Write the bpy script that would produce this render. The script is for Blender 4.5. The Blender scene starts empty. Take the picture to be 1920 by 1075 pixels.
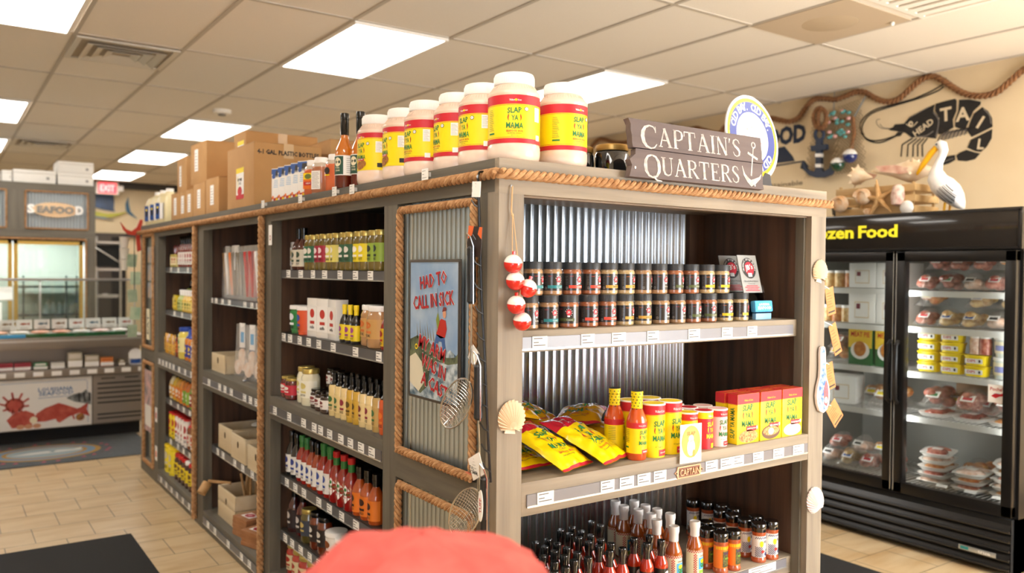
import bpy, bmesh, math, random
from mathutils import Matrix, Vector, geometry, noise
PI = math.pi
R = math.radians
S = bpy.context.scene
COL = S.collection
random.seed(7)

# ---------------------------------------------------------------- camera
CAM_P = Vector((-1.24430204, -1.84609104, 1.49442009))
CAM_YAW, CAM_PITCH, CAM_ROLL, CAM_F = 0.609812789, -0.018842695, 0.00930847695, 1543.16818
_f = Vector((math.sin(CAM_YAW)*math.cos(CAM_PITCH), math.cos(CAM_YAW)*math.cos(CAM_PITCH), math.sin(CAM_PITCH)))
_r0 = Vector((math.cos(CAM_YAW), -math.sin(CAM_YAW), 0)); _u0 = _r0.cross(_f)
_r = math.cos(CAM_ROLL)*_r0 + math.sin(CAM_ROLL)*_u0
_u = -math.sin(CAM_ROLL)*_r0 + math.cos(CAM_ROLL)*_u0
cd = bpy.data.cameras.new('camera'); cam = bpy.data.objects.new('camera', cd); COL.objects.link(cam)
cam.matrix_world = Matrix(((_r.x,_u.x,-_f.x,CAM_P.x),(_r.y,_u.y,-_f.y,CAM_P.y),(_r.z,_u.z,-_f.z,CAM_P.z),(0,0,0,1)))
cd.sensor_width = 36; cd.lens = CAM_F/1920*36; cd.clip_start = .05; cd.clip_end = 60
cd.dof.use_dof = True; cd.dof.focus_distance = 2.55; cd.dof.aperture_fstop = 2.3
S.camera = cam
def at(px, py, ax, val):          # a pixel of the photograph carried onto the world plane axis=val it lies on
    d = _f + _r*(px-960)/CAM_F - _u*(py-537.5)/CAM_F
    t = (val-CAM_P[ax])/d[ax]
    return CAM_P + d*t

# ---------------------------------------------------------------- light
S.view_settings.view_transform = 'Standard'; S.view_settings.look = 'None'
S.view_settings.gamma = 1; S.view_settings.use_curve_mapping = False
S.view_settings.exposure = 0.15
w = bpy.data.worlds.new('daylight'); S.world = w; w.use_nodes = True
bg = w.node_tree.nodes['Background']; bg.inputs[0].default_value = (.62,.78,1,1); bg.inputs[1].default_value = 3.0
def area(name, loc, rot, sx, sy, power, col):
    l = bpy.data.lights.new(name, 'AREA'); l.shape = 'RECTANGLE'; l.size = sx; l.size_y = sy; l.energy = power; l.color = col
    o = bpy.data.objects.new(name, l); COL.objects.link(o); o.location = loc; o.rotation_euler = rot; return o
# daylight coming in through the shop-front windows
area('window_daylight', (2.8,-2.93,1.38), (R(90),0,0), 2.6, 1.6, 170, (1,.98,.95))
area('window_daylight', (-2.6,-2.93,1.38), (R(90),0,0), 2.0, 1.6, 30, (.95,.97,1))
sun = bpy.data.lights.new('sun', 'SUN'); sun.energy = 110; sun.angle = R(1.0); sun.color = (1,.97,.92)
so = bpy.data.objects.new('sun', sun); COL.objects.link(so)
so.rotation_euler = Vector((-.15,1,-1.25)).to_track_quat('-Z','Y').to_euler()
TROFFER = 10.0
# ---------------------------------------------------------------- helpers
def lin(h):
    h = h.lstrip('#'); v = [int(h[i:i+2],16)/255 for i in (0,2,4)]
    return tuple((c/12.92 if c <= .04045 else ((c+.055)/1.055)**2.4) for c in v)+(1,)
MATS = {}
def M(name, col='#888888', rough=.5, metal=0., spec=.5, emit=0., trans=0., col2=None, nscale=8., stretch=(1,1,1), bump=0., bscale=60., coat=0., alpha=1.):
    if name in MATS: return MATS[name]
    m = bpy.data.materials.new(name); m.use_nodes = True; nt = m.node_tree; b = nt.nodes['Principled BSDF']
    c = lin(col); b.inputs['Base Color'].default_value = c
    b.inputs['Roughness'].default_value = rough; b.inputs['Metallic'].default_value = metal
    b.inputs['Specular IOR Level'].default_value = spec; b.inputs['Transmission Weight'].default_value = trans
    b.inputs['Coat Weight'].default_value = coat; b.inputs['Alpha'].default_value = alpha
    if emit: b.inputs['Emission Color'].default_value = c; b.inputs['Emission Strength'].default_value = emit
    if col2 or bump:
        tc = nt.nodes.new('ShaderNodeTexCoord'); mp = nt.nodes.new('ShaderNodeMapping'); mp.inputs['Scale'].default_value = stretch
        nt.links.new(tc.outputs['Object'], mp.inputs[0])
    if col2:
        n = nt.nodes.new('ShaderNodeTexNoise'); n.inputs['Scale'].default_value = nscale; n.inputs['Detail'].default_value = 4
        nt.links.new(mp.outputs[0], n.inputs['Vector'])
        r = nt.nodes.new('ShaderNodeValToRGB'); r.color_ramp.elements[0].position = .35; r.color_ramp.elements[1].position = .65
        r.color_ramp.elements[0].color = c; r.color_ramp.elements[1].color = lin(col2)
        nt.links.new(n.outputs[0], r.inputs[0]); nt.links.new(r.outputs[0], b.inputs['Base Color'])
    if bump:
        n2 = nt.nodes.new('ShaderNodeTexNoise'); n2.inputs['Scale'].default_value = bscale; n2.inputs['Detail'].default_value = 3
        nt.links.new(mp.outputs[0], n2.inputs['Vector'])
        bp = nt.nodes.new('ShaderNodeBump'); bp.inputs['Strength'].default_value = bump; bp.inputs['Distance'].default_value = .004
        nt.links.new(n2.outputs[0], bp.inputs['Height']); nt.links.new(bp.outputs[0], b.inputs['Normal'])
    MATS[name] = m; return m
def wood(name, a, b_, axis, rough=.65, k=1.0):
    """weathered grain running along an axis"""
    st = [26,26,26]; st[axis] = 1.6
    m = M(name, a, rough, col2=b_, nscale=1.0*k, stretch=tuple(st), bump=.35, bscale=2.2)
    nt = m.node_tree; n = nt.nodes.new('ShaderNodeTexNoise'); n.inputs['Scale'].default_value = 3; n.inputs['Detail'].default_value = 6
    tc = [x for x in nt.nodes if x.type == 'TEX_COORD'][0]; nt.links.new(tc.outputs['Object'], n.inputs['Vector'])
    b = nt.nodes['Principled BSDF']; lk = b.inputs['Base Color'].links[0].from_socket
    mx = nt.nodes.new('ShaderNodeMix'); mx.data_type = 'RGBA'; mx.blend_type = 'MULTIPLY'; mx.inputs[0].default_value = .35
    nt.links.new(lk, mx.inputs[6]); nt.links.new(n.outputs[0], mx.inputs[7])
    g = nt.nodes.new('ShaderNodeGamma'); g.inputs[1].default_value = .9
    nt.links.new(mx.outputs[2], g.inputs[0]); nt.links.new(g.outputs[0], b.inputs['Base Color'])
    return m
def glassy(name, tint='#ffffff', gloss=.08, rough=.02, k=1.0):
    """thin clear sheet: mostly transparent with a fresnel reflection"""
    m = bpy.data.materials.new(name); m.use_nodes = True; nt = m.node_tree; nt.nodes.clear()
    o = nt.nodes.new('ShaderNodeOutputMaterial'); t = nt.nodes.new('ShaderNodeBsdfTransparent'); g = nt.nodes.new('ShaderNodeBsdfGlossy')
    t.inputs[0].default_value = lin(tint); g.inputs['Roughness'].default_value = rough
    f = nt.nodes.new('ShaderNodeFresnel'); f.inputs[0].default_value = 1.45
    a = nt.nodes.new('ShaderNodeMath'); a.operation = 'MULTIPLY_ADD'; a.inputs[1].default_value = k; a.inputs[2].default_value = gloss; a.use_clamp = True
    x = nt.nodes.new('ShaderNodeMixShader')
    nt.links.new(f.outputs[0], a.inputs[0]); nt.links.new(a.outputs[0], x.inputs[0]); nt.links.new(t.outputs[0], x.inputs[1]); nt.links.new(g.outputs[0], x.inputs[2]); nt.links.new(x.outputs[0], o.inputs[0])
    MATS[name] = m; return m

I4 = Matrix.Identity(4)
def T(x=0,y=0,z=0): return Matrix.Translation((x,y,z))
def RX(a): return Matrix.Rotation(R(a),4,'X')
def RY(a): return Matrix.Rotation(R(a),4,'Y')
def RZ(a): return Matrix.Rotation(R(a),4,'Z')
def SC(x,y=None,z=None):
    y = x if y is None else y; z = x if z is None else z
    return Matrix.Diagonal((x,y,z,1))
FRONT = Matrix(((1,0,0,0),(0,0,-1,0),(0,1,0,0),(0,0,0,1)))     # xy of a drawing -> upright sheet facing -y
SIDE = Matrix(((0,0,-1,0),(-1,0,0,0),(0,1,0,0),(0,0,0,1)))      # xy of a drawing -> upright sheet facing -x
_TXT = {}
def text2d(s, bold=0.0, res=2):
    k = (s, bold, res)
    if k not in _TXT:
        c = bpy.data.curves.new('t', 'FONT'); c.body = s; c.offset = bold; c.resolution_u = res; c.fill_mode = 'FRONT'
        o = bpy.data.objects.new('t', c); COL.objects.link(o)
        dg = bpy.context.evaluated_depsgraph_get(); me = bpy.data.meshes.new_from_object(o.evaluated_get(dg))
        vs = [(v.co.x, v.co.y) for v in me.vertices]; fs = [tuple(p.vertices) for p in me.polygons]
        bpy.data.objects.remove(o); bpy.data.curves.remove(c); bpy.data.meshes.remove(me)
        _TXT[k] = (vs, fs)
    return _TXT[k]
class MB:
    def __init__(s, Tm=None): s.v=[]; s.f=[]; s.m=[]; s.mats=[]; s.T = Tm or I4; s.smooth = []
    def mi(s, m):
        if m not in s.mats: s.mats.append(m)
        return s.mats.index(m)
    def add(s, vs, fs, m, Tm=None, sm=False):
        X = s.T @ (Tm or I4); o = len(s.v); i = s.mi(m)
        s.v += [X @ Vector(p) for p in vs]
        flip = X.determinant() < 0
        for f in fs:
            f = tuple(o+k for k in f); s.f.append(f[::-1] if flip else f); s.m.append(i); s.smooth.append(sm)
        return s
    def box(s, x0,x1,y0,y1,z0,z1, m, Tm=None):
        return s.add([(x0,y0,z0),(x1,y0,z0),(x1,y1,z0),(x0,y1,z0),(x0,y0,z1),(x1,y0,z1),(x1,y1,z1),(x0,y1,z1)],
            [(0,3,2,1),(4,5,6,7),(0,1,5,4),(1,2,6,5),(2,3,7,6),(3,0,4,7)], m, Tm)
    def rbox(s, x0,x1,y0,y1,z0,z1, r, m, Tm=None):
        """box with chamfered edges"""
        bm = bmesh.new(); bmesh.ops.create_cube(bm, size=1)
        for v in bm.verts: v.co = Vector(((x0+x1)/2+v.co.x*(x1-x0), (y0+y1)/2+v.co.y*(y1-y0), (z0+z1)/2+v.co.z*(z1-z0)))
        bmesh.ops.bevel(bm, geom=list(bm.edges), offset=r, segments=2, profile=.6, affect='EDGES')
        bm.verts.index_update(); s.add([v.co[:] for v in bm.verts], [[v.index for v in f.verts] for f in bm.faces], m, Tm, True); bm.free(); return s
    def lathe(s, prof, m, n=20, Tm=None, sq=0.0):
        """prof: (r, z[, mat]) bottom to top"""
        vs=[]; 
        for p in prof:
            for i in range(n):
                a = 2*PI*i/n; k = 1
                if sq: k = 1/((abs(math.cos(a))**(2+sq*6)+abs(math.sin(a))**(2+sq*6))**(1/(2+sq*6)))
                vs.append((p[0]*k*math.cos(a), p[0]*k*math.sin(a), p[1]))
        for j in range(len(prof)-1):
            mm = prof[j][2] if len(prof[j])>2 and prof[j][2] is not None else m
            s.add([], [], mm)
        o = len(s.v); X = s.T@(Tm or I4); s.v += [X@Vector(p) for p in vs]; flip = X.determinant()<0
        for j in range(len(prof)-1):
            mm = prof[j][2] if len(prof[j])>2 and prof[j][2] is not None else m
            i_ = s.mi(mm)
            for i in range(n):
                a,b = j*n+i, j*n+(i+1)%n
                f = (o+a,o+b,o+b+n,o+a+n); s.f.append(f[::-1] if flip else f); s.m.append(i_); s.smooth.append(True)
        for j,rev in ((0,True),(len(prof)-1,False)):
            if prof[j][0] > 1e-5:
                f = tuple(o+j*n+i for i in range(n)); f = f[::-1] if rev != flip else f
                mm = prof[j][2] if len(prof[j])>2 and prof[j][2] is not None else m
                s.f.append(f); s.m.append(s.mi(mm)); s.smooth.append(False)
        return s
    def band(s, r, z0, z1, a0, a1, m, n=14, r1=None, Tm=None):
        """patch of a cylinder wall, angles in degrees, 0 faces -y, growing towards +x"""
        vs=[]; r1 = r if r1 is None else r1
        for i in range(n+1):
            a = R(a0+(a1-a0)*i/n)
            vs += [(r*math.sin(a),-r*math.cos(a),z0),(r1*math.sin(a),-r1*math.cos(a),z1)]
        return s.add(vs, [(2*i,2*i+2,2*i+3,2*i+1) for i in range(n)], m, Tm, True)
    def wrap(s, t, r, a0, z, h, m, w=None, bold=.02, res=1, tilt=0, Tm=None):
        """lettering wrapped on a cylinder, centred on angle a0, cap height h"""
        vs, fs = text2d(t, bold, res)
        if not vs: return s
        xs=[p[0] for p in vs]; ys=[p[1] for p in vs]; x0,x1,y0,y1=min(xs),max(xs),min(ys),max(ys)
        k = h/(y1-y0); kx = k if w is None else w/(x1-x0)
        out=[]
        for x,y in vs:
            X=(x-(x0+x1)/2)*kx; Y=(y-y0)*k+X*math.tan(R(tilt)); a=R(a0)+X/r
            out.append((r*math.sin(a),-r*math.cos(a),z+Y))
        return s.add(out, fs, m, Tm)
    def text(s, t, h, m, Tm=None, w=None, bold=.02, res=2, depth=0, align='c'):
        """lettering in the xy plane facing +z, centred, baseline 0"""
        vs, fs = text2d(t, bold, res)
        if not vs: return s
        xs=[p[0] for p in vs]; ys=[p[1] for p in vs]; x0,x1,y0,y1=min(xs),max(xs),min(ys),max(ys)
        k = h/(y1-y0); kx = k if w is None else w/(x1-x0); xo = (x0+x1)/2 if align=='c' else x0
        P = [((x-xo)*kx,(y-y0)*k,depth) for x,y in vs]
        s.add(P, fs, m, Tm)
        if depth:
            from collections import Counter
            e = Counter()
            for f in fs:
                for i in range(len(f)): e[(f[i],f[(i+1)%len(f)])] += 1
            n = len(P); Q = P+[(x,y,0) for x,y,_ in P]
            s.add(Q, [(a+n,b+n,b,a) for (a,b) in e if (b,a) not in e], m, Tm)
        return s
    def tube(s, path, r, m, n=8, closed=False, cap=True, Tm=None):
        P=[Vector(p) for p in path]; N=len(P); rr = r if hasattr(r,'__len__') else [r]*N
        tang=[]
        for i in range(N):
            a = P[(i-1)%N] if (closed or i>0) else P[i]; b = P[(i+1)%N] if (closed or i<N-1) else P[i]
            d=(b-a); tang.append(d.normalized() if d.length>1e-9 else Vector((0,0,1)))
        up = Vector((0,0,1)) if abs(tang[0].z)<.9 else Vector((1,0,0))
        nr = tang[0].cross(up).normalized(); vs=[]
        for i in range(N):
            nr = (nr - tang[i]*nr.dot(tang[i]));
            nr = nr.normalized() if nr.length>1e-6 else tang[i].orthogonal().normalized()
            bn = tang[i].cross(nr)
            for k in range(n):
                a=2*PI*k/n; vs.append(tuple(P[i]+(nr*math.cos(a)+bn*math.sin(a))*rr[i]))
        fs=[]
        for i in range(N if closed else N-1):
            for k in range(n):
                a,b=i*n+k,i*n+(k+1)%n; c=((i+1)%N)*n+(k+1)%n; d=((i+1)%N)*n+k; fs.append((a,d,c,b)[::-1])
        if cap and not closed: fs += [tuple(range(n))[::-1], tuple((N-1)*n+k for k in range(n))]
        return s.add(vs, fs, m, Tm, True)
    def poly(s, pts, m, Tm=None, depth=0.0):
        """filled outline in xy facing +z, optionally thick"""
        p3=[Vector((x,y,0)) for x,y in pts]; 
        ar = sum(pts[i][0]*pts[(i+1)%len(pts)][1]-pts[(i+1)%len(pts)][0]*pts[i][1] for i in range(len(pts)))
        if ar < 0: pts = pts[::-1]; p3 = p3[::-1]
        tr = geometry.tessellate_polygon([p3]); n=len(pts)
        fs=[]
        for t in tr:
            a,b,c=[p3[k] for k in t]; z=(b-a).cross(c-a).z
            fs.append(tuple(t) if z>0 else tuple(t)[::-1])
        if not depth: return s.add([(x,y,0) for x,y in pts], fs, m, Tm)
        vs=[(x,y,depth) for x,y in pts]+[(x,y,0) for x,y in pts]
        return s.add(vs, fs+[tuple(k+n for k in f)[::-1] for f in fs]+[(i+n,(i+1)%n+n,(i+1)%n,i) for i in range(n)], m, Tm)
    def stroke(s, pts, w, m, Tm=None, depth=0.0):
        """painted line of width w (number or list) in xy"""
        n=len(pts); ww = w if hasattr(w,'__len__') else [w]*n; L=[];Rr=[]
        for i in range(n):
            a=Vector(pts[max(i-1,0)]); b=Vector(pts[min(i+1,n-1)]); d=(b-a).normalized(); q=Vector((-d.y,d.x))*ww[i]/2
            p=Vector(pts[i]); L.append(p+q); Rr.append(p-q)
        vs=[(p.x,p.y,depth) for p in L]+[(p.x,p.y,depth) for p in Rr]
        return s.add(vs, [(i,i+n,i+1+n,i+1) for i in range(n-1)], m, Tm)
    def ell(s, cx, cy, rx, ry, m, Tm=None, depth=0., n=32, rot=0):
        c,q=math.cos(R(rot)),math.sin(R(rot))
        return s.poly([(cx+rx*math.cos(2*PI*i/n)*c-ry*math.sin(2*PI*i/n)*q, cy+rx*math.cos(2*PI*i/n)*q+ry*math.sin(2*PI*i/n)*c) for i in range(n)], m, Tm, depth)
    def ball(s, c, r, m, n=14, k=9, Tm=None):
        r3 = r if hasattr(r,'__len__') else (r,r,r)
        prof=[(math.sin(PI*j/k), -math.cos(PI*j/k)) for j in range(k+1)]; prof[0]=(0,-1); prof[-1]=(0,1)
        return s.lathe(prof, m, n, (Tm or I4)@T(*c)@SC(*r3))
    def build(s, name, parent=None, sharp=35, loc=None, merge=True):
        me = bpy.data.meshes.new(name); me.from_pydata([tuple(v) for v in s.v], [], s.f)
        for m in s.mats: me.materials.append(m)
        me.polygons.foreach_set('material_index', s.m); me.polygons.foreach_set('use_smooth', s.smooth)
        me.update()
        try: me.set_sharp_from_angle(angle=R(sharp))
        except Exception: pass
        o = bpy.data.objects.new(name, me); COL.objects.link(o)
        if parent: o.parent = parent
        if loc: o.location = loc
        return o
def thing(name, label, cat, loc=(0,0,0), rz=0, group=None):
    o = bpy.data.objects.new(name, None); COL.objects.link(o); o.empty_display_size = .05
    o.location = loc; o.rotation_euler = (0,0,R(rz)); o['label'] = label; o['category'] = cat
    if group: o['group'] = group
    return o
def tag(o, label, cat, group=None, kind=None):
    o['label'] = label; o['category'] = cat
    if group: o['group'] = group
    if kind: o['kind'] = kind
    return o
def struct(mb, name):
    o = mb.build(name); o['kind'] = 'structure'; return o
def dup(root, loc=None, rz=None, label=None, group=None, skip=()):
    r = root.copy(); COL.objects.link(r)
    if loc is not None: r.location = loc
    if rz is not None: r.rotation_euler = (0,0,R(rz))
    if label: r['label'] = label
    if group: r['group'] = group
    for ch in root.children:
        if ch.name.split('.')[0] in skip: continue
        c = ch.copy(); COL.objects.link(c); c.parent = r
        for g in ch.children:
            d = g.copy(); COL.objects.link(d); d.parent = c
    return r
def bevel(o, w, seg=2):
    b = o.modifiers.new('b','BEVEL'); b.width = w; b.segments = seg; b.limit_method = 'ANGLE'; b.harden_normals = False; return o
ORD = ['first','second','third','fourth','fifth','sixth','seventh','eighth','ninth','tenth','eleventh','twelfth','thirteenth','fourteenth','fifteenth','sixteenth','seventeenth','eighteenth','nineteenth','twentieth','twenty-first','twenty-second','twenty-third','twenty-fourth']
# ================================================================ materials of the room
H_C = 2.90; XW = 4.45; YB = 13.2; XL = -5.0; YF = -3.0
m_wall = M('cream_paint','#e0cca8',.8, col2='#dcc7a2', nscale=3)
m_wallside = M('side_paint','#cfc3b0',.8)
m_tile = M('ceiling_tile','#ece6dc',.9, col2='#e6dfd3', nscale=180, bump=.15, bscale=220)
m_bar = M('ceiling_bar','#bdb5a8',.6)
m_white = M('white_paint','#f0ede6',.5)
m_diff = M('light_diffuser','#fffaf3',.5, emit=TROFFER)
m_metalgrey = M('grey_metal','#9a9a96',.4, metal=.6)
m_black = M('black_paint','#121212',.35)
m_dark = M('dark_void','#0a0a0a',.8)
def floor_mat():
    m = bpy.data.materials.new('floor_tile'); m.use_nodes = True; nt = m.node_tree; b = nt.nodes['Principled BSDF']
    tc = nt.nodes.new('ShaderNodeTexCoord'); mp = nt.nodes.new('ShaderNodeMapping'); mp.inputs['Location'].default_value = (.376+.2903*10,-3.235+.2903*20,0)
    br = nt.nodes.new('ShaderNodeTexBrick'); br.inputs['Scale'].default_value = 1; br.inputs['Brick Width'].default_value = .2903; br.inputs['Row Height'].default_value = .2903
    br.inputs['Mortar Size'].default_value = .0028; br.inputs['Mortar Smooth'].default_value = .1; br.offset = .5
    br.inputs['Color1'].default_value = lin('#d0b993'); br.inputs['Color2'].default_value = lin('#c9b18a'); br.inputs['Mortar'].default_value = lin('#7a6a55')
    n = nt.nodes.new('ShaderNodeTexNoise'); n.inputs['Scale'].default_value = 5; n.inputs['Detail'].default_value = 6
    r = nt.nodes.new('ShaderNodeValToRGB'); r.color_ramp.elements[0].color = lin('#e6d8c4'); r.color_ramp.elements[1].color = (1,1,1,1); r.color_ramp.elements[0].position = .3; r.color_ramp.elements[1].position = .6
    mx = nt.nodes.new('ShaderNodeMix'); mx.data_type = 'RGBA'; mx.blend_type = 'MULTIPLY'; mx.inputs[0].default_value = 1
    st = nt.nodes.new('ShaderNodeMapping'); st.inputs['Scale'].default_value = (.6,2.2,1)
    L = nt.links.new; L(tc.outputs['Object'],mp.inputs[0]); L(mp.outputs[0],br.inputs[0]); L(tc.outputs['Object'],st.inputs[0]); L(st.outputs[0],n.inputs['Vector']); L(n.outputs[0],r.inputs[0])
    L(br.outputs[0],mx.inputs[6]); L(r.outputs[0],mx.inputs[7]); L(mx.outputs[2],b.inputs['Base Color'])
    b.inputs['Roughness'].default_value = .33
    bp = nt.nodes.new('ShaderNodeBump'); bp.inputs['Strength'].default_value = .4; bp.inputs['Distance'].default_value = .002; bp.invert = True
    L(br.outputs['Fac'],bp.inputs['Height']); L(bp.outputs[0],b.inputs['Normal'])
    return m
struct(MB().box(XL,XW,YF,YB,-.1,0,floor_mat()), 'floor')
struct(MB().box(XL,XW,YF,YB,H_C,H_C+.1,m_tile), 'ceiling')
struct(MB().box(XW,XW+.12,YF-.12,YB+.12,-.1,H_C+.1,m_wall), 'wall_right')
struct(MB().box(XL-.12,XL,YF-.12,YB+.12,-.1,H_C+.1,m_wallside), 'wall_left')
struct(MB().box(XL-.12,XW+.12,YB,YB+.12,-.1,H_C+.1,m_wall), 'wall_back')
# shop front with four big panes
wf = MB(); win = [(1.45,2.72),(2.86,4.15),(-3.7,-2.6),(-2.5,-1.5)]; z0,z1=.5,2.25
wf.box(XL-.12,XW+.12,YF-.12,YF,-.1,z0,m_wallside); wf.box(XL-.12,XW+.12,YF-.12,YF,z1,H_C+.1,m_wallside)
xs = [XL-.12]+[c for a in sorted(win) for c in a]+[XW+.12]
for i in range(0,len(xs),2): wf.box(xs[i],xs[i+1],YF-.12,YF,z0,z1,m_wallside)
struct(wf,'wall_front')
m_pane = glassy('window_pane', gloss=.0, k=.6)
for i,(a,b_) in enumerate(sorted(win)):
    fr = MB(); t=.04
    for q in ((a,a+t,z0,z1),(b_-t,b_,z0,z1),(a,b_,z0,z0+t),(a,b_,z1-t,z1)): fr.box(q[0],q[1],YF-.08,YF-.03,q[2],q[3],m_metalgrey)
    o = struct(fr,'window_%d'%(i+1)); g = MB().box(a+t,b_-t,YF-.06,YF-.054,z0+t,z1-t,m_pane).build('pane',o)
# ceiling grid
GX = [.68+.62*k for k in range(-9,7)]; GY = [1.225+1.25*k for k in range(-4,10)]
tb = MB()
for x in GX: tb.box(x-.012,x+.012,YF,YB,H_C-.006,H_C+.001,m_bar)
for y in GY: tb.box(XL,XW,y-.012,y+.012,H_C-.0055,H_C+.0008,m_bar)
struct(tb,'trim_1')
struct(MB().box(-.2,XW,YB-.25,YB,H_C-.10,H_C,M('dark_soffit','#3b3733',.7)),'trim_2')
struct(MB().box(XW-.012,XW,YF,YB,0,.1,M('base_strip','#4a4038',.6)),'baseboard_right')
# troffers
def troffer():
    t = thing('ceiling_light','', 'ceiling light')
    MB().box(-.295,.295,-.61,.61,-.004,.004,m_diff).build('diffuser',t)
    f = MB()
    for q in ((-.305,-.29,-.62,.62),(.29,.305,-.62,.62),(-.29,.29,-.62,-.605),(-.29,.29,.605,.62)): f.box(*q,-.012,.004,m_white)
    f.build('frame',t); return t
tr0 = troffer(); first = True
LT = [((.99,3.1),'white ceiling light panel above the row of big seasoning jars'),
      ((2.85,3.1),'white ceiling light panel showing between the big jars and the plank sign'),
      ((-.9,3.1),'white ceiling light panel cut by the upper left frame corner, beside the larger vent'),
      ((.99,6.85),'white ceiling light panel behind the smoke detector'),
      ((-.9,6.85),'white ceiling light panel left of the small far vent'),
      ((.99,9.35),'white ceiling light panel above the middle of the cardboard boxes'),
      ((-.9,9.35),'white ceiling light panel over the seafood cooler cabinet'),
      ((.99,11.85),'smallest white ceiling light panel just above the red exit sign'),
      ((2.85,6.85),'white ceiling light panel hidden behind the big jars, over the middle aisle'),  # from here down the panels are unseen, added for their light
      ((2.85,-.65),'unseen white ceiling light panel over the frozen food aisle near the shop front'),
      ((-.9,-.65),'unseen white ceiling light panel above the camera side of the shop'),
      ((-2.77,3.1),'unseen white ceiling light panel over the left aisle near the jars'),
      ((-2.77,6.85),'unseen white ceiling light panel over the left aisle by the counter')]
for (x,y),lab in LT:
    o = tr0 if first else dup(tr0); first = False
    o.location = (x,y,H_C-.008); o['label'] = lab; o['group'] = 'ceiling light panels'
# supply vents
def vent(loc, lab, k=1):
    t = thing('ceiling_vent', lab, 'ceiling vent', loc, 0, 'ceiling air vents')
    m = M('vent_metal','#d6d0c4',.45,metal=.3)
    f = MB()
    for q in ((-.3,.3,-.3,-.265),(-.3,.3,.265,.3),(-.3,-.265,-.265,.265),(.265,.3,-.265,.265)): f.box(*q,-.008,.002,m)
    f.build('frame',t)
    MB().box(-.26,.26,-.26,.26,.0,.002,M('vent_dark','#aca08c',.7)).build('duct_opening',t)
    for a in (.23,.165,.1):
        mb = MB()
        for i in range(4):
            mb.add([(-a,-a,-.02),(a,-a,-.02),(a-.045,-a+.045,-.002),(-a+.045,-a+.045,-.002),(-a,-a,-.022),(a,-a,-.022),(a-.045,-a+.045,-.004),(-a+.045,-a+.045,-.004)],[(3,2,1,0),(4,5,6,7),(0,1,5,4)],m,RZ(90*i))
        mb.build('louvre',t)
    return t
vent((-.25,4.06,H_C-.008),'larger louvred grey vent in the ceiling, upper left by the corner light')
vent((-.25,8.9,H_C-.008),'smaller farther louvred vent above the seafood cabinet')
t = thing('ceiling_speaker','flat beige perforated square panel in the ceiling above the shrimp painting','ceiling panel',(2.84,.93,H_C-.006))
MB().box(-.3,.3,-.3,.3,-.004,.002,M('beige_panel','#bfae96',.8)).build('panel',t)
MB().lathe([(.0,-.006),(.14,-.006),(.15,-.004)],M('speaker_mesh','#b9a78d',.8),24).build('grille',t)
MB().ball((.25,-.22,-.012),.012,m_white).build('sensor_knob',t)
t = thing('return_air_grille','white slatted air grille in the ceiling near the upper right corner','ceiling vent',(2.85,.27,H_C-.006))
f = MB()
for q in ((-.3,.3,-.6,-.57),(-.3,.3,.27,.3),(-.3,-.27,-.57,.27),(.27,.3,-.57,.27)): f.box(*q,-.01,.002,m_white)
f.build('frame',t)
for k in range(6):
    MB().box(-.265+.09*k,-.21+.09*k,-.57,.27,-.012,-.004,m_white).build('slat',t)
MB().box(-.27,.27,-.57,.27,-.001,.002,M('tan_back','#d8c7a8',.8)).build('backing',t)
t = thing('smoke_detector','round white smoke detector on the ceiling near the second light','smoke detector',(.815+.02,5.65,H_C))
MB().lathe([(.06,-.035),(.075,-.03),(.08,-.012),(.08,0)],m_white,24).build('housing',t)
MB().lathe([(.0,-.05),(.03,-.05),(.035,-.04),(.035,-.034)],M('sensor_grey','#8f8a82',.5),16).build('sensor',t)
# ================================================================ the display island
W, L, H = 1.4675, 4.754, 1.80
wd_x = wood('grey_wood_x','#a0917b','#827563',0); wd_y = wood('grey_wood_y_shaded','#6a6456','#565145',1); wd_z = wood('grey_wood_z','#9a8c77','#7f7363',2)  # lengthwise boards coloured darker, for the weaker light on the long side
wd_zs = wood('grey_wood_shaded_side','#6b6557','#555044',2)  # same upright wood with the long side's shade put into its colour
wd_in = wood('brown_ply','#5c3d28','#3a2618',2,.6)
wd_inx = wood('brown_board','#8a7258','#6b563f',0,.6)
m_corr = M('galvanised','#b4babf',.24,metal=1.0)
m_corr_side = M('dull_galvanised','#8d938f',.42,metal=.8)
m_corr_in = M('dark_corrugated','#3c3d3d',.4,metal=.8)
m_rope = M('manila_rope','#c59a6c',.85,col2='#9f7147',nscale=55,bump=.5,bscale=420)
m_rail = M('rail_plastic','#77767c',.28)
m_rail_edge = M('rail_edge','#d5d5d3',.2,metal=.7)
m_tag = M('tag_paper','#f2f0ea',.55)
m_ink = M('faint_ink','#6c6a68',.7)
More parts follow.
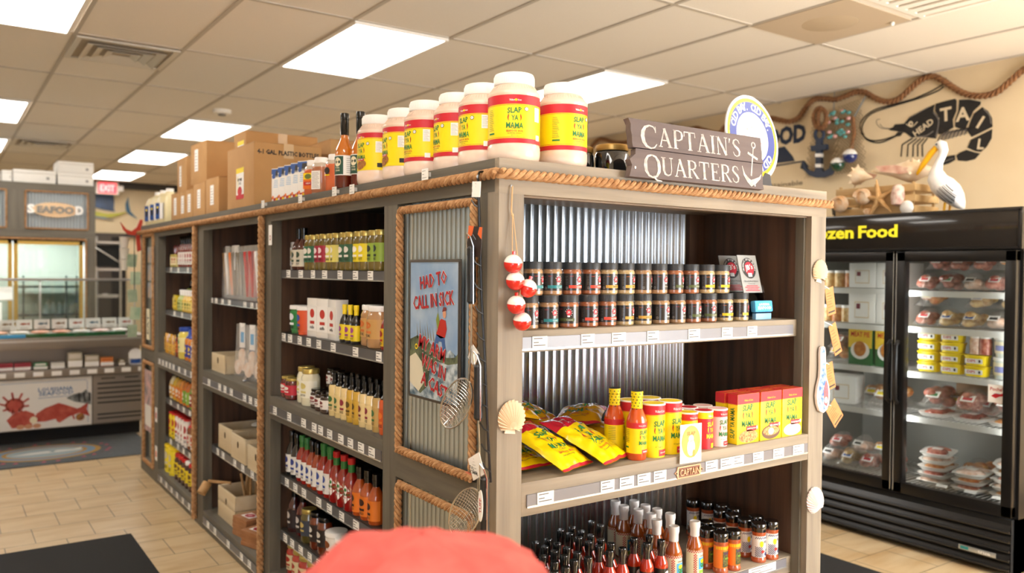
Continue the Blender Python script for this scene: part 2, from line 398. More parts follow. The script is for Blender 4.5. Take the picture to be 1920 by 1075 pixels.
def rope_mb(path, r, pitch=None, mb=None, m=None, n=7, closed=False):
    mb = mb or MB(); m = m or m_rope; pitch = pitch or r*4.4
    P = [Vector(p) for p in path]; pts=[]; 
    seg = [(P[i+1]-P[i]).length for i in range(len(P)-1)]; tot = sum(seg); step = pitch/9; N = max(4,int(tot/step))
    acc=[0]; 
    for q in seg: acc.append(acc[-1]+q)
    j=0
    for i in range(N+1):
        d = tot*i/N
        while j < len(seg)-1 and d > acc[j+1]: j+=1
        pts.append(P[j].lerp(P[j+1], (d-acc[j])/seg[j] if seg[j] else 0))
    # soften corners
    for _ in range(3): pts = [pts[0]]+[(pts[i-1]+pts[i]*2+pts[i+1])/4 for i in range(1,N)]+[pts[-1]]
    tn=[(pts[min(i+1,N)]-pts[max(i-1,0)]).normalized() for i in range(N+1)]
    nr = tn[0].orthogonal().normalized(); fr=[]
    for i in range(N+1):
        nr = (nr-tn[i]*nr.dot(tn[i])).normalized(); fr.append((nr, tn[i].cross(nr)))
    for k in range(3):
        line=[]
        for i in range(N+1):
            a = -2*PI*(tot*i/N)/pitch + 2*PI*k/3
            line.append(pts[i]+(fr[i][0]*math.cos(a)+fr[i][1]*math.sin(a))*r*.58)
        mb.tube(line, r*.455, m, n)
    return mb
def corrugated(mb, a0, a1, z0, z1, pitch, amp, m, Tm):
    """waves along x, drawn in the xz plane facing -y"""
    n = int((a1-a0)/pitch*8); vs=[]
    for i in range(n+1):
        x = a0+(a1-a0)*i/n; s_ = math.sin(2*PI*(x-a0)/pitch); y = -amp*math.copysign(abs(s_)**.7, s_)
        vs += [(x,y,z0),(x,y,z1)]
    o = [(v[0],.006+v[1],v[2]) for v in vs]; k=len(vs)
    fs = [(2*i,2*i+2,2*i+3,2*i+1) for i in range(n)]+[(k+2*i+1,k+2*i+3,k+2*i+2,k+2*i) for i in range(n)]
    return mb.add(vs+o, fs, m, Tm, True)
isl = thing('display_island','long grey weathered wooden shelving island trimmed with rope, corrugated metal panels at its corner','display shelving')
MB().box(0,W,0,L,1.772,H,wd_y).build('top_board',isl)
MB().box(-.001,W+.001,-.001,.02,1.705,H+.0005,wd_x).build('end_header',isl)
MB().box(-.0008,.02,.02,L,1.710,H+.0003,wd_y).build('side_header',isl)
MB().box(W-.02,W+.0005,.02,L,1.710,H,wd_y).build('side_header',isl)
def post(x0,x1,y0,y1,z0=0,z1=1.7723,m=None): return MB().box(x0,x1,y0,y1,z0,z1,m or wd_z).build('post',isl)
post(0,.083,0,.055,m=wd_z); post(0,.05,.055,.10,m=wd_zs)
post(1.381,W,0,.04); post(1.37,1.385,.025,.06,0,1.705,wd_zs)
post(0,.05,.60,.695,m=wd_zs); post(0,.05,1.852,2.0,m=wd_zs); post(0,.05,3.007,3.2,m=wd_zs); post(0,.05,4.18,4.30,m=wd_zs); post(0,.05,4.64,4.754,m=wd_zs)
def divider(y0,y1,name='divider'): return MB().box(.05,.62,y0,y1,.0,1.772,wd_in).build(name,isl)
divider(.58,.66); divider(1.87,1.98); divider(3.04,3.18); divider(4.2,4.24)
MB().box(1.385,1.40,.04,.56,0,1.772,wd_in).build('side_wall',isl)
MB().box(1.44,W-.001,.04,L,0,1.772,wd_y).build('far_side_wall',isl)
MB().box(.04,W-.02,4.73,4.753,0,1.772,wd_zs).build('end_wall',isl)
MB().box(1.30,1.385,.52,.56,0,1.772,wd_in).build('corner_post',isl)
MB().box(.083,1.385,.02,.55,1.735,1.771,wd_inx).build('soffit_board',isl)
MB().box(.083,1.381,.02,.05,1.70,1.74,wd_inx).build('header_batten',isl)
corrugated(MB(),.0,1.30,.02,1.74,.036,.0085,m_corr,T(.03,.55,0)).build('corrugated_back',isl)
corrugated(MB(),0,3.54,.1,1.74,.034,.008,m_corr_in,T(.62,4.22,0)@RZ(-90)).build('corrugated_back',isl)
# end shelves
MB().rbox(.05,1.385,.05,.545,1.262,1.325,.004,wd_x).build('shelf',isl)
MB().rbox(.083,1.381,.0,.545,.810,.905,.003,wd_x).build('shelf',isl)
MB().rbox(.05,1.385,.06,.545,.375,.440,.004,wd_x).build('shelf',isl)
MB().box(.05,1.385,.0,.545,.02,.12,wd_x).build('shelf',isl)
m_rail_side = M('rail_plastic_dark','#58585a',.3)
def rail(name, a0, a1, z0, z1, tags, Tm, tw=.052, th=.036, m_rail=m_rail):
    """strip in xz facing -y, with price tags"""
    mb = MB(Tm); mb.box(a0,a1,-.004,0,z0,z1,m_rail); mb.box(a0,a1,-.0055,0,z0-.003,z0+.002,m_rail_edge)
    o = mb.build('price_rail',isl); h=z1-z0
    for c in tags:
        t = MB(Tm); w = tw*random.uniform(.92,1.08); hh = min(th, h*.98); zz = z0+.002
        t.box(c-w/2,c+w/2,-.0062,-.0045,zz,zz+hh,m_tag)
        for j,(q,ww) in enumerate(((.78,.6),(.45,.35),(.2,.8))): t.box(c-w*.42,c-w*.42+w*ww,-.0066,-.0062,zz+hh*q,zz+hh*(q+.09),m_ink)
        t.build('price_tag',o)
def xs_on(pxs, py, y): return [at(p,py,1,y).x for p in pxs]
rail('r',.105,1.345,1.271,1.306, xs_on([1010,1100,1158,1222,1299,1361,1408],632,.05), T(0,.05,0), .055)
rail('r',.101,.72,.836,.870, xs_on([1021,1137,1173,1205,1235],905,0), T(0,0,0), .058)
rail('r',.785,1.373,.838,.872, xs_on([1332,1360,1382,1419,1457,1494],870,0), T(0,0,0), .058)
rail('r',1.0,1.34,.405,.436, [1.2], T(0,.06,0), .15)
YT = T(0,0,0)@Matrix(((0,1,0,0),(-1,0,0,0),(0,0,1,0),(0,0,0,1)))          # strip drawn along x -> runs along -y, facing -x
def srail(a0,a1,z0,z1,tags,x): rail('r',-a1,-a0,z0,z1-.004,[-c for c in tags],T(x,0,0)@YT,.046,.034,m_rail_side)
def ys(pxs,py0,py1,x):
    n=len(pxs); return [at(p,py0+(py1-py0)*i/max(1,n-1),0,x).y for i,p in enumerate(pxs)]
def sshelf(y0,y1,zt,thin=True,x0=.05):
    if thin: MB().box(x0+.002,.5,y0,y1,zt-.014,zt,M('shelf_metal','#4a4844',.4,metal=.6)).build('wire_shelf',isl)
    else: MB().rbox(-.001,.6,y0,y1,.812,.915,.003,wd_y).build('shelf',isl)
    return zt
B3=(.70,1.85); B2=(2.02,3.0); B1=(3.21,4.17)
b3s=[1.49,1.205,.555,.30]; 
for z in b3s: sshelf(*B3,z)
sshelf(.695,1.852,.915,False); sshelf(2.0,3.007,.915,False); sshelf(3.2,4.18,.915,False)
for z in (1.325,.485): sshelf(*B2,z)
for z in (1.50,1.21,.605,.34): sshelf(*B1,z)
srail(.71,1.84,1.455,1.492,ys([543,566,589,611,640,669,697],520,520,.05),.05)
srail(.71,1.84,1.166,1.206,ys([534,546,564,581,600,627,669,713],640,665,.05),.05)
srail(.70,1.845,.84,.879,ys([518,545,572,592,604,621,642,660,680,700],780,845,0),-.001)
srail(.72,1.84,.513,.556,ys([540,556,572,600,620,643,670],905,985,.05),.05)
srail(.72,1.84,.256,.30,ys([537,550,566,583,600],1010,1070,.05),.05)
srail(2.03,2.99,1.296,1.327,ys([399,407,419,432,461,474,485],565,578,.05),.05)
srail(2.02,3.0,.84,.879,ys([394,414,424,436,461,472,483],715,760,0),-.001)
srail(2.03,2.99,.445,.485,ys([410,420,442,457,475],858,905,.05),.05)
srail(2.03,2.99,.04,.08,ys([392,405,430,455,470],985,1060,0),-.001)
srail(3.22,4.16,1.465,1.5,[3.35,3.55,3.8,4.0],.05); srail(3.22,4.16,1.176,1.21,[3.3,3.45,3.7,3.9],.05)
srail(3.22,4.16,.84,.879,[3.25,3.4,3.55,3.7,3.8,3.9,4.0,4.1],-.001); srail(3.22,4.16,.57,.606,[3.3,3.5,3.65,3.8,4.0],.05)
srail(3.22,4.16,.304,.342,[3.3,3.5,3.65,3.8,4.0],.05); srail(3.22,4.16,.04,.08,[3.3,3.45,3.6,3.75,3.9,4.05],-.001)
MB().rbox(.0015,.6,.06,L-.02,.001,.105,.003,wd_y).build('base_board',isl)
# corner panel beside the end: frame boards and grey corrugated sheet
def sidepanel(y0,y1,z0,z1,mid):
    corrugated(MB(),-y1,-y0,z0,z1,.027,.0055,m_corr_side,T(.03,0,0)@YT).build('corrugated_panel',isl)
corrugated(MB(),-.60,-.10,.1,1.71,.027,.0055,m_corr_side,T(.032,0,0)@YT).build('corrugated_panel',isl)
corrugated(MB(),-4.64,-4.30,.08,1.71,.034,.006,m_corr_side,T(.032,0,0)@YT).build('corrugated_panel',isl)
MB().box(0,.045,.10,.60,.81,.895,wd_y).build('middle_board',isl); MB().box(0,.045,.10,.60,0,.11,wd_y).build('lower_board',isl)
MB().box(0,.045,4.30,4.64,.83,.905,wd_y).build('middle_board',isl); MB().box(0,.045,4.30,4.64,0,.075,wd_y).build('lower_board',isl)
# ropes
rr=.0155
rope_mb([(W+.012,-.014,1.752),(-.010,-.016,1.757)],rr).build('end_rope',isl)
rope_mb([(-.014,-.012,1.757),(-.014,L+.03,1.752)],rr).build('side_rope',isl)
for y in (1.937,3.133): rope_mb([(-.016,y,1.735),(-.016,y+.002,.03)],.017).build('upright_rope',isl)
def ropeframe(y0,y1,z0,z1,r=.0135,bottom=True):
    x=-.004
    rope_mb([(x,y1,z1),(x,y0,z1)],r).build('frame_rope',isl); rope_mb([(x,y1,z1-.01),(x,y1,z0)],r).build('frame_rope',isl)
    rope_mb([(x,y0,z1-.01),(x,y0,z0)],r).build('frame_rope',isl)
    if bottom: rope_mb([(x,y1+.005,z0),(x,y0,z0)],r*1.05).build('frame_rope',isl)
ropeframe(.118,.572,.905,1.688); ropeframe(.118,.572,.12,.792)
ropeframe(4.305,4.63,.925,1.725); ropeframe(4.305,4.63,.09,.81)
# ================================================================ shared printing on packages
yel = M('label_yellow','#f7dc0a',.45); red = M('label_red','#c8222f',.45); grn = M('label_green','#1e7a3c',.5); dred = M('pepper_red','#b5261d',.5)
wht = M('label_white','#f4f2ee',.5); blk = M('label_black','#161414',.5); ink = M('print_black','#2b2723',.6); gry = M('print_grey','#8e8b88',.6)
blu = M('label_blue','#1d4f9c',.5); pnk = M('label_pink','#f3c9c4',.5); org = M('label_orange','#ee7a22',.5); teal = M('label_teal','#1f7d86',.5); gold = M('gold_metal','#c9a24a',.3,metal=.9)
cream = M('label_cream','#ece3c4',.5); plas_w = M('white_plastic','#f3f0ea',.35); plas_k = M('black_plastic','#1b1c1e',.4); olive=M('label_olive','#6d7a3a',.5); ltb=M('label_light_blue','#4aa6dd',.5); lgr=M('label_lime','#8cc63f',.5)
def cyl(r, a0=0, z0=0):      # drawing laid round a cylinder; x=0 at angle a0, layer lifts it off the wall
    def f(x,y,l=0):
        a=R(a0)+x/r; q=r+l*.0004; return (q*math.sin(a),-q*math.cos(a),z0+y)
    return f
def sheet(Tm, eps=.0004):
    def f(x,y,l=0): return tuple(Tm@Vector((x,y,l*eps)))
    return f
def pt(mb, s, cx, cy, h, m, P, w=None, bold=.02, res=1, layer=2, tilt=0, rot=0):
    vs, fs = text2d(s, bold, res)
    if not vs: return
    xs=[p[0] for p in vs]; yy=[p[1] for p in vs]; x0,x1,y0,y1=min(xs),max(xs),min(yy),max(yy); k=h/(y1-y0); kx = k if w is None else w/(x1-x0)
    c,q = math.cos(R(rot)),math.sin(R(rot)); out=[]
    for x,y in vs:
        X=(x-(x0+x1)/2)*kx; Y=(y-y0-(y1-y0)/2)*k; X,Y = X*c-Y*q, X*q+Y*c
        out.append(P(cx+X, cy+Y+X*math.tan(R(tilt)), layer))
    mb.add(out, fs, m)
def pr(mb, x0,x1,y0,y1, m, P, n=6, layer=1, k=1):
    vs=[]; 
    for j in range(k+1):
        for i in range(n+1): vs.append(P(x0+(x1-x0)*i/n, y0+(y1-y0)*j/k, layer))
    mb.add(vs, [(j*(n+1)+i,j*(n+1)+i+1,(j+1)*(n+1)+i+1,(j+1)*(n+1)+i) for j in range(k) for i in range(n)], m, None, True)
def pe(mb, cx,cy,rx,ry,m,P,layer=2,n=20,a0=0,a1=360):
    vs=[P(cx,cy,layer)]+[P(cx+rx*math.cos(R(a0+(a1-a0)*i/n)), cy+ry*math.sin(R(a0+(a1-a0)*i/n)), layer) for i in range(n+1)]
    mb.add(vs, [(0,i+1,i+2) for i in range(n)], m)
def pepper(mb,cx,cy,s,P,flip=1,m=None,layer=2):
    pts=[(0,.5),(.12,.35),(.16,0),(.08,-.3),(-.1,-.5),(0,-.25),(0,0),(-.06,.3)]
    n=len(pts); vs=[P(cx+flip*x*s,cy+y*s,layer) for x,y in pts]; f=[(0,7,1),(1,7,6),(1,6,2),(2,6,5),(2,5,3),(3,5,4)]
    mb.add(vs,[t if flip>0 else t[::-1] for t in f], m or dred)
    mb.add([P(cx+flip*x*s,cy+y*s,layer) for x,y in ((-.05,.5),(.08,.45),(.1,.62),(.02,.6))],[(0,1,2,3) if flip>0 else (3,2,1,0)],grn)
def logo(mb, cx, cy, s, P, g=None, p=None, layer=2, k=1.0):
    """three lettered rows, s = width of the bottom one"""
    g = g or grn
    h=.36*s*k
    pt(mb,'SLAP',cx-.02*s,cy+.47*s*k,h,g,P,w=.84*s,bold=.026,layer=layer,tilt=3); pt(mb,'YA',cx,cy,h*.95,g,P,w=.40*s,bold=.018,layer=layer)
    pepper(mb,cx-.36*s,cy,.42*s*k,P,-1,p,layer); pepper(mb,cx+.33*s,cy,.42*s*k,P,1,p,layer)
    pt(mb,'MAMA',cx,cy-.47*s*k,h,g,P,w=s,bold=.02,layer=layer,tilt=-2)

# ================================================================ big seasoning jars on top
jar_pl = M('frosted_jar','#ecd5c2',.32,coat=.3,col2='#e6cab4',nscale=20); lid_w = M('jar_lid_white','#f6f4f0',.4)
def big_jar(kind, ang):
    t = thing('seasoning_jar','','jar')
    pf = [(.066,0),(.072,.006),(.0745,.02),(.0745,.044),(.073,.048),(.073,.196),(.0745,.199)]
    for i in range(10):
        a=i/9; r=.0745-(.0745-.054)*(1-math.cos(a*PI))/2; z=.202+a*.032; pf.append((r,z))
    MB().lathe(pf, jar_pl, 40).build('body',t)
    l = MB().lathe([(.0562,.232),(.0575,.234),(.0575,.258),(.0545,.266),(.050,.268),(0,.2675)], lid_w, 40)
    for i in range(60):
        a=2*PI*i/60; l.box(-.0006,.0006,-.0005,.0006,.236,.257,lid_w,RZ(6*i)@T(0,-.0577,0))
    l.build('lid',t)
    # vertical ribs pressed in the shoulder
    rb = MB()
    for i in range(48):
        A=RZ(7.5*i); rb.tube([tuple(A@Vector((0,-.0725,.206))),tuple(A@Vector((0,-.066,.215))),tuple(A@Vector((0,-.058,.228)))],.0011,jar_pl,4)
    rb.build('shoulder_ribs',t)
    b = MB(); r=.0738
    b.band(r,.051,.194,ang-160,ang+160,yel,44)
    if kind == 'boil':
        b.band(r+.0003,.166,.194,ang-160,ang+160,red,44); b.band(r+.0003,.051,.065,ang-160,ang+160,red,44)
        b.band(r+.0005,.0675,.0685,ang-160,ang+160,red,44); b.band(r+.0005,.1625,.1635,ang-160,ang+160,red,44)
    else: b.band(r+.0003,.175,.194,ang-160,ang+160,red,44); b.band(r+.0005,.1715,.1725,ang-160,ang+160,red,44)
    P = cyl(r+.0004, ang, 0)
    pt(b,'Walker',-.008,.178,.006,wht,P,w=.015); pe(b,.003,.178,.004,.0035,yel,P); pt(b,'Sons',.013,.178,.005,wht,P,w=.010)
    logo(b,0,.125,.048,P)
    pe(b,.033,.152,.0065,.0065,ink,P); pe(b,.033,.152,.005,.005,wht,P,3); pt(b,'OU',.033,.152,.003,ink,P,layer=4)
    if kind == 'boil':
        pt(b,'Cajun',.0,.094,.006,ink,P,w=.022,bold=0); pt(b,'SEAFOOD BOIL',0,.086,.006,dred,P,w=.048); pt(b,'ALL NATURAL CRAB BOIL',0,.079,.003,ink,P,w=.04); pt(b,'NET WT. 4.5 LBS',0,.073,.0022,ink,P,w=.02)
    else:
        pr(b,-.02,.018,.088,.098,red,P,6,2); pt(b,'FISH FRY',-.001,.093,.005,wht,P,w=.03,layer=3)
        tan=M('fried_tan','#b9803f',.7,col2='#8c5423',nscale=90)
        pe(b,-.005,.07,.024,.016,tan,P,2); pe(b,.012,.076,.015,.013,tan,P,3)
    pr(b,.062,.085,.118,.160,wht,P,5,2)
    for j in range(9): pr(b,.064,.083-(j%3)*.003,.122+.004*j,.1228+.004*j,gry,P,3,3)
    pr(b,.068,.086,.062,.078,wht if kind=='boil' else ink,P,4,2)
    for j in range(12): pr(b,-.085,-.064-(j%4)*.002,.09+.0055*j,.0912+.0055*j,olive,P,3,2)
    pr(b,-.085,-.062,.078,.083,grn,P,4,2)
    b.build('label',t)
    for c in t.children: c.scale=(1,1,.925)
    return t
JARS=[((.097,.072),'boil',-33,'largest-looking yellow and red seasoning jar standing right on the island corner'),
      ((.285,.088),'boil',4,'yellow and red seasoning jar standing right of the corner jar, beside the plank sign'),
      ((.099,.236),'boil',-84,'yellow and red seasoning jar just behind and left of the corner jar'),
      ((.104,.395),'boil',-94,'yellow and red seasoning jar, fourth along the rope edge from the corner'),
      ((.084,.556),'boil',-86,'yellow and red seasoning jar behind the clipped price tag'),
      ((.084,.716),'fry',-92,'all-yellow fish fry jar with red top stripe, nearer of the two picturing fried food'),
      ((.066,.885),'fry',-80,'all-yellow fish fry jar with red top stripe, next to the dark syrup bottles')]
for (x,y),k,a,lab in JARS:
    o = big_jar(k,a); o.location=(x,y,H); o['label']=lab; o['group']='big seasoning jars on top of the island'
    o.rotation_euler.z = 0
# ================================================================ syrup bottles
amber = M('amber_syrup','#c56c18',.12,coat=1,col2='#cf7a20',nscale=4); amber_d = M('dark_syrup','#5f1606',.12,coat=1); black_g = M('glossy_black','#0d0d0d',.15)
def tall_bottle(lab, loc, rz=-62):
    t = thing('syrup_bottle',lab,'bottle',loc,rz,'tall syrup bottles on top of the island')
    MB().lathe([(.033,0,amber_d),(.036,.004,amber_d),(.036,.055,amber),(.036,.135,amber),(.033,.152,amber),(.018,.185,amber),(.0145,.2,amber),(.0145,.215,amber)],amber,24).build('body',t)
    c = MB().lathe([(.0158,.205),(.0162,.24),(.0155,.262),(.0165,.263),(.0165,.285),(.0155,.288),(0,.288)],black_g,20); c.build('cap',t)
    b = MB(); b.band(.0363,.05,.125,-120,120,wht,24); P=cyl(.0366,0,0)
    pr(b,-.03,.02,.053,.122,M('syrup_green','#24503f',.5),P,8,1); pe(b,-.004,.1,.015,.017,cream,P,2); pt(b,'Syrup',-.004,.1,.008,ink,P,layer=3)
    pt(b,'PURE',-.004,.078,.006,cream,P,layer=3); pt(b,'CANE',-.004,.068,.006,cream,P,layer=3)
    for j in range(8): pr(b,.032,.055-(j%3)*.004,.06+.0075*j,.0615+.0075*j,gry,P,3,2)
    b.build('label',t)
    return t
tall_bottle('tall amber syrup bottle with black neck cap, the left and lower-looking of the pair',(.03,1.10,H))
tall_bottle('tall amber syrup bottle with black neck cap, tucked against the last yellow jar',(.064,1.032,H))
# three clear spice bottles
org_p = M('orange_spice','#d96a3c',.25,coat=.8); brn_p = M('brown_spice','#b3714f',.25,coat=.8); clr = M('clear_rim','#cdbfae',.15,coat=1)
def shaker_bottle(lab,loc,spice,lk,rz=-60):
    t = thing('spice_bottle',lab,'bottle',loc,rz,'white-capped spice bottles on top of the island')
    MB().lathe([(.03,0,clr),(.034,.006,spice),(.034,.1,spice),(.034,.112,clr),(.03,.125,clr),(.024,.13,clr)],spice,20,None,.25).build('body',t)
    MB().lathe([(.027,.128),(.0275,.13),(.0275,.148),(.025,.152),(0,.152)],lid_w,24).build('cap',t)
    b=MB(); P=sheet(T(0,-.0368,0)@FRONT)
    if lk==0:
        b.box(-.026,.026,-.0362,-.0355,.03,.098,org); pr(b,-.024,.024,.07,.096,yel,P,1,1); pe(b,0,.082,.017,.011,olive,P); pr(b,-.022,.022,.045,.06,red,P,1,1)
        pt(b,'CAJUN',0,.0525,.008,wht,P)
    elif lk==1:
        b.box(-.022,.022,-.0362,-.0355,.02,.095,wht)
        for j in range(11): pr(b,-.018,.018-(j%3)*.004,.026+.006*j,.0275+.006*j,gry,P,1,1)
    else: pe(b,-.012,.085,.012,.014,ink,P); pr(b,-.024,.0,.066,.07,yel,P,1,1)
    b.build('label',t); return t
shaker_bottle('small white-capped bottle of orange spice nearest the blue and white pouches',(.06,1.49,H),org_p,0)
shaker_bottle('white-capped brown spice bottle with tall white label, middle of three',(.05,1.38,H),brn_p,1)
shaker_bottle('white-capped bright orange spice bottle beside the amber syrup bottles',(.06,1.26,H),org_p,2)
# blue and white pouches standing in a row
def pouch(lab,loc,rz):
    t = thing('mix_pouch',lab,'pouch',loc,rz,'blue and white fish mix pouches on the island')
    w,h=.06,.165; vs=[];n=6
    b = MB()
    def face(sg,m):
        vs=[]; 
        for j in range(9):
            for i in range(7):
                u=i/6*2-1; v=j/8; d=.019*(1-u**4)*(1-v**1.6)+.0015
                vs.append((u*w,-sg*d,v*h))
        fs=[(j*7+i,j*7+i+1,(j+1)*7+i+1,(j+1)*7+i) for j in range(8) for i in range(6)]
        if sg<0: fs=[f[::-1] for f in fs]
        b.add(vs,fs,m,None,True)
    face(1,wht); face(-1,wht); b.build('pouch',t)
    def P(x,y,l=0):
        u=max(-1,min(1,x/w)); v=max(0,min(1,y/h)); return (x,-(.019*(1-u**4)*(1-v**1.6)+.0015+l*.0005),y)
    a=MB(); pr(a,-w,w,.138,h-.003,blu,P,8,1,3); pr(a,-.03,.04,.125,.155,ink,P,6,2,3); pe(a,-.04,.128,.015,.012,blu,P,2)
    pr(a,-.03,.04,.123,.13,gry,P,6,3)
    for j in range(5): pr(a,-.035,.01-(j%2)*.01,.075+.008*j,.077+.008*j,ltb,P,4,1)
    for i in range(7): pe(a,-.048+.013*i,.022+.006*math.sin(i*2),.008,.008,org if i%2 else dred,P,1)
    pe(a,.035,.052,.014,.015,blu,P,2); pr(a,-w,w,.003,.009,blu,P,8,1,2); pr(a,-.01,.03,.008,.022,yel,P,4,2)
    a.build('print',t); return t
ps=[(.075,1.595),(.075,1.68),(.075,1.765),(.075,1.85),(.075,1.935)]
for i,(x,y) in enumerate(ps):
    pouch(['front blue and white pouch, fully visible, beside the small spice bottles','second blue and white pouch from the front of the row','third blue and white pouch, mostly hidden inside the row','fourth blue and white pouch from the front of the row','last blue and white pouch at the back of the row, beside the big carton'][i],(x,y,H),-66)
# ================================================================ cartons on top of the island
card = M('cardboard','#bd925f',.8,col2='#b58a58',nscale=7,bump=.1,bscale=30); card_d = M('cardboard_dark','#9a7144',.8); tape = M('packing_tape','#c9ab84',.15,coat=1)
def carton(lab,loc,sx,sy,sz,rz=0,art=None,gap=False,tapef=True,grp='cardboard cartons on the island'):
    t = thing('cardboard_box',lab,'box',loc,rz,grp)
    b = MB(); b.rbox(-sx/2,sx/2,-sy/2,sy/2,0,sz-.002,.003,card); b.build('body',t)
    f = MB(); f.box(-sx/2,sx/2,-sy/2,-.001,sz-.002,sz+.001,card); f.box(-sx/2,sx/2,.001,sy/2,sz-.002,sz+.001,card); f.build('top_flaps',t)
    if tapef:
        k=MB(); k.box(-.026,.026,-sy/2-.0008,sy/2+.0008,sz+.001,sz+.0016,tape,RZ(90) if sx>sy else None) if False else k.box(-.025,.025,-sy/2-.0012,-sy/2-.0002,sz-.07,sz+.0016,tape); k.box(-.025,.025,-sy/2-.001,sy/2+.001,sz+.001,sz+.0018,tape); k.build('tape',t)
    if art: art(t,sx,sy,sz)
    return t
LEFT = lambda sx: T(-sx/2-.0006,0,0)@SIDE
def art_gal(t,sx,sy,sz):
    a=MB(); P=sheet(T(0,-sy/2-.0014,0)@FRONT); pt(a,'4-1 GAL. PLASTIC BOTTLES',.0,sz-.045,.024,ink,P,w=.31,bold=.035); a.build('print',t)
    sticker(t,sx,sy,sz,.0,.12,.125)
def sticker(t,sx,sy,sz,cy,cz,s):
    a=MB(); P=sheet(LEFT(sx)); x0,x1=-s/2-cy,s/2-cy
    pr(a,x0,x1,cz-s*.62,cz+s*.62,wht,P,1,1); pr(a,x0,x1,cz+s*.42,cz+s*.62,yel,P,1,2); pr(a,x0,x1,cz-s*.62,cz-s*.45,red,P,1,2)
    pe(a,-cy-.01*s,cz-s*.32,s*.28,s*.2,red,P,3); pr(a,x0+s*.1,x0+s*.3,cz-s*.3,cz+s*.3,cream,P,1,2); pt(a,'FRY MIX',-cy,cz+s*.15,s*.12,ink,P,layer=3); pt(a,'50 LB',-cy,cz,s*.1,ink,P,layer=3)
    a.build('printed_label',t)
def whitelab(w,h,cy,cz):
    def f(t,sx,sy,sz):
        a=MB(); P=sheet(LEFT(sx)); pr(a,-w/2-cy,w/2-cy,cz-h/2,cz+h/2,wht,P,1,1)
        for j in range(6): pr(a,-w*.35-cy,w*(.35-.1*(j%3))-cy,cz-h*.4+h*.14*j,cz-h*.37+h*.14*j,gry,P,1,2)
        a.build('paper_label',t)
    return f
carton('large carton lettered 4-1 GAL. PLASTIC BOTTLES with yellow and red label',(.172,2.325,H),.34,.44,.305,0,art_gal)
carton('big carton with a yellow and red label directly behind the lettered carton',(.30,2.66,H),.40,.205,.21,0,lambda t,sx,sy,sz: sticker(t,sx,sy,sz,-.02,.10,.11))
carton('taped carton raised on top behind the lettered carton',(.30,2.66,H+.2125),.40,.205,.215,0,lambda t,sx,sy,sz: sticker(t,sx,sy,sz,-.02,.10,.11))
carton('low wide taped carton behind the pouches and lettered carton',(.56,2.28,H),.36,.40,.35,0)
xs_=[(2.905,.19,'nearest brown carton of the bottom row with a white label',.265),(3.187,.185,'second brown carton of the bottom row',.265),(3.415,.165,'third brown carton of the bottom row, under the tall carton',.165),(3.58,.165,'fourth brown carton of the bottom row',.145),(3.775,.165,'last visible brown carton of the bottom row, nearest the pale jugs',.225)]
for i,(y,hh,lab,d) in enumerate(xs_):
    carton(lab,(.165,y,H),.29,d,hh+.01,0,whitelab(.07,.11,0,hh*.55),tapef=False,grp='row of small brown cartons')
carton('tall brown carton stacked on the bottom row, nearer of the two stacked',(.175,3.245,H+.198),.29,.32,.24,2,whitelab(.07,.13,.04,.14),tapef=False,grp='stacked brown cartons')
carton('tall brown carton stacked on the bottom row, farther one with a folded flap',(.175,3.64,H+.178),.29,.28,.21,-2,whitelab(.06,.13,.04,.10),tapef=False,grp='stacked brown cartons')
jug = M('pale_jug','#e6d8a8',.35,coat=.3)
for i,(x,y) in enumerate([(.085,4.22),(.085,4.40),(.085,4.58),(.27,4.32)]):
    t = thing('oil_jug',['nearest pale yellow oil jug with blue label, beside the brown cartons','middle pale yellow oil jug of the edge row','outermost pale yellow oil jug at the island end','pale yellow oil jug standing behind the edge row'][i],'jug',(x,y,H),-70,'pale oil jugs at the island end')
    MB().lathe([(.068,0),(.074,.01),(.074,.15),(.06,.19),(.025,.215),(.022,.225)],jug,20,None,.3).build('body',t)
    MB().lathe([(.026,.222),(.026,.245),(0,.246)],lid_w,16).build('cap',t)
    MB().tube([(0,.03,.205),(0,.07,.2),(0,.085,.17),(0,.076,.13)],.011,jug,8).build('handle',t)
    a=MB(); P=sheet(T(0,-.0815,0)@FRONT); a.box(-.045,.045,-.081,-.0795,.03,.14,blu); pr(a,.005,.045,.03,.14,wht,P,1,1); pe(a,-.02,.085,.014,.025,ink,P,1); pe(a,-.02,.11,.012,.008,yel,P,2); a.build('label',t)
# clip-on price tags standing on the rope edge
def rope_tag(name,px,py,w,h,lab):
    p = at(px,py,0,-.032); t = thing('shelf_tag',lab,'price tag',(p.x,p.y,p.z),0,'price tags clipped along the top edge')
    b=MB(SIDE); b.box(-w/2,w/2,-h/2,h/2,0,.001,m_tag); b.build('card',t)
    k=MB(SIDE)
    for q,ww in ((.3,.5),(0,.3),(-.3,.7)): k.box(-w*.4,-w*.4+w*ww,h*q-.0006,h*q+.0006,.001,.0014,m_ink)
    k.build('print',t); MB(SIDE).box(-w*.15,w*.15,-h*.2,h*.2,-.017,-.001,M('clear_clip','#cfd0cc',.2)).build('clip',t)
for px,py,lab in [(797,327,'white price tag clipped on the edge below the fifth seasoning jar'),(660,355,'white price tag below the syrup bottle and last yellow jar'),(627,359,'white price tag below the left syrup bottle'),(563,373,'white price tag below the front pouch'),(493,383,'white price tag below the back pouches')]:
    rope_tag('t',px,py,.04,.034,lab)
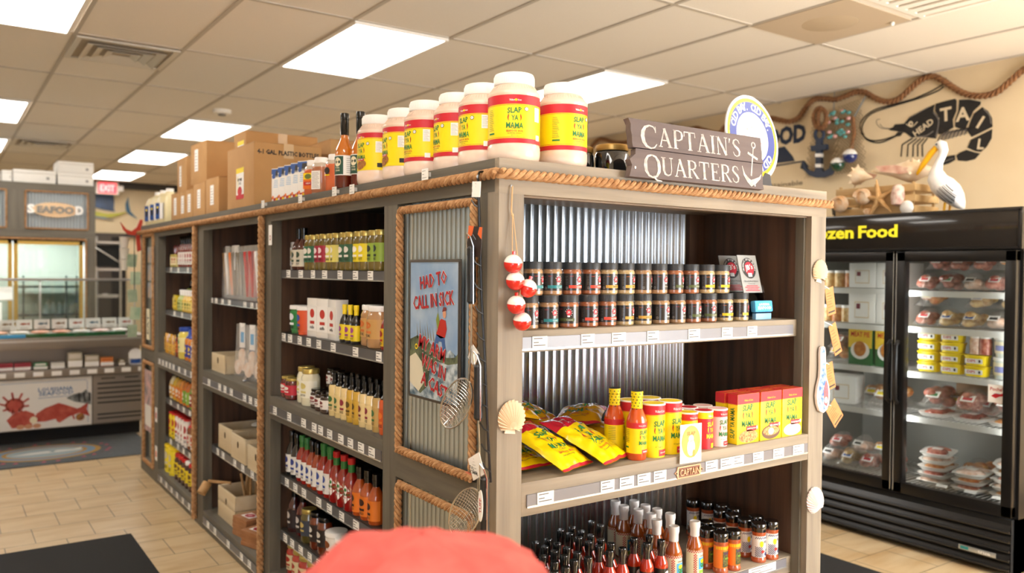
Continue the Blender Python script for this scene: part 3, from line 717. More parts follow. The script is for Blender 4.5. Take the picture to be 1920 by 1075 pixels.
# ================================================================ plank sign
pl = wood('plank_brown','#685a57','#5a4c4a',0,.7); pl_e = M('plank_edge','#3b322f',.8); pw = M('stencil_white','#d8d2cc',.8,col2='#a79f9a',nscale=60)
SER = {  # letters drawn in strokes: (points, width) on a 1-high cell
 'C':[([(.68,.80),(.58,.95),(.40,.985),(.2,.9),(.08,.7),(.05,.5),(.09,.26),(.22,.08),(.42,.01),(.6,.07),(.72,.22)],[.05,.06,.07,.12,.17,.18,.17,.12,.07,.06,.04]),([(.68,.97),(.68,.70)],.05)],
 'A':[([(.1,0),(.40,1)],.07),([(.38,1),(.70,0)],.15),([(.22,.36),(.58,.36)],.06),([(.0,.02),(.24,.02)],.05),([(.54,.02),(.84,.02)],.05)],
 'P':[([(.16,0),(.16,1)],.15),([(.05,.98),(.4,.98),(.56,.9),(.6,.74),(.56,.55),(.4,.46),(.2,.46)],[.05,.06,.1,.14,.1,.06,.05]),([(.02,.02),(.32,.02)],.05)],
 'T':[([(.38,0),(.38,1)],.15),([(.03,.97),(.73,.97)],.06),([(.05,.97),(.04,.72)],.05),([(.71,.97),(.72,.72)],.05),([(.24,.02),(.52,.02)],.05)],
 'I':[([(.16,0),(.16,1)],.15),([(.02,.02),(.30,.02)],.05),([(.02,.98),(.30,.98)],.05)],
 'N':[([(.12,0),(.12,1)],.06),([(.12,1),(.66,0)],.15),([(.66,0),(.66,1)],.06),([(0,.98),(.2,.98)],.05),([(.55,.98),(.78,.98)],.05),([(.0,.02),(.25,.02)],.05)],
 'S':[([(.52,.76),(.44,.93),(.3,.985),(.14,.9),(.1,.74),(.2,.6),(.4,.45),(.5,.3),(.46,.1),(.3,.015),(.14,.08),(.06,.26)],[.04,.05,.06,.1,.13,.14,.15,.13,.1,.06,.05,.04])],
 "'":[([(.08,.98),(.03,.72)],[.12,.03])],
 'Q':[([(.4,.99),(.2,.92),(.07,.72),(.05,.5),(.07,.28),(.2,.08),(.4,.01),(.6,.08),(.73,.28),(.75,.5),(.73,.72),(.6,.92),(.4,.99)],[.07,.1,.15,.17,.15,.1,.07,.1,.15,.17,.15,.1,.07]),([(.42,.06),(.6,-.1),(.86,-.12)],[.1,.08,.03])],
 'U':[([(.14,1),(.14,.3),(.22,.08),(.4,.01),(.58,.08),(.66,.3),(.66,1)],[.15,.15,.13,.09,.06,.05,.05]),([(0,.98),(.3,.98)],.05),([(.54,.98),(.78,.98)],.05)],
 'R':[([(.16,0),(.16,1)],.15),([(.05,.98),(.4,.98),(.56,.9),(.6,.75),(.55,.58),(.4,.5),(.2,.5)],[.05,.06,.1,.14,.1,.06,.05]),([(.36,.5),(.7,.02)],[.08,.15]),([(.02,.02),(.32,.02)],.05),([(.6,.02),(.82,.02)],.05)],
 'E':[([(.16,0),(.16,1)],.15),([(.04,.975),(.6,.975)],.06),([(.16,.5),(.45,.5)],.06),([(.04,.025),(.62,.025)],.06),([(.6,.98),(.6,.78)],.05),([(.62,.02),(.64,.24)],.05),([(.45,.6),(.45,.4)],.04)]}
SW = {'C':.74,'A':.80,'P':.62,'T':.76,'I':.32,'N':.78,'S':.58,"'":.16,'Q':.82,'U':.78,'R':.76,'E':.66}
def serif(mb, s, x0, y0, w, h, m, P, big=None, layer=1):
    hs=[h*(big if big and i==0 else 1) for i in range(len(s))]; tot=sum(SW[c]*hh+.07*h for c,hh in zip(s,hs)); k=w/tot; x=x0
    for c,hh in zip(s,hs):
        for pts,ww in SER[c]:
            n=len(pts); www = ww if hasattr(ww,'__len__') else [ww]*n
            L=[];Q=[]
            for i in range(n):
                a=Vector(pts[max(i-1,0)]);b=Vector(pts[min(i+1,n-1)]); d=(b-a).normalized(); q=Vector((-d.y,d.x))*www[i]/2; p=Vector(pts[i]); L.append(p+q);Q.append(p-q)
            off = y0-(hh-h)*.75
            mb.add([P(x+p.x*hh*k,off+p.y*hh,layer) for p in L+Q],[(i,i+n,i+1+n,i+1) for i in range(n-1)],m)
        x += (SW[c]*hh+.07*h)*k
sg = thing('plank_sign',"dark brown plank sign lettered CAPTAIN'S QUARTERS with a painted anchor",'sign',(.457,-.012,1.7775),0)
TS = RX(-6)
def plank(z0,h,x0,x1,jag):
    b=MB(TS@FRONT); n=10; left=[(x0+random.uniform(-.012,.012)-jag*(i/5),z0+h*i/5) for i in range(6)]; right=[(x1+random.uniform(-.004,.004),z0+h*i/5) for i in range(5,-1,-1)]
    b.poly(left+right,pl,T(0,0,-.0),.022); return b.build('plank',sg)
plank(0,.093,-.015,.645,-.03); plank(.096,.093,.02,.652,.012)
P_ = sheet(TS@FRONT@T(0,0,.0225),.0004)
a = MB(); serif(a,"CAPTAIN'S",.05,.108,.487,.063,pw,P_,1.22); serif(a,'QUARTERS',.055,.014,.465,.06,pw,P_,1.25); a.build('lettering',sg)
a = MB(); P2=lambda x,y,l=1:P_(x,y,l)
def pst(mb,pts,w,m,P,layer=1,closed=False):
    n=len(pts); ww = w if hasattr(w,'__len__') else [w]*n; L=[];Q=[]
    for i in range(n):
        if closed: a_=Vector(pts[(i-1)%n]);b_=Vector(pts[(i+1)%n])
        else: a_=Vector(pts[max(i-1,0)]);b_=Vector(pts[min(i+1,n-1)])
        d=(b_-a_).normalized(); q=Vector((-d.y,d.x))*ww[i]/2; p=Vector(pts[i]); L.append(p+q);Q.append(p-q)
    N = n if closed else n-1
    mb.add([P(p.x,p.y,layer) for p in L+Q],[(i,i+n,(i+1)%n+n,(i+1)%n) for i in range(N)],m)
cx=.592
pst(a,[(cx+.012+.010*math.cos(t_/12*2*PI),.158+.010*math.sin(t_/12*2*PI)) for t_ in range(12)],.005,pw,P_,1,True)
pst(a,[(cx+.01,.147),(cx-.012,.045)],[.005,.007],pw,P_); pst(a,[(cx-.022,.128),(cx+.030,.108)],[.009,.009],pw,P_)
pst(a,[(cx-.058,.078),(cx-.050,.048),(cx-.03,.028),(cx-.015,.018),(cx+.008,.027),(cx+.034,.040),(cx+.045,.055)],[.002,.010,.018,.024,.018,.009,.002],pw,P_)
a.build('anchor_drawing',sg)
for x,z in ((.012,.03),(.595,.012)): MB(TS).lathe([(.0045,0),(.004,.002),(0,.0028)],m_rail_edge,10,T(x,-.0225,z)@RX(90)).build('screw',sg)
for c in sg.children: c.scale=(.94,1,.945)
# round sign on a stand
ob = thing('round_sign','round blue, yellow and white promotional sign lettered OLD BAY on a black stand','sign',(1.37,.27,H),3)
TB = T(0,0,.225)@RX(-8)@FRONT; navy = M('sign_navy','#3a4a96',.35); sy = M('sign_yellow','#f5e11c',.35); sw = M('sign_white','#f8f8f8',.2)
b = MB(TB); b.ell(0,-.004,.165,.172,sw,None,.006,48); b.build('disc',ob)
a = MB(TB); 
def ring(r0,r1,m,z,a0=0,a1=360):
    n=48; vs=[]
    for i in range(n+1):
        q=R(a0+(a1-a0)*i/n); vs += [(r0*math.cos(q),r0*math.sin(q),z),(r1*math.cos(q),r1*math.sin(q),z)]
    a.add(vs,[(2*i,2*i+1,2*i+3,2*i+2) for i in range(n)],m)
ring(.142,.156,sy,.0064); ring(.100,.142,navy,.0068); ring(.088,.0895,navy,.0068)
def arc_text(mb,s,r,h,a_mid,span,m,z,bold=.05):
    n=len(s)
    for i,c in enumerate(s):
        if c==' ': continue
        q=a_mid-(i-(n-1)/2)*span/n; mb.text(c,h if c not in '.,' else h*.2,m,RZ(q)@T(0,r,z),bold=.015,res=2)
arc_text(a,'OLD BAY.',.108,.030,38,66,sw,.0072); arc_text(a,'OLD BAY.',.108,.030,-40,66,sw,.0072); arc_text(a,'OLD BAY.',.108,.030,-160,66,sw,.0072)
for i,(x,y) in enumerate(((-.03,.03),(.0,.04),(.04,.02),(-.05,.0),(.02,-.03),(.05,-.02))): a.ell(x,y,.005,.004,M('faded_red','#e8a9a4',.5),None,.0072,8)
a.build('print',ob)
b=MB(); b.poly([(-.05,0),(.09,0),(.10,.03),(.085,.085),(.055,.09),(.02,.05),(-.05,.03)],M('stand_black','#33363f',.4),T(0,.0,0)@FRONT,.03); b.box(-.06,.1,-.0,.07,0,.006,m_black); b.build('stand',ob)
# black jars with gold lids and a blue packet
glass_k = M('dark_jar_glass','#16171a',.08,coat=1)
def dark_jar(lab,loc,r,h):
    t=thing('dark_jar',lab,'jar',loc,0,'black jars with gold lids')
    MB().lathe([(r*.9,0),(r,.006),(r,h*.72),(r*.9,h*.8),(r*.86,h*.83)],glass_k,24).build('body',t)
    MB().lathe([(r*.93,h*.82),(r*.95,h*.84),(r*.95,h*.98),(r*.9,h),(0,h)],M('brass_lid','#c9a15a',.35,metal=.6),24).build('lid',t)
dark_jar('larger black glass jar with a gold lid beside the plank sign',(.60,.22,H),.058,.115)
dark_jar('smaller black glass jar with a gold lid next to the yellow seasoning jar',(.505,.27,H),.046,.105)
t=thing('blue_packet','thin bright blue packet edge showing right of the second seasoning jar','packet',(.365,.17,H),10); MB().rbox(-.006,.006,-.03,.03,0,.105,.002,M('packet_blue','#2f6fc4',.3)).build('packet',t)
# ================================================================ upper end shelf: two tiers of black-lidded spice jars
KP = 'black_lidded spice jars on the upper end shelf'
cap_k = M('ribbed_black_cap','#34373b',.45); spc = [M('spice_tan','#b08a62',.3,coat=1,col2='#9a7450',nscale=200),M('spice_rust','#a8663f',.3,coat=1,col2='#8f5232',nscale=200),M('spice_pale','#c4ab80',.3,coat=1,col2='#a88f62',nscale=200)]
lblk = M('label_matte_black','#26211f',.3,coat=.5); jbr = M('emblem_red','#d5303f',.5)
bandm = {'teal':M('band_teal','#1f7f86',.5),'red':M('band_red','#e2452f',.5),'gold':M('band_gold','#c99a3a',.5),'grey':lblk,'olive':M('band_olive','#4f5a2a',.5),'yellow':M('band_yellow','#f0c51e',.5)}
def spice_jar(kind,sp):
    t = thing('spice_jar','','jar'); r=.0305
    MB().lathe([(r*.9,0),(r,.004),(r,.068),(r*.97,.073),(r*.9,.076),(r*.9,.079)],sp,28).build('body',t)
    l=MB(); l.lathe([(r*.98,.077),(r*.99,.079),(r*.99,.0965),(r*.95,.0985),(0,.0985)],cap_k,28)
    for i in range(36): l.box(-.0006,.0006,-.0004,.0006,.079,.096,cap_k,RZ(10*i)@T(0,-r*.99,0))
    l.build('lid',t)
    b=MB(); b.band(r+.0003,.013,.064,-150,150,lblk,26); P=cyl(r+.0004,0,0)
    if kind!='grey': pr(b,-.022,.045 if kind=='yellow' else .030,.020,.029,bandm[kind],P,8,1)
    if kind in('red','yellow','gold'): pt(b,{'red':'BLACKENED','yellow':'ROASTED GARLIC','gold':'SMOKEHOUSE'}[kind],.013,.0245,.0035,wht if kind=='red' else ink,P,w=.022,layer=2)
    else: pt(b,'Red Bean' if kind=='grey' else 'Coastal',.014,.0245,.0045,wht,P,w=.018,bold=0,layer=2)
    pe(b,.012,.046,.0078,.0088,jbr,P,2); pt(b,'JB',.012,.046,.008,wht,P,w=.008,layer=3,bold=.01)
    for k in range(9):
        q=R(160-40*k*.85); pe(b,.012+.0102*math.cos(q),.046+.0112*math.sin(q),.0011,.0013,wht,P,2,6)
    pr(b,.0085,.0155,.0325,.0375,wht,P,2,2); pt(b,'ORGANIC',-.014,.056,.0025,org if kind in('gold','yellow') else jbr,P,w=.012,bold=0)
    pr(b,-.031,-.025,.017,.024,gry,P,2,2); pr(b,-.0295,-.0265,.0185,.0225,lblk,P,2,3)
    for j in range(6): pr(b,-.034,-.028+(j%2)*.002,.032+.0045*j,.0325+.0045*j,gry,P,2,2)
    b.build('label',t); return t
JT={k:spice_jar(k,s) for k,s in (('teal',spc[0]),('red',spc[1]),('gold',spc[2]),('grey',spc[0]),('olive',spc[1]),('yellow',spc[2]))}
usedj=set()
KN={'teal':'teal band','red':'red band','gold':'amber band','grey':'plain black label','olive':'dark olive band','yellow':'bright yellow band'}
def row_jars(lst,z,rowname,y0):
    for i,(px,kind,a) in enumerate(lst):
        pz = z; pt_ = at(px,610,1,y0); pos=(pt_.x,y0,pz)
        lab = 'black-lidded spice jar with a %s, %s from the left in the %s'%(KN[kind],ORD[i],rowname)
        if kind in usedj: o=dup(JT[kind],pos,a,lab)
        else: o=JT[kind]; o.location=pos; o.rotation_euler.z=R(a); o['label']=lab; usedj.add(kind)
        o['group']='black-lidded spice jars on the upper end shelf'
row_jars([(990,'grey',-5),(1028,'teal',-22),(1066,'olive',-60),(1103,'red',-18),(1137,'red',-15),(1170,'gold',5),(1204,'gold',-25),(1237.6,'grey',-10),(1268,'grey',-12),(1297,'olive',-5),(1327,'olive',-28),(1357.5,'yellow',-20),(1386.5,'yellow',10)],1.3255,'bottom tier',.098)
row_jars([(998,'teal',10),(1034,'teal',-20),(1070.6,'red',-12),(1106.5,'red',0),(1139,'gold',-12),(1171,'gold',2),(1203,'grey',18),(1233,'grey',-12),(1263,'olive',6),(1292.5,'olive',-12),(1322,'yellow',-8),(1350,'yellow',-6)],1.4243,'top tier',.1)
# brochure stands and a blue sponge
clrp = glassy('clear_acrylic',gloss=.05); gcard = M('brochure_grey','#a9a9a4',.6)
def brochure(lab,loc,rz):
    t=thing('brochure_stand',lab,'brochure stand',loc,rz,'brochure stands on the upper end shelf')
    A=RX(-14)
    b=MB(); b.box(-.055,.055,.0,.003,.004,.235,gcard,A); b.build('brochure',t)
    h=MB(); h.box(-.06,.06,-.006,-.004,.003,.09,clrp,A); h.box(-.06,-.058,-.006,.03,.003,.09,clrp,A); h.box(.058,.06,-.006,.03,.003,.12,clrp,A); h.box(-.06,.06,-.006,.06,0,.003,clrp); h.build('holder',t)
    a=MB(); P=sheet(A@FRONT@T(0,0,.0006))
    pe(a,0,.185,.040,.040,M('badge_dark','#3b3836',.5),P,1,28); pe(a,.002,.183,.026,.026,jbr,P,2,24); pt(a,"JB's",.001,.186,.026,wht,P,w=.044,layer=3,rot=8); pr(a,-.011,.011,.152,.166,wht,P,1,3)
    s_="ORGANIC SPICE BLENDS"
    for i,c in enumerate(s_):
        if c==' ': continue
        q=195-i*11; pt(a,c,.0335*math.cos(R(q)),.185+.0335*math.sin(R(q)),.0075,wht,P,layer=3,rot=q-90)
    pt(a,'Flavorful Rich Robust',0,.135,.007,ink,P,w=.08,bold=0); pt(a,'Seasonings',0,.125,.006,ink,P,w=.04,bold=0)
    for j in range(4): pr(a,-.042+(j%2)*.01,.042-(j%2)*.008,.098+.006*j,.101+.006*j,jbr,P,1,1)
    pt(a,'Ingredients you',0,.088,.007,ink,P,w=.06,bold=0); pt(a,'can pronounce',0,.078,.006,ink,P,w=.05,bold=0)
    for i in (-1,0,1): pe(a,i*.028,.062,.010,.010,M('dish_tan','#b98b5e',.6),P,1)
    a.build('print',t)
brochure('grey brochure stand with round red badge, the front one behind the blue sponge',(1.243,.125,1.3335),2)
brochure('grey brochure stand half hidden behind the front brochure stand',(1.27,.235,1.3335),-4)
t=thing('sponge','light blue rectangular sponge lettered LOUISIANA SEAFOOD resting before the brochures','sponge',(1.236,.104,1.326),2)
A_=T(0,0,.047)@RX(-6); b=MB(A_); b.rbox(-.052,.052,-.012,.010,-.021,.021,.006,M('sponge_blue','#4aa9e6',.9,col2='#5fb8ee',nscale=120,bump=.6,bscale=300)); b.build('sponge',t)
a=MB(A_); P=sheet(T(0,-.0124,0)@FRONT); pt(a,'LOUISIANA',0,.007,.009,wht,P,w=.06); pt(a,'SEAFOOD',0,-.006,.012,wht,P,w=.08); a.build('lettering',t)
MB().box(-.045,.045,-.010,.006,0,.022,M('sponge_wrap','#8fc4e8',.3,coat=.5)).build('folded_wrap',t)

# ================================================================ middle end shelf
yel_f = M('foil_yellow','#f6d409',.22,coat=.3); red_f = M('foil_crimson','#b81c30',.25,coat=.3); amb_f = M('foil_golden','#d9a20c',.25,coat=.3)
def bag(lab,Tm,w=.17,l=.235,th=.045,seed=0,body=None,full=True,grp='seasoning bags heaped on the middle end shelf',name='seasoning_bag',cat='bag',art=True):
    rnd=random.Random(seed); t=thing(name,lab,cat,Tm.translation,0,grp); t.matrix_world=Tm
    ox,oy=rnd.uniform(0,9),rnd.uniform(0,9); body=body or yel_f
    def hgt(x,y):
        u=min(1,abs(2*x/w)); v=min(1,abs(2*y/l)); e=(1-u**3)**.6*(1-v**2.6)**.7
        n=noise.noise(Vector((x*34+ox,y*34+oy,seed)))*.010+noise.noise(Vector((x*90+ox,y*90,seed)))*.003
        return th*e+n*(.25+e)
    def shp(x,y):
        v=abs(2*y/l); u=x/(w/2); k=1-.07*(1-v**2)*abs(u)**2      # waist between the crimps
        return x*k+noise.noise(Vector((y*20,ox,0)))*.004*u, y+noise.noise(Vector((x*25,oy,3)))*.004
    b=MB(); nx,ny=22,30; vs=[];fs=[];
    for j in range(ny+1):
        for i in range(nx+1):
            x=-w/2+w*i/nx; y=-l/2+l*j/ny; X,Y=shp(x,y); vs.append((X,Y,hgt(x,y)*.75+.002))
    for j in range(ny):
        for i in range(nx): fs.append((j*(nx+1)+i,j*(nx+1)+i+1,(j+1)*(nx+1)+i+1,(j+1)*(nx+1)+i))
    top=[f for k,f in enumerate(fs) if k//nx>=int(ny*.75)]; bot=[f for k,f in enumerate(fs) if k//nx<1]; mid=[f for k,f in enumerate(fs) if 1<=k//nx<int(ny*.75)]
    o=len(b.v); b.add(vs,mid,body,None,True)
    for ff,m in ((top,red_f),(bot,red_f)):
        i_=b.mi(m)
        for f in ff: b.f.append(tuple(o+q for q in f)); b.m.append(i_); b.smooth.append(True)
    vb=[(x,y,-z*.35) for x,y,z in vs]; b.add(vb,[f[::-1] for f in fs],body,None,True); b.build('wrapper',t)
    if art:
        a=MB()
        def P(x,y,ly=0): X,Y=shp(x,y); return (X,Y,hgt(x,y)*.75+.0028+ly*.0005)
        logo(a,.0,-.004,.086,P,k=.78,layer=1); pt(a,'Cajun',0,-.054,.010,ink,P,w=.035,bold=0,layer=1); pt(a,'SEAFOOD BOIL',0,-.068,.009,dred,P,w=.09,layer=1); pt(a,'CRAB, CRAWFISH & SHRIMP',0,-.081,.004,ink,P,w=.07,layer=1)
        pe(a,.056,.058,.009,.010,ink,P,1); pe(a,.056,.058,.0065,.0075,wht,P,2); pt(a,'Walker & Sons',0,.094,.006,wht,P,w=.04,layer=1,bold=0)
        pr(a,-w*.42,w*.42,l*.285,l*.291,red_f,P,10,1)
        a.build('print',t)
    return t
def bagT(top,bot,roll=0):
    """frame of a bag lying from top point to bottom point"""
    tp,bt=Vector(top),Vector(bot); yv=(tp-bt).normalized(); xv=yv.cross(Vector((0,0,1))).normalized(); zv=xv.cross(yv)
    c=(tp+bt)/2; Mx=Matrix(((xv.x,yv.x,zv.x,c.x),(xv.y,yv.y,zv.y,c.y),(xv.z,yv.z,zv.z,c.z),(0,0,0,1))); return Mx@RY(roll)
ZB=.9058
bag('yellow and red seasoning bag at the right of the front row, nearest the sauce bottles',bagT((.38,.21,1.01),(.455,.045,.928),2),.195,.25,.028,1)
bag('yellow and red seasoning bag in the middle of the front row',bagT((.225,.205,1.012),(.295,.035,.928),2),.185,.25,.028,2)
bag('yellow and red seasoning bag cut off by the shell post at the left front',bagT((.17,.27,.955),(.185,.11,.922),0),.16,.22,.03,3)
bag('yellow seasoning bag lying flat on the front row, foot to the right',bagT((.15,.38,1.055),(.36,.31,1.02),0),.15,.225,.035,4,amb_f)
bag('uppermost seasoning bag of the left heap, crimson end turned to the corner post',bagT((.11,.46,1.11),(.27,.38,1.08),-4),.16,.19,.03,5,amb_f)
bag('seasoning bag high at the back of the left heap against the corrugated metal',bagT((.14,.485,1.15),(.24,.455,1.125),0),.12,.17,.03,6)
bag('seasoning bag in the middle of the heap with crimson end up against the metal',bagT((.38,.48,1.03),(.44,.34,.98),3),.16,.2,.035,7,amb_f)
bag('seasoning bag on the right heap, the upper one behind the sauce bottles',bagT((.64,.40,1.0),(.50,.27,.985),-8),.17,.22,.045,8,amb_f)
bag('plain golden bag underneath the right heap behind the sauce bottles',bagT((.66,.34,.945),(.50,.22,.94),0),.17,.22,.05,9,amb_f,art=False)
bag('dark crimson-topped seasoning bag under the left heap beside the corner post',bagT((.16,.38,.975),(.33,.40,.955),0),.18,.26,.07,10,amb_f,art=False)
sauce = M('orange_sauce','#d9581d',.15,coat=1,col2='#c94c15',nscale=12)
def sauce_bottle(lab,loc,rz):
    t=thing('sauce_bottle',lab,'bottle',loc,rz,'orange seasoned sauce bottles on the middle end shelf')
    MB().lathe([(.029,0),(.032,.005),(.032,.118),(.030,.130),(.022,.150),(.017,.163)],sauce,28).build('body',t)
    n=MB(); n.lathe([(.0175,.150),(.0178,.162),(.0175,.196),(.019,.198),(.0192,.212),(.0185,.214)],yel,24); n.lathe([(.018,.2138),(.0175,.2155),(0,.2155)],ink,24)
    for k in range(9):
        for j in range(6):
            q=k*40+j*14; n.band(.0183 if .162<.156+j*.0095<.194 else .0197,.158+j*.0095,.161+j*.0095,q,q+13,ink,3)
    n.build('neck_wrap',t)
    b=MB(); b.band(.0323,.022,.118,-165,165,yel,30); b.band(.0325,.100,.118,-165,165,red,30); P=cyl(.0327,0,0)
    pt(b,'Walker & Sons',.002,.109,.005,wht,P,w=.028,bold=0); logo(b,.008,.072,.036,P); pr(b,.0,.032,.022,.034,red,P,5,2); pt(b,'GARLIC',.015,.028,.005,wht,P,layer=3)
    pt(b,'cayenne & garlic sauce',.008,.045,.003,ink,P,w=.03,bold=0); pr(b,-.06,-.044,.038,.043,grn,P,3,2)
    for j in range(8): pr(b,-.066,-.042,.055+.0055*j,.0562+.0055*j,olive,P,4,2)
    b.build('label',t)
sauce_bottle('orange sauce bottle with yellow patterned neck, rear left of the two',(.545,.132,ZB),40)
sauce_bottle('orange sauce bottle with yellow patterned neck, front right of the two',(.563,.047,ZB),-12)
def can(kind,r,h):
    t=thing('seasoning_can','','can')
    base={'y':yel,'r':red,'w':pnk}[kind]; top={'y':red,'r':yel,'w':red}[kind]
    MB().lathe([(r,0),(r,h)],base,32).build('body',t)
    MB().lathe([(r+.0012,h-.0045),(r+.0014,h-.002),(r+.0010,h+.0005),(r-.003,h+.0005),(r-.0035,h-.003)],wht,32).build('rim',t)
    MB().lathe([(r-.004,h-.003),(0,h-.0028)][::1],red,28).build('lid',t)
    b=MB(); b.band(r+.0003,h*.80,h-.004,-179,179,top,36); P=cyl(r+.0005,0,0)
    b.band(r+.0003,h*.785,h*.79,-179,179,red if kind!='r' else red,36)
    pt(b,'Walker & Sons',.004,h*.87,h*.05,wht,P,w=r*1.0,bold=0); g=yel if kind=='r' else grn
    logo(b,r*.12,h*.50,r*1.35,P,g=g,p=yel if kind=='r' else None); pr(b,r*.0,r*1.0,h*.03,h*.15,red if kind!='r' else yel,P,6,2); pt(b,'CAJUN SEASONING',r*.5,h*.09,h*.028,wht if kind!='r' else red,P,w=r*.8,layer=3)
    pt(b,'Cajun',r*.1,h*.2,h*.04,ink,P,w=r*.9,bold=0)
    b.build('label',t); return t
ky=can('y',.0375,.170); ks=can('y',.032,.127); kr=can('r',.032,.127); kw=can('w',.032,.127)
CANS=[(ky,(.640,.052),-14,'large yellow seasoning can beside the front sauce bottle'),(ky,(.722,.058),-8,'tallest-looking yellow seasoning can directly behind the white card'),
 (ky,(.625,.14),0,'large yellow seasoning can in the second row behind the sauce bottles'),(ky,(.71,.142),0,'large yellow seasoning can behind the tallest-looking front can'),
 (ks,(.800,.052),-14,'small yellow can right behind the edge of the white card'),(kr,(.870,.048),4,'small red can with yellow top, middle of the three front small cans'),(kw,(.942,.048),-10,'small pale pink can at the right end, beside the yellow boxes'),
 (ks,(.805,.122),0,'small can in second row behind the small yellow can'),(kr,(.875,.120),0,'small can in second row behind the red can'),(kw,(.945,.118),0,'small can in second row behind the pale pink can'),
 (ks,(.81,.192),0,'small can in third row, seen only as a red lid, left one'),(ks,(.88,.190),0,'small can in third row, seen only as a red lid, right one')]
seen=set()
for src,(x,y),a,lab in CANS:
    if src.name in seen: o=dup(src,(x,y,ZB),a,lab)
    else: o=src; seen.add(src.name); o.location=(x,y,ZB); o.rotation_euler.z=R(a); o['label']=lab
    o['group']='seasoning cans on the middle end shelf'
foodm=M('picture_rice','#a8602c',.6,col2='#e0b070',nscale=160); foodw=M('picture_pale','#e8d8b4',.6,col2='#f3ecdc',nscale=160); bowl=M('picture_bowl','#6a4a35',.6)
def mixbox(kind,lab,loc):
    t=thing('mix_box',lab,'box',loc,0,'dinner mix boxes on the middle end shelf'); w,d,h=.114,.042,.172
    MB().rbox(-w/2,w/2,-d/2,d/2,0,h,.0012,yel).build('carton',t)
    b=MB(); P=sheet(T(0,-d/2-.0003,0)@FRONT); Q=sheet(T(-w/2-.0003,0,0)@SIDE); Z=sheet(T(0,0,h+.0003))
    pr(b,-w/2,w/2,h*.80,h,red,P); pr(b,-w/2,w/2,h*.79,h*.795,red,P); pr(b,-d/2,d/2,h*.80,h,red,Q); pr(b,-d/2,d/2,h*.79,h*.795,red,Q); pr(b,-w/2,w/2,-d/2,d/2,red,Z)
    pt(b,'Walker & Sons',0,h*.87,.007,yel,P,w=.045,bold=0); logo(b,-.002,h*.56,.064,P,k=.92); pt(b,'DINNER MIX',0,0,.008,yel,Z,w=.07)
    pt(b,'SLAP YA MAMA',0,h*.42,.020,grn,Q,w=.105,rot=90)
    pr(b,-.01,.042,h*.24,h*.34,red,P,1,2); pt(b,{'j':'JAMBALAYA','g':'RED BEANS','r':'RICE PILAF'}[kind],.016,h*.29,.006,wht,P,w=.045,layer=3); pe(b,.045,h*.30,.006,.008,ink,P); pe(b,.045,h*.30,.004,.006,wht,P,3)
    if kind=='g': pe(b,0,h*.155,.050,.025,bowl,P,2); pe(b,0,h*.18,.044,.016,foodm,P,3); pe(b,.0,h*.17,.015,.012,foodw,P,4)
    else: pe(b,0,h*.14,.05,.022,foodm if kind=='j' else foodw,P,2); pe(b,-.02,h*.14,.02,.015,foodm if kind=='j' else foodw,P,3)
    b.build('print',t)
for i,(k,x) in enumerate((('j',1.056),('g',1.179),('r',1.3))):
    mixbox(k,['yellow and red mix box picturing jambalaya, left of the front three','yellow and red mix box picturing a dark bowl, middle of the front three','yellow and red mix box at the right end of the front three'][i],(x,.032,ZB))
    mixbox('j',['left mix box of the second row, its side lettering showing','middle mix box of the second row, showing its red top','right mix box of the second row, next to the side wall'][i],(x-.004 if i else x-.006,.082,ZB))
# card on a cast plaque
t=thing('display_card','white card with a yellow oval print standing above the cast name plate','card',(.745,-.012,.882),-4)
b=MB(FRONT); b.box(-.046,.046,0,.125,0,.0015,M('card_gloss','#faf8f2',.25)); b.build('card',t)
a=MB(); P=sheet(T(0,-.0018,0)@FRONT); pe(a,.0,.068,.040,.052,M('print_ochre','#ddb44e',.4,col2='#cfa040',nscale=20),P,1,28); pt(a,'SLAP',0,.095,.012,M('print_brown','#b06a2a',.6),P,w=.036); pe(a,0,.05,.017,.028,wht,P,2); pe(a,0,.078,.011,.012,wht,P,2); pe(a,.012,.03,.006,.012,M('print_ochre2','#d99a3a',.5),P,3); a.build('print',t)
cop=M('cast_copper','#d9ab88',.4,metal=.3,col2='#c99873',nscale=30); cop2=M('plaque_ground','#7a5240',.5,metal=.3)
t=thing('name_plate','cast copper-coloured name plate with notched ends lettered CAPTAIN on the shelf edge','name plate',(.745,-.003,.853),0)
b=MB(FRONT@T(0,0,.001)); b.poly([(-.066,0),(-.056,-.006),(-.052,-.019),(.052,-.019),(.056,-.006),(.066,0),(.056,.006),(.052,.019),(-.052,.019),(-.056,.006)],cop,None,.004); b.poly([(-.048,-.015),(.048,-.015),(.048,.015),(-.048,.015)],cop2,T(0,0,.004),.0004); b.build('plate',t)
b=MB(FRONT@T(0,0,.001)); b.text('CAPTAIN',.021,cop,T(0,-.0105,.0044),w=.090,depth=.0035,bold=.005); b.build('raised_letters',t)
b=MB(FRONT@T(0,0,.006)); b.ell(-.058,0,.003,.003,black_g,None,.0006,10); b.ell(.058,0,.003,.003,black_g,None,.0006,10); b.build('screw_hole',t)
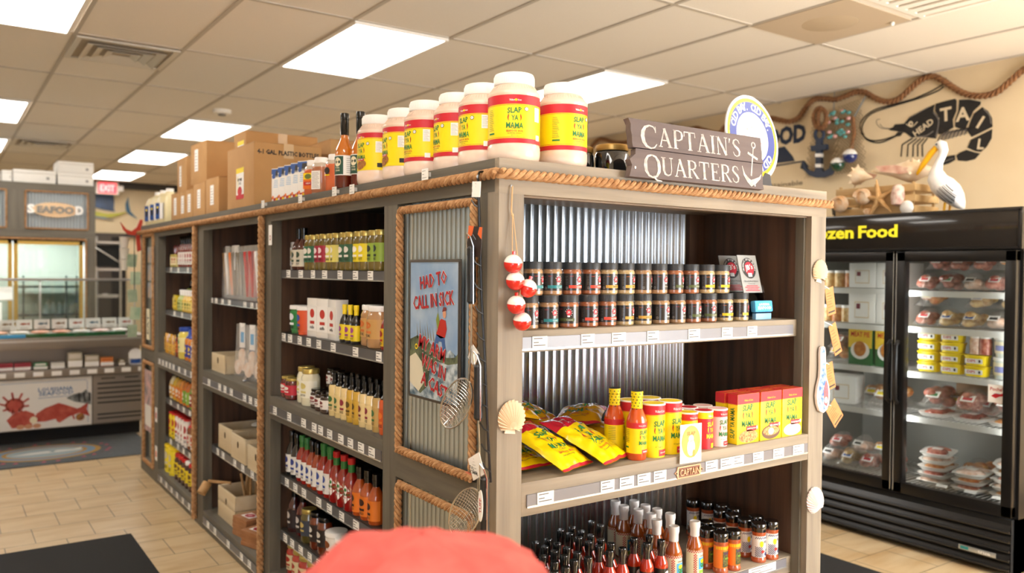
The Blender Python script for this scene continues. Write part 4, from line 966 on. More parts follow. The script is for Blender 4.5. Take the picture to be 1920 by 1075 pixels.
# ================================================================ lower end shelf
Z3=.4407
hot = M('hot_sauce_red','#c3310f',.12,coat=1,col2='#a8260b',nscale=10); hotb=M('dark_neck','#141312',.12,coat=1); brs = M('brown_sauce','#a85316',.12,coat=1,col2='#93430f',nscale=12); wcap=M('white_shrink_cap','#e9e6e2',.3)
hs = thing('hot_sauce_bottle','','bottle')
MB().lathe([(.0215,0),(.0235,.004),(.0235,.078),(.021,.09),(.0125,.108),(.0115,.114)],hot,20).build('body',hs)
MB().lathe([(.0122,.104),(.0125,.112),(.012,.118),(.0118,.128),(.0135,.129),(.0135,.158),(.0128,.16),(0,.16)],hotb,18).build('cap',hs)
b=MB(); b.band(.0237,.012,.07,-110,110,lblk,16); P=cyl(.0239,0,0)
pe(b,.003,.052,.012,.010,M('script_white','#d9d5d0',.5),P,1); pt(b,'Sauce',.003,.052,.006,dred,P,w=.018,layer=2,rot=12); pr(b,-.012,.016,.032,.034,gry,P); pr(b,-.012,.016,.022,.024,red,P); b.build('label',hs)
cols=[(.372,[.117,.167,.217,.267,.317]),(.425,[.112,.167,.219,.269,.319]),(.523,[.122,.174,.226,.277,.325,.375]),(.574,[.117,.172,.222,.274,.325,.375]),(.674,[.108,.169,.339,.389]),(.737,[.105,.16]),(.313,[.085,.14,.20]),(.262,[.075,.13])]
first=True
cn=['fourth','fifth','sixth','seventh','eighth','ninth','third','second']
for ci,(x,yy) in enumerate(cols):
    for ri,y in enumerate(yy):
        lab='black-necked red hot sauce bottle, %s from the front, %s column from the corner post'%(ORD[ri],cn[ci])
        if first: o=hs; o.location=(x,y,Z3); o['label']=lab; first=False
        else: o=dup(hs,(x,y,Z3),random.uniform(-15,15),lab)
        o['group']='black-necked hot sauce bottles on the lower end shelf'
ws = thing('wing_sauce_bottle','','bottle')
MB().lathe([(.026,0),(.0285,.005),(.0285,.098),(.026,.112),(.0165,.134),(.0155,.142)],brs,22).build('body',ws)
MB().lathe([(.0158,.134),(.016,.165),(.0175,.168),(.0185,.176),(.0185,.188),(.0165,.1905),(.0150,.1895),(0,.1895)],wcap,24).build('cap',ws)
chk=M('check_red','#c23a3a',.5)
def checks(b,P,x0,x1,y0,y1,s,m):
    nx=int((x1-x0)/s); ny=max(1,int((y1-y0)/s))
    for i in range(nx):
        for j in range(ny):
            if (i+j)%2==0: pr(b,x0+i*s,x0+(i+1)*s,y0+j*s,y0+(j+1)*s,m,P,1,2)
b=MB(); b.band(.0287,.010,.095,-150,150,cream,24); P=cyl(.0289,0,0)
checks(b,P,-.055,.055,.087,.0951,.004,chk); checks(b,P,-.030,-.018,.012,.087,.004,chk); pr(b,-.012,.024,.03,.07,ltb,P,4,2); pe(b,.006,.045,.013,.010,grn,P,3); pe(b,.004,.058,.01,.007,yel,P,3); pt(b,'CREOLE',.005,.076,.006,ink,P,w=.03,layer=3); pr(b,-.01,.022,.016,.027,lgr,P,3,2); b.build('label',ws)
first=True
WP=[(.812,.12),(.815,.205),(.85,.268),(.849,.333),(.836,.396),(.852,.459),(.914,.119),(.909,.231),(.911,.299),(.911,.36),(.916,.425)]
for i,(x,y) in enumerate(WP):
    lab='white-capped brown sauce bottle, %s from the front in the %s column'%((ORD[i],'left') if i<6 else (ORD[i-6],'right'))
    if first: o=ws;o.location=(x,y,Z3);o['label']=lab;first=False
    else: o=dup(ws,(x,y,Z3),random.uniform(-12,12),lab)
    o['group']='white-capped brown sauce bottles on the lower end shelf'
def shaker(kind):
    t=thing('seasoning_shaker','','shaker'); sp=M('paprika_spice','#b8572e',.25,coat=1,col2='#a24a26',nscale=150)
    MB().lathe([(.0265,0),(.0275,.004),(.0275,.010),(.0245,.016),(.0245,.098),(.0265,.104),(.0265,.109),(.023,.112)],sp,24).build('body',t)
    MB().lathe([(.0262,.110),(.0268,.112),(.0268,.136),(.025,.139),(0,.139)],hotb,24).build('cap',t)
    b=MB(); P=cyl(.0249,0,0)
    if kind=='check':
        b.band(.0247,.018,.096,-150,150,wht,22); checks(b,P,-.032,.0,.020,.060,.0034,M('check_navy','#2c3566',.5)); checks(b,P,-.032,.032,.086,.096,.0034,M('check_navy','#2c3566',.5)); pe(b,-.008,.068,.007,.011,yel,P,3); pt(b,'GUMBO',.012,.045,.009,ink,P,w=.024,layer=4,rot=25)
        pe(b,.012,.03,.008,.007,M('check_navy','#2c3566',.5),P,3); pr(b,.0,.022,.07,.08,gry,P,2,3); pe(b,-.004,.04,.006,.006,dred,P,3)
    else:
        b.band(.0247,.018,.096,-150,150,org,22)
        for i in range(12): pr(b,-.034+.0058*i,-.031+.0058*i,.084,.094,yel,P,1,2)
        pr(b,-.010,.024,.022,.078,M('label_dark_art','#2a2718',.5,col2='#6b6a26',nscale=220),P,4,2); pr(b,-.006,.022,.066,.074,M('label_plum','#4a2048',.5),P,3,3); pt(b,'BBQ',.008,.052,.008,lgr,P,w=.02,layer=4)
    b.build('label',t); return t
kc=shaker('check'); ko=shaker('orange'); used_=set()
SHK=[(ko,1.020,.094),(ko,1.080,.088),(ko,1.014,.152),(ko,1.076,.150),(ko,1.015,.21),(ko,1.078,.212),(kc,1.223,.090),(kc,1.286,.084),(kc,1.225,.155),(kc,1.29,.157),(kc,1.232,.22),(kc,1.236,.284),(kc,1.30,.268),(kc,1.302,.328),(kc,1.28,.385),(kc,1.255,.44)]
for i,(s_,x,y) in enumerate(SHK):
    k='orange-labelled' if s_ is ko else 'blue checkered'
    j=i if s_ is ko else i-6
    lab='black-capped %s seasoning shaker, %s in its block counting from the front'%(k,ORD[j])
    if s_.name in used_: o=dup(s_,(x,y,Z3),random.uniform(-14,4),lab)
    else: o=s_; used_.add(s_.name); o.location=(x,y,Z3); o['label']=lab; o.rotation_euler.z=R(-8)
    o['group']='seasoning shakers on the lower end shelf'
# ================================================================ things hung on the end posts
bw=M('bobber_white','#f3ece4',.25,coat=.5); br_=M('bobber_red','#d8281f',.2,coat=.6); twine=M('twine','#c9a77c',.9)
t=thing('bobber_string','string of five red and white fishing bobbers hanging on the left end post','fishing bobbers',(0,0,0))
def yb(px,py): p=at(px,py,1,-.026); return p
BB=[(962,495,0),(966,527,3),(988,541,-14),(968,572,4),(979,603,2)]
for px,py,tl in BB:
    p=yb(px,py); A=T(p.x,(-.026 if px!=988 else -.03),p.z)@RY(-tl)@RX(6); rb=.0255
    o=MB(A).lathe([(rb*math.sin(PI*j/20),-rb*math.cos(PI*j/20),(br_ if j<10.5 else bw)) for j in range(21)],bw,28).build('bobber',t)
    MB(A).lathe([(.0045,.024),(.005,.034),(.003,.0345)],br_,10).build('plunger',o)
pz=[yb(968,348),yb(966,395),yb(969,410),yb(970,470),yb(964,478)]
k=MB(); k.tube([(p.x,-.008,p.z) for p in pz[:3]],.0022,twine,6); k.tube([(yb(968,400).x,-.008,yb(968,400).z),(yb(963,470).x,-.02,yb(963,478).z)],.0014,twine,6); k.tube([(yb(969,400).x,-.008,yb(969,400).z),(yb(975,470).x,-.02,yb(975,500).z),(yb(978,515).x,-.03,yb(980,520).z),(yb(972,560).x,-.03,yb(972,560).z),(yb(980,590).x,-.03,yb(980,590).z)],.0014,twine,6)
k.ball((yb(968,403).x,-.008,yb(968,403).z),.004,twine); k.build('twine',t)
MB().lathe([(.004,0),(.003,.003),(0,.0035)],m_metalgrey,8,T(yb(968,347).x,0,yb(968,347).z)@RX(90)).build('nail',t)
def scallop(lab,x,z,r,rz,cmat):
    t=thing('scallop_shell',lab,'shell',(x,-.002,z),0,'scallop shells fixed to the end posts'); n=18; m_=cmat[0]
    b=MB(FRONT@RZ(rz)); nr=12; vs=[]
    for j in range(nr+1):
        q=j/nr
        for i in range(n*6+1):
            a=R(-62+304*(i/(n*6))) if False else R(-48+276*i/(n*6))
            rib=.5+.5*math.cos(2*PI*i/6)
            rad=r*q*(1-.07*(1-rib)*(q>.85))*(1.02-.10*abs(math.cos(a))); 
            zz=.40*r*math.sqrt(max(0,1-((q-.30)/.74)**2))
            vs.append((rad*math.cos(a), -r*.55+ (rad*math.sin(a))*1.0+r*.55*q*0+ q*r*.55, max(0.001,zz-.22*r*(1-rib)*q)))
    w_=n*6+1; fs=[(j*w_+i,(j+1)*w_+i,(j+1)*w_+i+1,j*w_+i+1) for j in range(nr) for i in range(w_-1)]
    b.add(vs,fs,m_,None,True); b.poly([(-r*.36,-r*.86),(r*.36,-r*.86),(r*.30,-r*.58),(-r*.30,-r*.58)],m_,None,r*.10); b.build('shell',t)
    g=MB(FRONT@RZ(rz)); gm=cmat[1]
    for i in range(3,n*6,6): g.tube([(vs[j*w_+i][0],vs[j*w_+i][1],vs[j*w_+i][2]+.0006) for j in range(3,nr+1)],[.0006+.0009*j/nr for j in range(3,nr+1)],gm,4)
    g.build('rib_groove',t); return t
def shellmat(name,a,b_):
    return (M(name,a,.5),M(name+'_groove',b_,.6))
scallop('large cream scallop shell on the left end post beside the seasoning bags',.044,1.092,.050,-8,shellmat('shell_cream','#f0dfc2','#d8a672'))
scallop('cream scallop shell high on the right end post beside the spice jars',1.428,1.502,.046,-10,shellmat('shell_pale','#f0e2c8','#d9ab74'))
scallop('white scallop shell with pink ribs low on the right end post',1.418,.655,.052,18,shellmat('shell_white','#f3ebe4','#cf8f8c'))
# spoon rest
t=thing('spoon_rest','spoon-shaped ceramic spoon rest in blue, white and red on the right end post','spoon rest',(1.447,-.004,1.10),-0)
pts=[(0,-.122),(.022,-.112),(.036,-.085),(.040,-.055),(.034,-.022),(.020,.012),(.016,.045),(.016,.105),(.012,.122),(0,.127),(-.012,.122),(-.016,.105),(-.016,.045),(-.020,.012),(-.034,-.022),(-.040,-.055),(-.036,-.085),(-.022,-.112)]
b=MB(FRONT@RZ(2)); b.poly(pts,M('ceramic_white','#f1e6e2',.15,coat=1),None,.010); b.build('spoon',t)
b=MB(FRONT@RZ(2)); b.poly([(x*.8,y*.93) for x,y in pts],M('ceramic_print','#1f5fb0',.3,coat=.4,col2='#a9c4e0',nscale=70),T(0,0,.010),.0006)
b.poly([(.002,-.03),(.018,.0),(.028,-.03),(.031,-.07),(.02,-.10),(.004,-.09)],M('ceramic_red','#d6483c',.2,coat=1,col2='#3a4a7a',nscale=60),T(0,0,.0108),.0004); b.ell(.014,-.075,.010,.012,cream,T(0,0,.0114),.0004,12); b.build('glaze_picture',t)
# brown paper tags and plastic wrap hanging round the right corner
kraft=M('kraft_paper','#c08a52',.7,col2='#b17c46',nscale=25)
def ptag(lab,px,py,yw,w,h,rot):
    p=at(px,py,1,yw); t=thing('paper_tag',lab,'paper tag',tuple(p),0,'brown paper tags beside the right end post')
    A=FRONT@RZ(rot); MB(A).box(-w/2,w/2,-h/2,h/2,-.0006,.0006,kraft).build('card',t)
    b=MB(A); 
    for j in range(6): b.box(-w*.38,w*(.1+.07*(j%3)),h*(.3-.1*j)-.001,h*(.3-.1*j)+.001,.0006,.0009,M('kraft_ink','#7d5630',.7))
    b.box(-w*.4,w*.4,-h*.42,-h*.36,.0006,.0009,ink); b.build('print',t)
    top=(A@Vector((0,h*.5-.006,.001))); q=MB(); q.tube([tuple(top),(top.x*.6+(W-p.x)*.4,top.y+.0,top.z+.03),(W-p.x+.0,top.y,top.z+.05)],.0014,wht,5); q.build('loop',t)
for px,py,yw,w,h,rot,lab in [(1557,565,.10,.055,.11,12,'uppermost brown paper tag beside the right end post, near the scallop shell'),(1566,636,.12,.05,.13,22,'second brown paper tag down, tilted, beside the right end post'),(1557,705,.14,.05,.11,14,'third brown paper tag down, just behind the spoon rest'),(1565,775,.16,.075,.10,40,'lowest brown paper tag, tilted like a diamond below the spoon rest')]:
    ptag(lab,px,py,yw,w,h,rot)
t=thing('plastic_wrap','crumpled clear plastic wrap hanging down beside the right end post','plastic wrap',(1.478,.06,.70))
wrapm=M('wrap_plastic','#f4f1ee',.15,coat=1,alpha=.55); b=MB(); vs=[];n=26
for j in range(n+1):
    for i in range(9):
        q=j/n; x=(i/8)*.055*(1-.4*q)+.012*noise.noise(Vector((i*.6,j*.35,1))); y=.02*noise.noise(Vector((i*.5,j*.4,5)))+.004*i
        vs.append((x,y,.40-.75*q+.01*noise.noise(Vector((i,j*.5,8)))))
b.add(vs,[(j*9+i,(j+1)*9+i,(j+1)*9+i+1,j*9+i+1) for j in range(n) for i in range(8)],wrapm,None,True); b.build('sheet',t)
# ================================================================ things on the corner side panel
t=thing('tin_sign','tin fishing joke sign lettered HAD TO CALL IN SICK MY ARM WAS IN A CAST','sign',(-.0,.338,1.31)); AS=T(-.008,0,0)@SIDE
sw_,sh_=.312,.435
MB(AS).rbox(-sw_/2,sw_/2,-sh_/2,sh_/2,-.004,.0,.0015,M('tin_edge','#4d463e',.5)).build('plate',t)
sky=M('tin_sky','#7f9fc4',.4,col2='#a6bcd2',nscale=9); water=M('tin_water','#3f6076',.4,col2='#c5d2d8',nscale=38); bass=M('tin_bass','#2c3a2c',.4,col2='#6f7a5c',nscale=40); belly=M('tin_belly','#d8d3bd',.4)
P=sheet(AS@T(0,0,.0003)); a=MB()
pr(a,-.148,.148,-.209,.209,sky,P,2,0)
def PF(b,pts,m,ly): b.poly(pts,m,AS@T(0,0,.0003+ly*.0004))
PF(a,[(-.148,-.209),(.148,-.209),(.148,-.07),(.10,-.05),(.06,-.075),(.0,-.06),(-.06,-.09),(-.148,-.08)],water,1)
PF(a,[(-.148,-.035),(-.10,-.02),(-.04,-.03),(.02,-.055),(.08,-.075),(.13,-.07),(.148,-.055),(.148,-.085),(.09,-.095),(.02,-.09),(-.02,-.12),(-.03,-.17),(-.08,-.20),(-.148,-.15)],bass,2)
PF(a,[(-.148,-.09),(-.11,-.075),(-.07,-.10),(-.05,-.16),(-.09,-.195),(-.148,-.17)],belly,3); pe(a,-.105,-.055,.009,.009,yel,P,4,12); pe(a,-.105,-.055,.005,.005,ink,P,5,10)
for k in range(9): PF(a,[(-.10+.017*k,-.03),(-.105+.017*k+.004*math.sin(k),.02+.012*math.sin(k*2)),(-.094+.017*k,-.03)],M('tin_reed','#8a7f55',.5),2)
PF(a,[(.02,-.01),(.035,.03),(.05,.04),(.075,.035),(.082,.01),(.072,-.015),(.045,-.02)],dred,3); PF(a,[(.0,-.055),(.02,-.008),(.068,-.016),(.078,-.06),(.062,-.062),(.052,-.03),(.035,-.028),(.014,-.058)],M('tin_jeans','#3c5f98',.5),3)
PF(a,[(.028,.005),(.018,.035),(.03,.06),(.04,.03)],M('tin_vest','#7d8c3a',.5),4); pe(a,.068,.055,.010,.013,M('tin_skin','#d29a78',.6),P,4,12); PF(a,[(.055,.06),(.082,.066),(.08,.075),(.062,.075)],M('tin_cap','#7a2f2a',.5),5); pst(a,[(.03,.055),(.025,.13)],.0015,ink,P,3)
lr=M('tin_red','#b5252e',.4)
def outl(s,cx,cy,h,w,rot=0):
    for dx,dy in ((.0014,.0012),(-.0014,.0012),(.0014,-.0014),(-.0014,-.0014)): pt(a,s,cx+dx,cy+dy,h,wht,P,w=w,bold=.018,layer=6,rot=rot,res=1)
    pt(a,s,cx,cy,h,lr,P,w=w,bold=.018,layer=8,rot=rot,res=1)
outl('HAD TO',-.0,.155,.042,.165,8); outl('CALL IN SICK',.0,.093,.043,.25,6)
outl('MY ARM',-.005,-.052,.042,.165,-13); outl('WAS IN',.005,-.108,.042,.15,-13); outl('A CAST',.012,-.165,.042,.165,-13)
pst(a,[(-.150,-.211),(.150,-.211),(.150,.211),(-.150,.211)],.006,M('tin_edge','#4d463e',.5),P,7,True)
a.build('painting',t)
# black hanging clip strip
chrome=M('chrome_wire','#c9c9c7',.18,metal=1)
def sp(px,py,x): return tuple(at(px,py,0,x))
t=thing('clip_strip','black plastic clip strip hanging from the top rope at the corner','clip strip',(0,0,0))
path=[sp(899,325,-.034),sp(896,331,-.045),sp(897,345,-.045),sp(900,450,-.036),sp(903,560,-.036),(-.036,)+sp(910,690,-.036)[1:],sp(914,800,-.036),sp(920,905,-.036)]
MB().tube([sp(906,322,-.022),sp(899,323,-.036)]+path[1:3],.0035,black_g,8).build('hook',t)
st=MB(); 
for i in range(2,len(path)-1): st.tube([path[i],path[i+1]],.0038,m_black,6)
st.build('strip',t)
tot=[(899,390),(901,455),(902,500),(904,545),(906,590),(909,640),(911,680),(913,725),(914,765),(916,810),(918,850),(920,885)]
for px,py in tot:
    q=Vector(sp(px,py,-.038)); MB().tube([q,q+Vector((-.008,.012,.008)),q+Vector((-.012,.022,.022))],.0022,m_black,6).build('clip',t)
def small_tag(name,lab,px,py,x,w,h,rot,art,cat='price tag',grp=None):
    q=sp(px,py,x); t=thing(name,lab,cat,q,0,grp); A=SIDE@RZ(rot); art(t,A,w,h); return t
def a_price(t,A,w,h):
    MB(A).box(-w/2,w/2,-h/2,h/2,-.0006,.0006,m_tag).build('card',t); b=MB(A); P=sheet(A@T(0,0,.0008)); pt(b,'Cajun Gear',-w*.1,h*.3,h*.12,ink,P,w=w*.6,bold=0); pt(b,'Each',-w*.25,0,h*.1,gry,P,w=w*.3,bold=0); pt(b,'$ 19.99',w*.1,-h*.28,h*.2,ink,P,w=w*.6,bold=0); b.build('print',t)
small_tag('price_tag','small white price tag hanging from the black hook at the rope corner',893,355,-.05,.042,.042,-4,a_price)
def a_card(t,A,w,h):
    MB(A).box(-w/2,w/2,-h/2,h/2,-.0006,.0006,M('card_black','#2a1d18',.5)).build('card',t); b=MB(A); P=sheet(A@T(0,0,.0008))
    b.poly([(-w/2,h/2),(-w*.1,h/2),(-w*.2,h*.2),(-w/2,h*.05)],M('card_orange','#e3672b',.5),T(0,0,.001)); b.poly([(w/2,h/2),(w*.3,h/2),(w*.2,h*.25),(w/2,h*.1)],M('card_orange','#e3672b',.5),T(0,0,.001)); pr(b,-w*.3,w*.35,-h*.25,-h*.12,wht,P,1,2); b.build('print',t)
small_tag('product_card','dark product card with orange corners behind the uppermost skimmer handle',890,453,-.046,.07,.082,-6,a_card,'card')
def a_skim(t,A,w,h):
    MB(A).box(-w/2,w/2,-h/2,h/2,-.0006,.0006,m_tag).build('card',t); b=MB(A); P=sheet(A@T(0,0,.0008)); pt(b,'20"',w*.12,h*.2,h*.16,ink,P,w=w*.25,rot=-90); pt(b,'SKIMMER',w*.30,-h*.0,h*.16,ink,P,w=w*.62,rot=-90) ; pt(b,'CAJUN',w*.4,h*.3,h*.10,red,P,w=w*.3,rot=-90)
    for j in range(5): pr(b,-w*.3+.008*j,-w*.3+.008*j+.0015,-h*.35,h*.2,gry,P,1,2)
    b.build('print',t)
small_tag('product_tag','white product tag lettered SKIMMER hanging above the lowest handle',893,875,-.066,.062,.060,28,a_skim,'product tag')
small_tag('product_tag','tilted white tag by the top of the middle skimmer handle',888,667,-.044,.04,.045,-35,a_price,'product tag')
grip=M('rubber_grip','#1d2023',.4)
def skimmer(lab,hx,hy0,hy1,bx,by,x0,emb=False):
    """handle from pixel rows hy0..hy1 at column hx; basket centre bx,by"""
    t=thing('wire_skimmer',lab,'skimmer',(0,0,0),0,'wire skimmers on the black clip strip')
    a_=Vector(sp(hx,hy0,x0)); b_=Vector(sp(hx,hy1,x0)); ax=(b_-a_)
    prof=[(a_.lerp(b_,q),rr_) for q,rr_ in ((0,.008),(.04,.0125),(.2,.0115),(.5,.013),(.8,.0115),(.96,.013),(1,.008))]
    MB().tube([p for p,_ in prof],[r for _,r in prof],grip,12).build('handle',t)
    up=Vector((0,0,1)); w1=MB(); w1.tube([b_+Vector((-.004,-.016,.0)),a_+Vector((-.004,-.016,-.0)),a_+Vector((-.010,-.010,.025)),a_+Vector((-.012,.004,.035)),a_+Vector((-.010,.010,.025)),a_+Vector((-.008,.010,-.005))],.0022,chrome,6); w1.build('hanging_loop',t)
    if emb:
        o=MB(SIDE@T(-a_.lerp(b_,.5).y,a_.lerp(b_,.5).z,-a_.x+.0125)); o.ell(0,0,.011,.042,wht,None,.002,20); o.text('TUFF',.010,dred,RZ(90)@T(0,-.005,.0024),w=.04); o.build('emblem',t)
    if bx:
        c=Vector(sp(bx,by,x0-.012)); A=T(*c)@RZ(14)@SIDE@RZ(-36)
        r1,r2=.048,.083; ring=[(r1*math.cos(2*PI*i/32),r2*math.sin(2*PI*i/32),0) for i in range(32)]
        MB(A).tube(ring,.0026,chrome,6,closed=True).build('rim',t)
        m=MB(A); z_=lambda x,y:-.022*(1-(x/r1)**2-(y/r2)**2)
        for k in range(-7,8):
            x=r1*k/8; ym=r2*math.sqrt(1-(k/8)**2); m.tube([(x,ym*q,z_(x,ym*q)) for q in (-1,-.6,-.2,.2,.6,1)],.0007,chrome,4,cap=False)
            y=r2*k/8; xm=r1*math.sqrt(1-(k/8)**2); m.tube([(xm*q,y,z_(xm*q,y)) for q in (-1,-.6,-.2,.2,.6,1)],.0007,chrome,4,cap=False)
        m.build('mesh_basket',t)
        top=A@Vector((0,r2,0)); MB().tube([b_,b_.lerp(top,.5)+Vector((0,-.006,0)),top],.0028,chrome,8).build('shaft',t)
        m2=MB(A); m2.tube([(0,-r2,0),(0,-r2*.4,-.02),(0,r2*.4,-.02),(0,r2,0)],.0018,chrome,5); m2.build('spine',t)
skimmer('upper wire skimmer, its round mesh basket beside the tin sign',884,462,570,855,757,-.050)
skimmer('lower wire skimmer, mesh basket partly hidden behind the red sculpture',897,684,788,872,962,-.054)
skimmer('skimmer handle with white oval emblem hanging lowest on the black strip',909,895,1000,None,None,-.060,True)
t=thing('shelf_flag','narrow white card flag with a small red round mark beside the left bay','card',sp(507,441,-.02)); MB(SIDE).box(-.022,.022,-.045,.045,0,.001,wht).build('card',t); b=MB(SIDE); b.ell(0,-.012,.010,.012,M('flag_red','#c2574a',.5,col2='#3b3030',nscale=200),T(0,0,.0012),0,16); b.ell(0,-.012,.006,.007,wht,T(0,0,.0014),0,12); b.build('print',t)
for nm,py,lab in (('a',778,'small white card with red print low on the far corner panel'),('b',850,'small white and orange card lowest on the far corner post')):
    t=thing('corner_card',lab,'card',sp(293,py,-.006)); MB(SIDE).box(-.03,.03,-.05,.05,0,.0012,wht).build('card',t); MB(SIDE).box(-.015,.015,-.025,.015,.0012,.0018,dred if nm=='a' else M('card_orange','#e3672b',.5)).build('print',t)
t=thing('poster','tall poster with pink fish pictures on the lower far corner panel','poster',(-.0,4.465,.56)); MB(T(-.006,0,0)@SIDE).box(-.125,.125,-.24,.2,0,.001,M('poster_pic','#cfa8a4',.5,col2='#6b6f74',nscale=14)).build('sheet',t)
MB(T(-.0065,0,0)@SIDE).box(-.1,.1,-.2,-.05,.001,.0016,M('poster_pale','#dcdad4',.5)).build('white_box',t)
t=thing('tin_sign','narrow pale sign with a dark script word on the upper far corner panel','sign',(0,4.455,1.09)); MB(T(-.008,0,0)@RZ(0)@SIDE@RZ(90)).box(-.11,.11,-.05,.05,0,.003,cream).build('board',t); b=MB(T(-.0115,0,0)@SIDE@RZ(90)); b.text('EAT',.055,ink,T(0,-.027,0),w=.14); b.build('lettering',t)
for i,py in enumerate((478,512,545)):
    q=sp(283,py,-.006); t=thing('photo_card','small tan photo card on the upper far corner panel, %s from the top'%ORD[i],'card',q); MB(SIDE).box(-.1,.1,-.055,.055,0,.001,M('photo_tan','#b79a7c',.5,col2='#8d97a0',nscale=12)).build('card',t)
# ================================================================ goods in the side bays
TP={}
greenlid=M('cap_green','#2c7a35',.4); yellid=M('cap_yellow','#f3d51a',.4); redlid=M('cap_red','#c02020',.4); bluelid=M('cap_blue','#2449a8',.4)
def contents(c): return M('fill_'+c.strip('#'),c,.18,coat=1)
def lab_(c): return M('lab_'+c.strip('#'),c,.5)
def product(kind,name,cat,h,r,fill,lid,label,mark=None,word=None,wm=None):
    key=(kind,name,h,r,fill,lid.name,label,mark,word)
    if key in TP: return TP[key],False
    t=thing(name,'',cat); f=contents(fill); L=lab_(label) if label else None; Mk=lab_(mark) if mark else ink
    if kind=='jar':
        MB().lathe([(r*.92,0),(r,h*.04),(r,h*.76),(r*.86,h*.84),(r*.82,h*.88)],f,18).build('body',t); MB().lathe([(r*.88,h*.87),(r*.9,h*.885),(r*.9,h*.98),(r*.86,h),(0,h)],lid,18).build('lid',t); b0,b1=h*.22,h*.68; rl=r
    elif kind=='bottle':
        MB().lathe([(r*.92,0),(r,h*.03),(r,h*.50),(r*.86,h*.60),(r*.45,h*.72),(r*.4,h*.80)],f,18).build('body',t); MB().lathe([(r*.44,h*.70),(r*.44,h*.86),(r*.5,h*.87),(r*.5,h*.99),(r*.45,h),(0,h)],lid,14).build('cap',t); b0,b1=h*.08,h*.48; rl=r
    elif kind=='squeeze':
        MB().lathe([(r*.94,0),(r,h*.03),(r,h*.68),(r*.86,h*.73)],f,18).build('body',t); MB().lathe([(r*.8,h*.72),(r*.82,h*.76),(r*.55,h*.80),(r*.42,h*.84),(r*.4,h*.96),(r*.3,h),(0,h)],lid,14).build('cap',t); b0,b1=h*.12,h*.52; rl=r
    elif kind=='can':
        MB().lathe([(r,0),(r,h*.99)],f,20).build('body',t); MB().lathe([(r*1.03,h*.93),(r*1.03,h),(r*.9,h),(0,h*.995)],lid,20).build('lid',t); b0,b1=h*.08,h*.86; rl=r
    elif kind=='box':
        MB().rbox(-r,r,-r*.6,r*.6,0,h,.001,f).build('carton',t); rl=None; b0,b1=h*.15,h*.8
    elif kind=='tub':
        MB().lathe([(r*.86,0),(r,h*.88)],f,22).build('body',t); MB().lathe([(r*1.05,h*.86),(r*1.05,h*.97),(r*1.0,h),(0,h)],lid,22).build('lid',t); b0,b1=h*.1,h*.8; rl=r*.94
    if L:
        b=MB()
        if rl:
            if kind=='tub': b.band(r*.875+.0006,b0,b1,-80,80,L,12,r*.985+.0006)
            else: b.band(rl+.0005,b0,b1,-100,100,L,14)
            P=cyl(rl+.0011+(.002 if kind=='tub' else 0),0,0); hw=rl*.9
        else: P=sheet(T(0,-r*.6-.0004,0)@FRONT); pr(b,-r*.9,r*.9,b0,b1,L,P,1,1); hw=r*.7
        mid=(b0+b1)/2; hh=(b1-b0)
        pe(b,0,mid+hh*.2,hw*.6,hh*.18,Mk,P,2,14); pr(b,-hw*.6,hw*.6,mid-hh*.22,mid-hh*.1,Mk,P,3,2)
        if word: pt(b,word,0,mid-hh*.34,hh*.14,wm or ink,P,w=hw*1.1,layer=3)
        b.build('label',t)
    TP[key]=t; return t,True
def stock(args,desc,y,x,z,shelf,i,n,rz=-90,grp=None,dz=0):
    t,new=product(*args); lab='%s, %s from left, %s'%(desc,ORD[i],shelf)
    if not new: t=dup(t)
    x=max(x,args[4]+.054) if z not in (.915,.105) else x; t.location=(x,y,z+.0008+dz); t.rotation_euler=(0,0,R(rz+random.uniform(-12,12))); t['label']=lab; t['group']=grp or ('goods on the '+shelf); return t
dg=M('gold_lid','#c9b66a',.3,metal=.7)
S1='top shelf, nearest bay'
gp=lambda c,m,w='OKRA':('jar','pickle_jar','jar',.150,.0275,'#6b5a1e',dg,c,m,w)
def yat(px,py,x): return at(px,py,0,x).y
row=[(538,('box','spice_box','box',.125,.02,'#cfd3d6',wht,'#dfe4ea','#b9a94a'),'pale narrow box with yellow mark'),
 (544,('bottle','syrup_bottle','bottle',.185,.032,'#4a140a',black_g,'#d8d2c0','#2c4a35','SYRUP'),'dark red syrup bottle with white label'),
 (557,('bottle','syrup_bottle','bottle',.185,.032,'#4a140a',black_g,'#d8d2c0','#2c4a35','SYRUP'),'dark red syrup bottle with white label'),
 (572,gp('#2c6a4a','#e8e2d8'),'pickle jar with a green label'),(583,gp('#2c6a4a','#e8e2d8'),'pickle jar with a green label'),(595,gp('#a3203a','#f0d8dc','BEAN'),'pickle jar with a crimson label'),(606,gp('#a3203a','#f0d8dc','BEAN'),'pickle jar with a crimson label'),
 (618,gp('#dccf6a','#f2efe2','CORN'),'pickle jar with a pale yellow label'),(633,gp('#dccf6a','#f2efe2','CORN'),'pickle jar with a pale yellow label'),(653,gp('#2d5a3c','#e8e2d8','PICKLE'),'pickle jar with a dark green label'),(664,gp('#2d5a3c','#e8e2d8','PICKLE'),'pickle jar with a dark green label'),
 (680,gp('#e6d11f','#f4f0e0','HOT'),'pickle jar with a bright yellow label'),(690,gp('#e6d11f','#f4f0e0','HOT'),'pickle jar with a bright yellow label'),(703,gp('#8fa83a','#23301c','SPEARS'),'pickle jar with a lime and black label'),(716,gp('#8fa83a','#23301c','SPEARS'),'pickle jar with a lime and black label')]
ylast=9; 
YS=[1.79,1.735,1.665,1.60,1.54,1.48,1.42,1.355,1.29,1.22,1.155,1.085,1.02,.955,.89]
for i,(px,a,d) in enumerate(row): stock(a,d,yat(px,505,.09) if False else YS[i]*1.0-.0,.09 if i%2 else .085,1.49,S1,i,15)
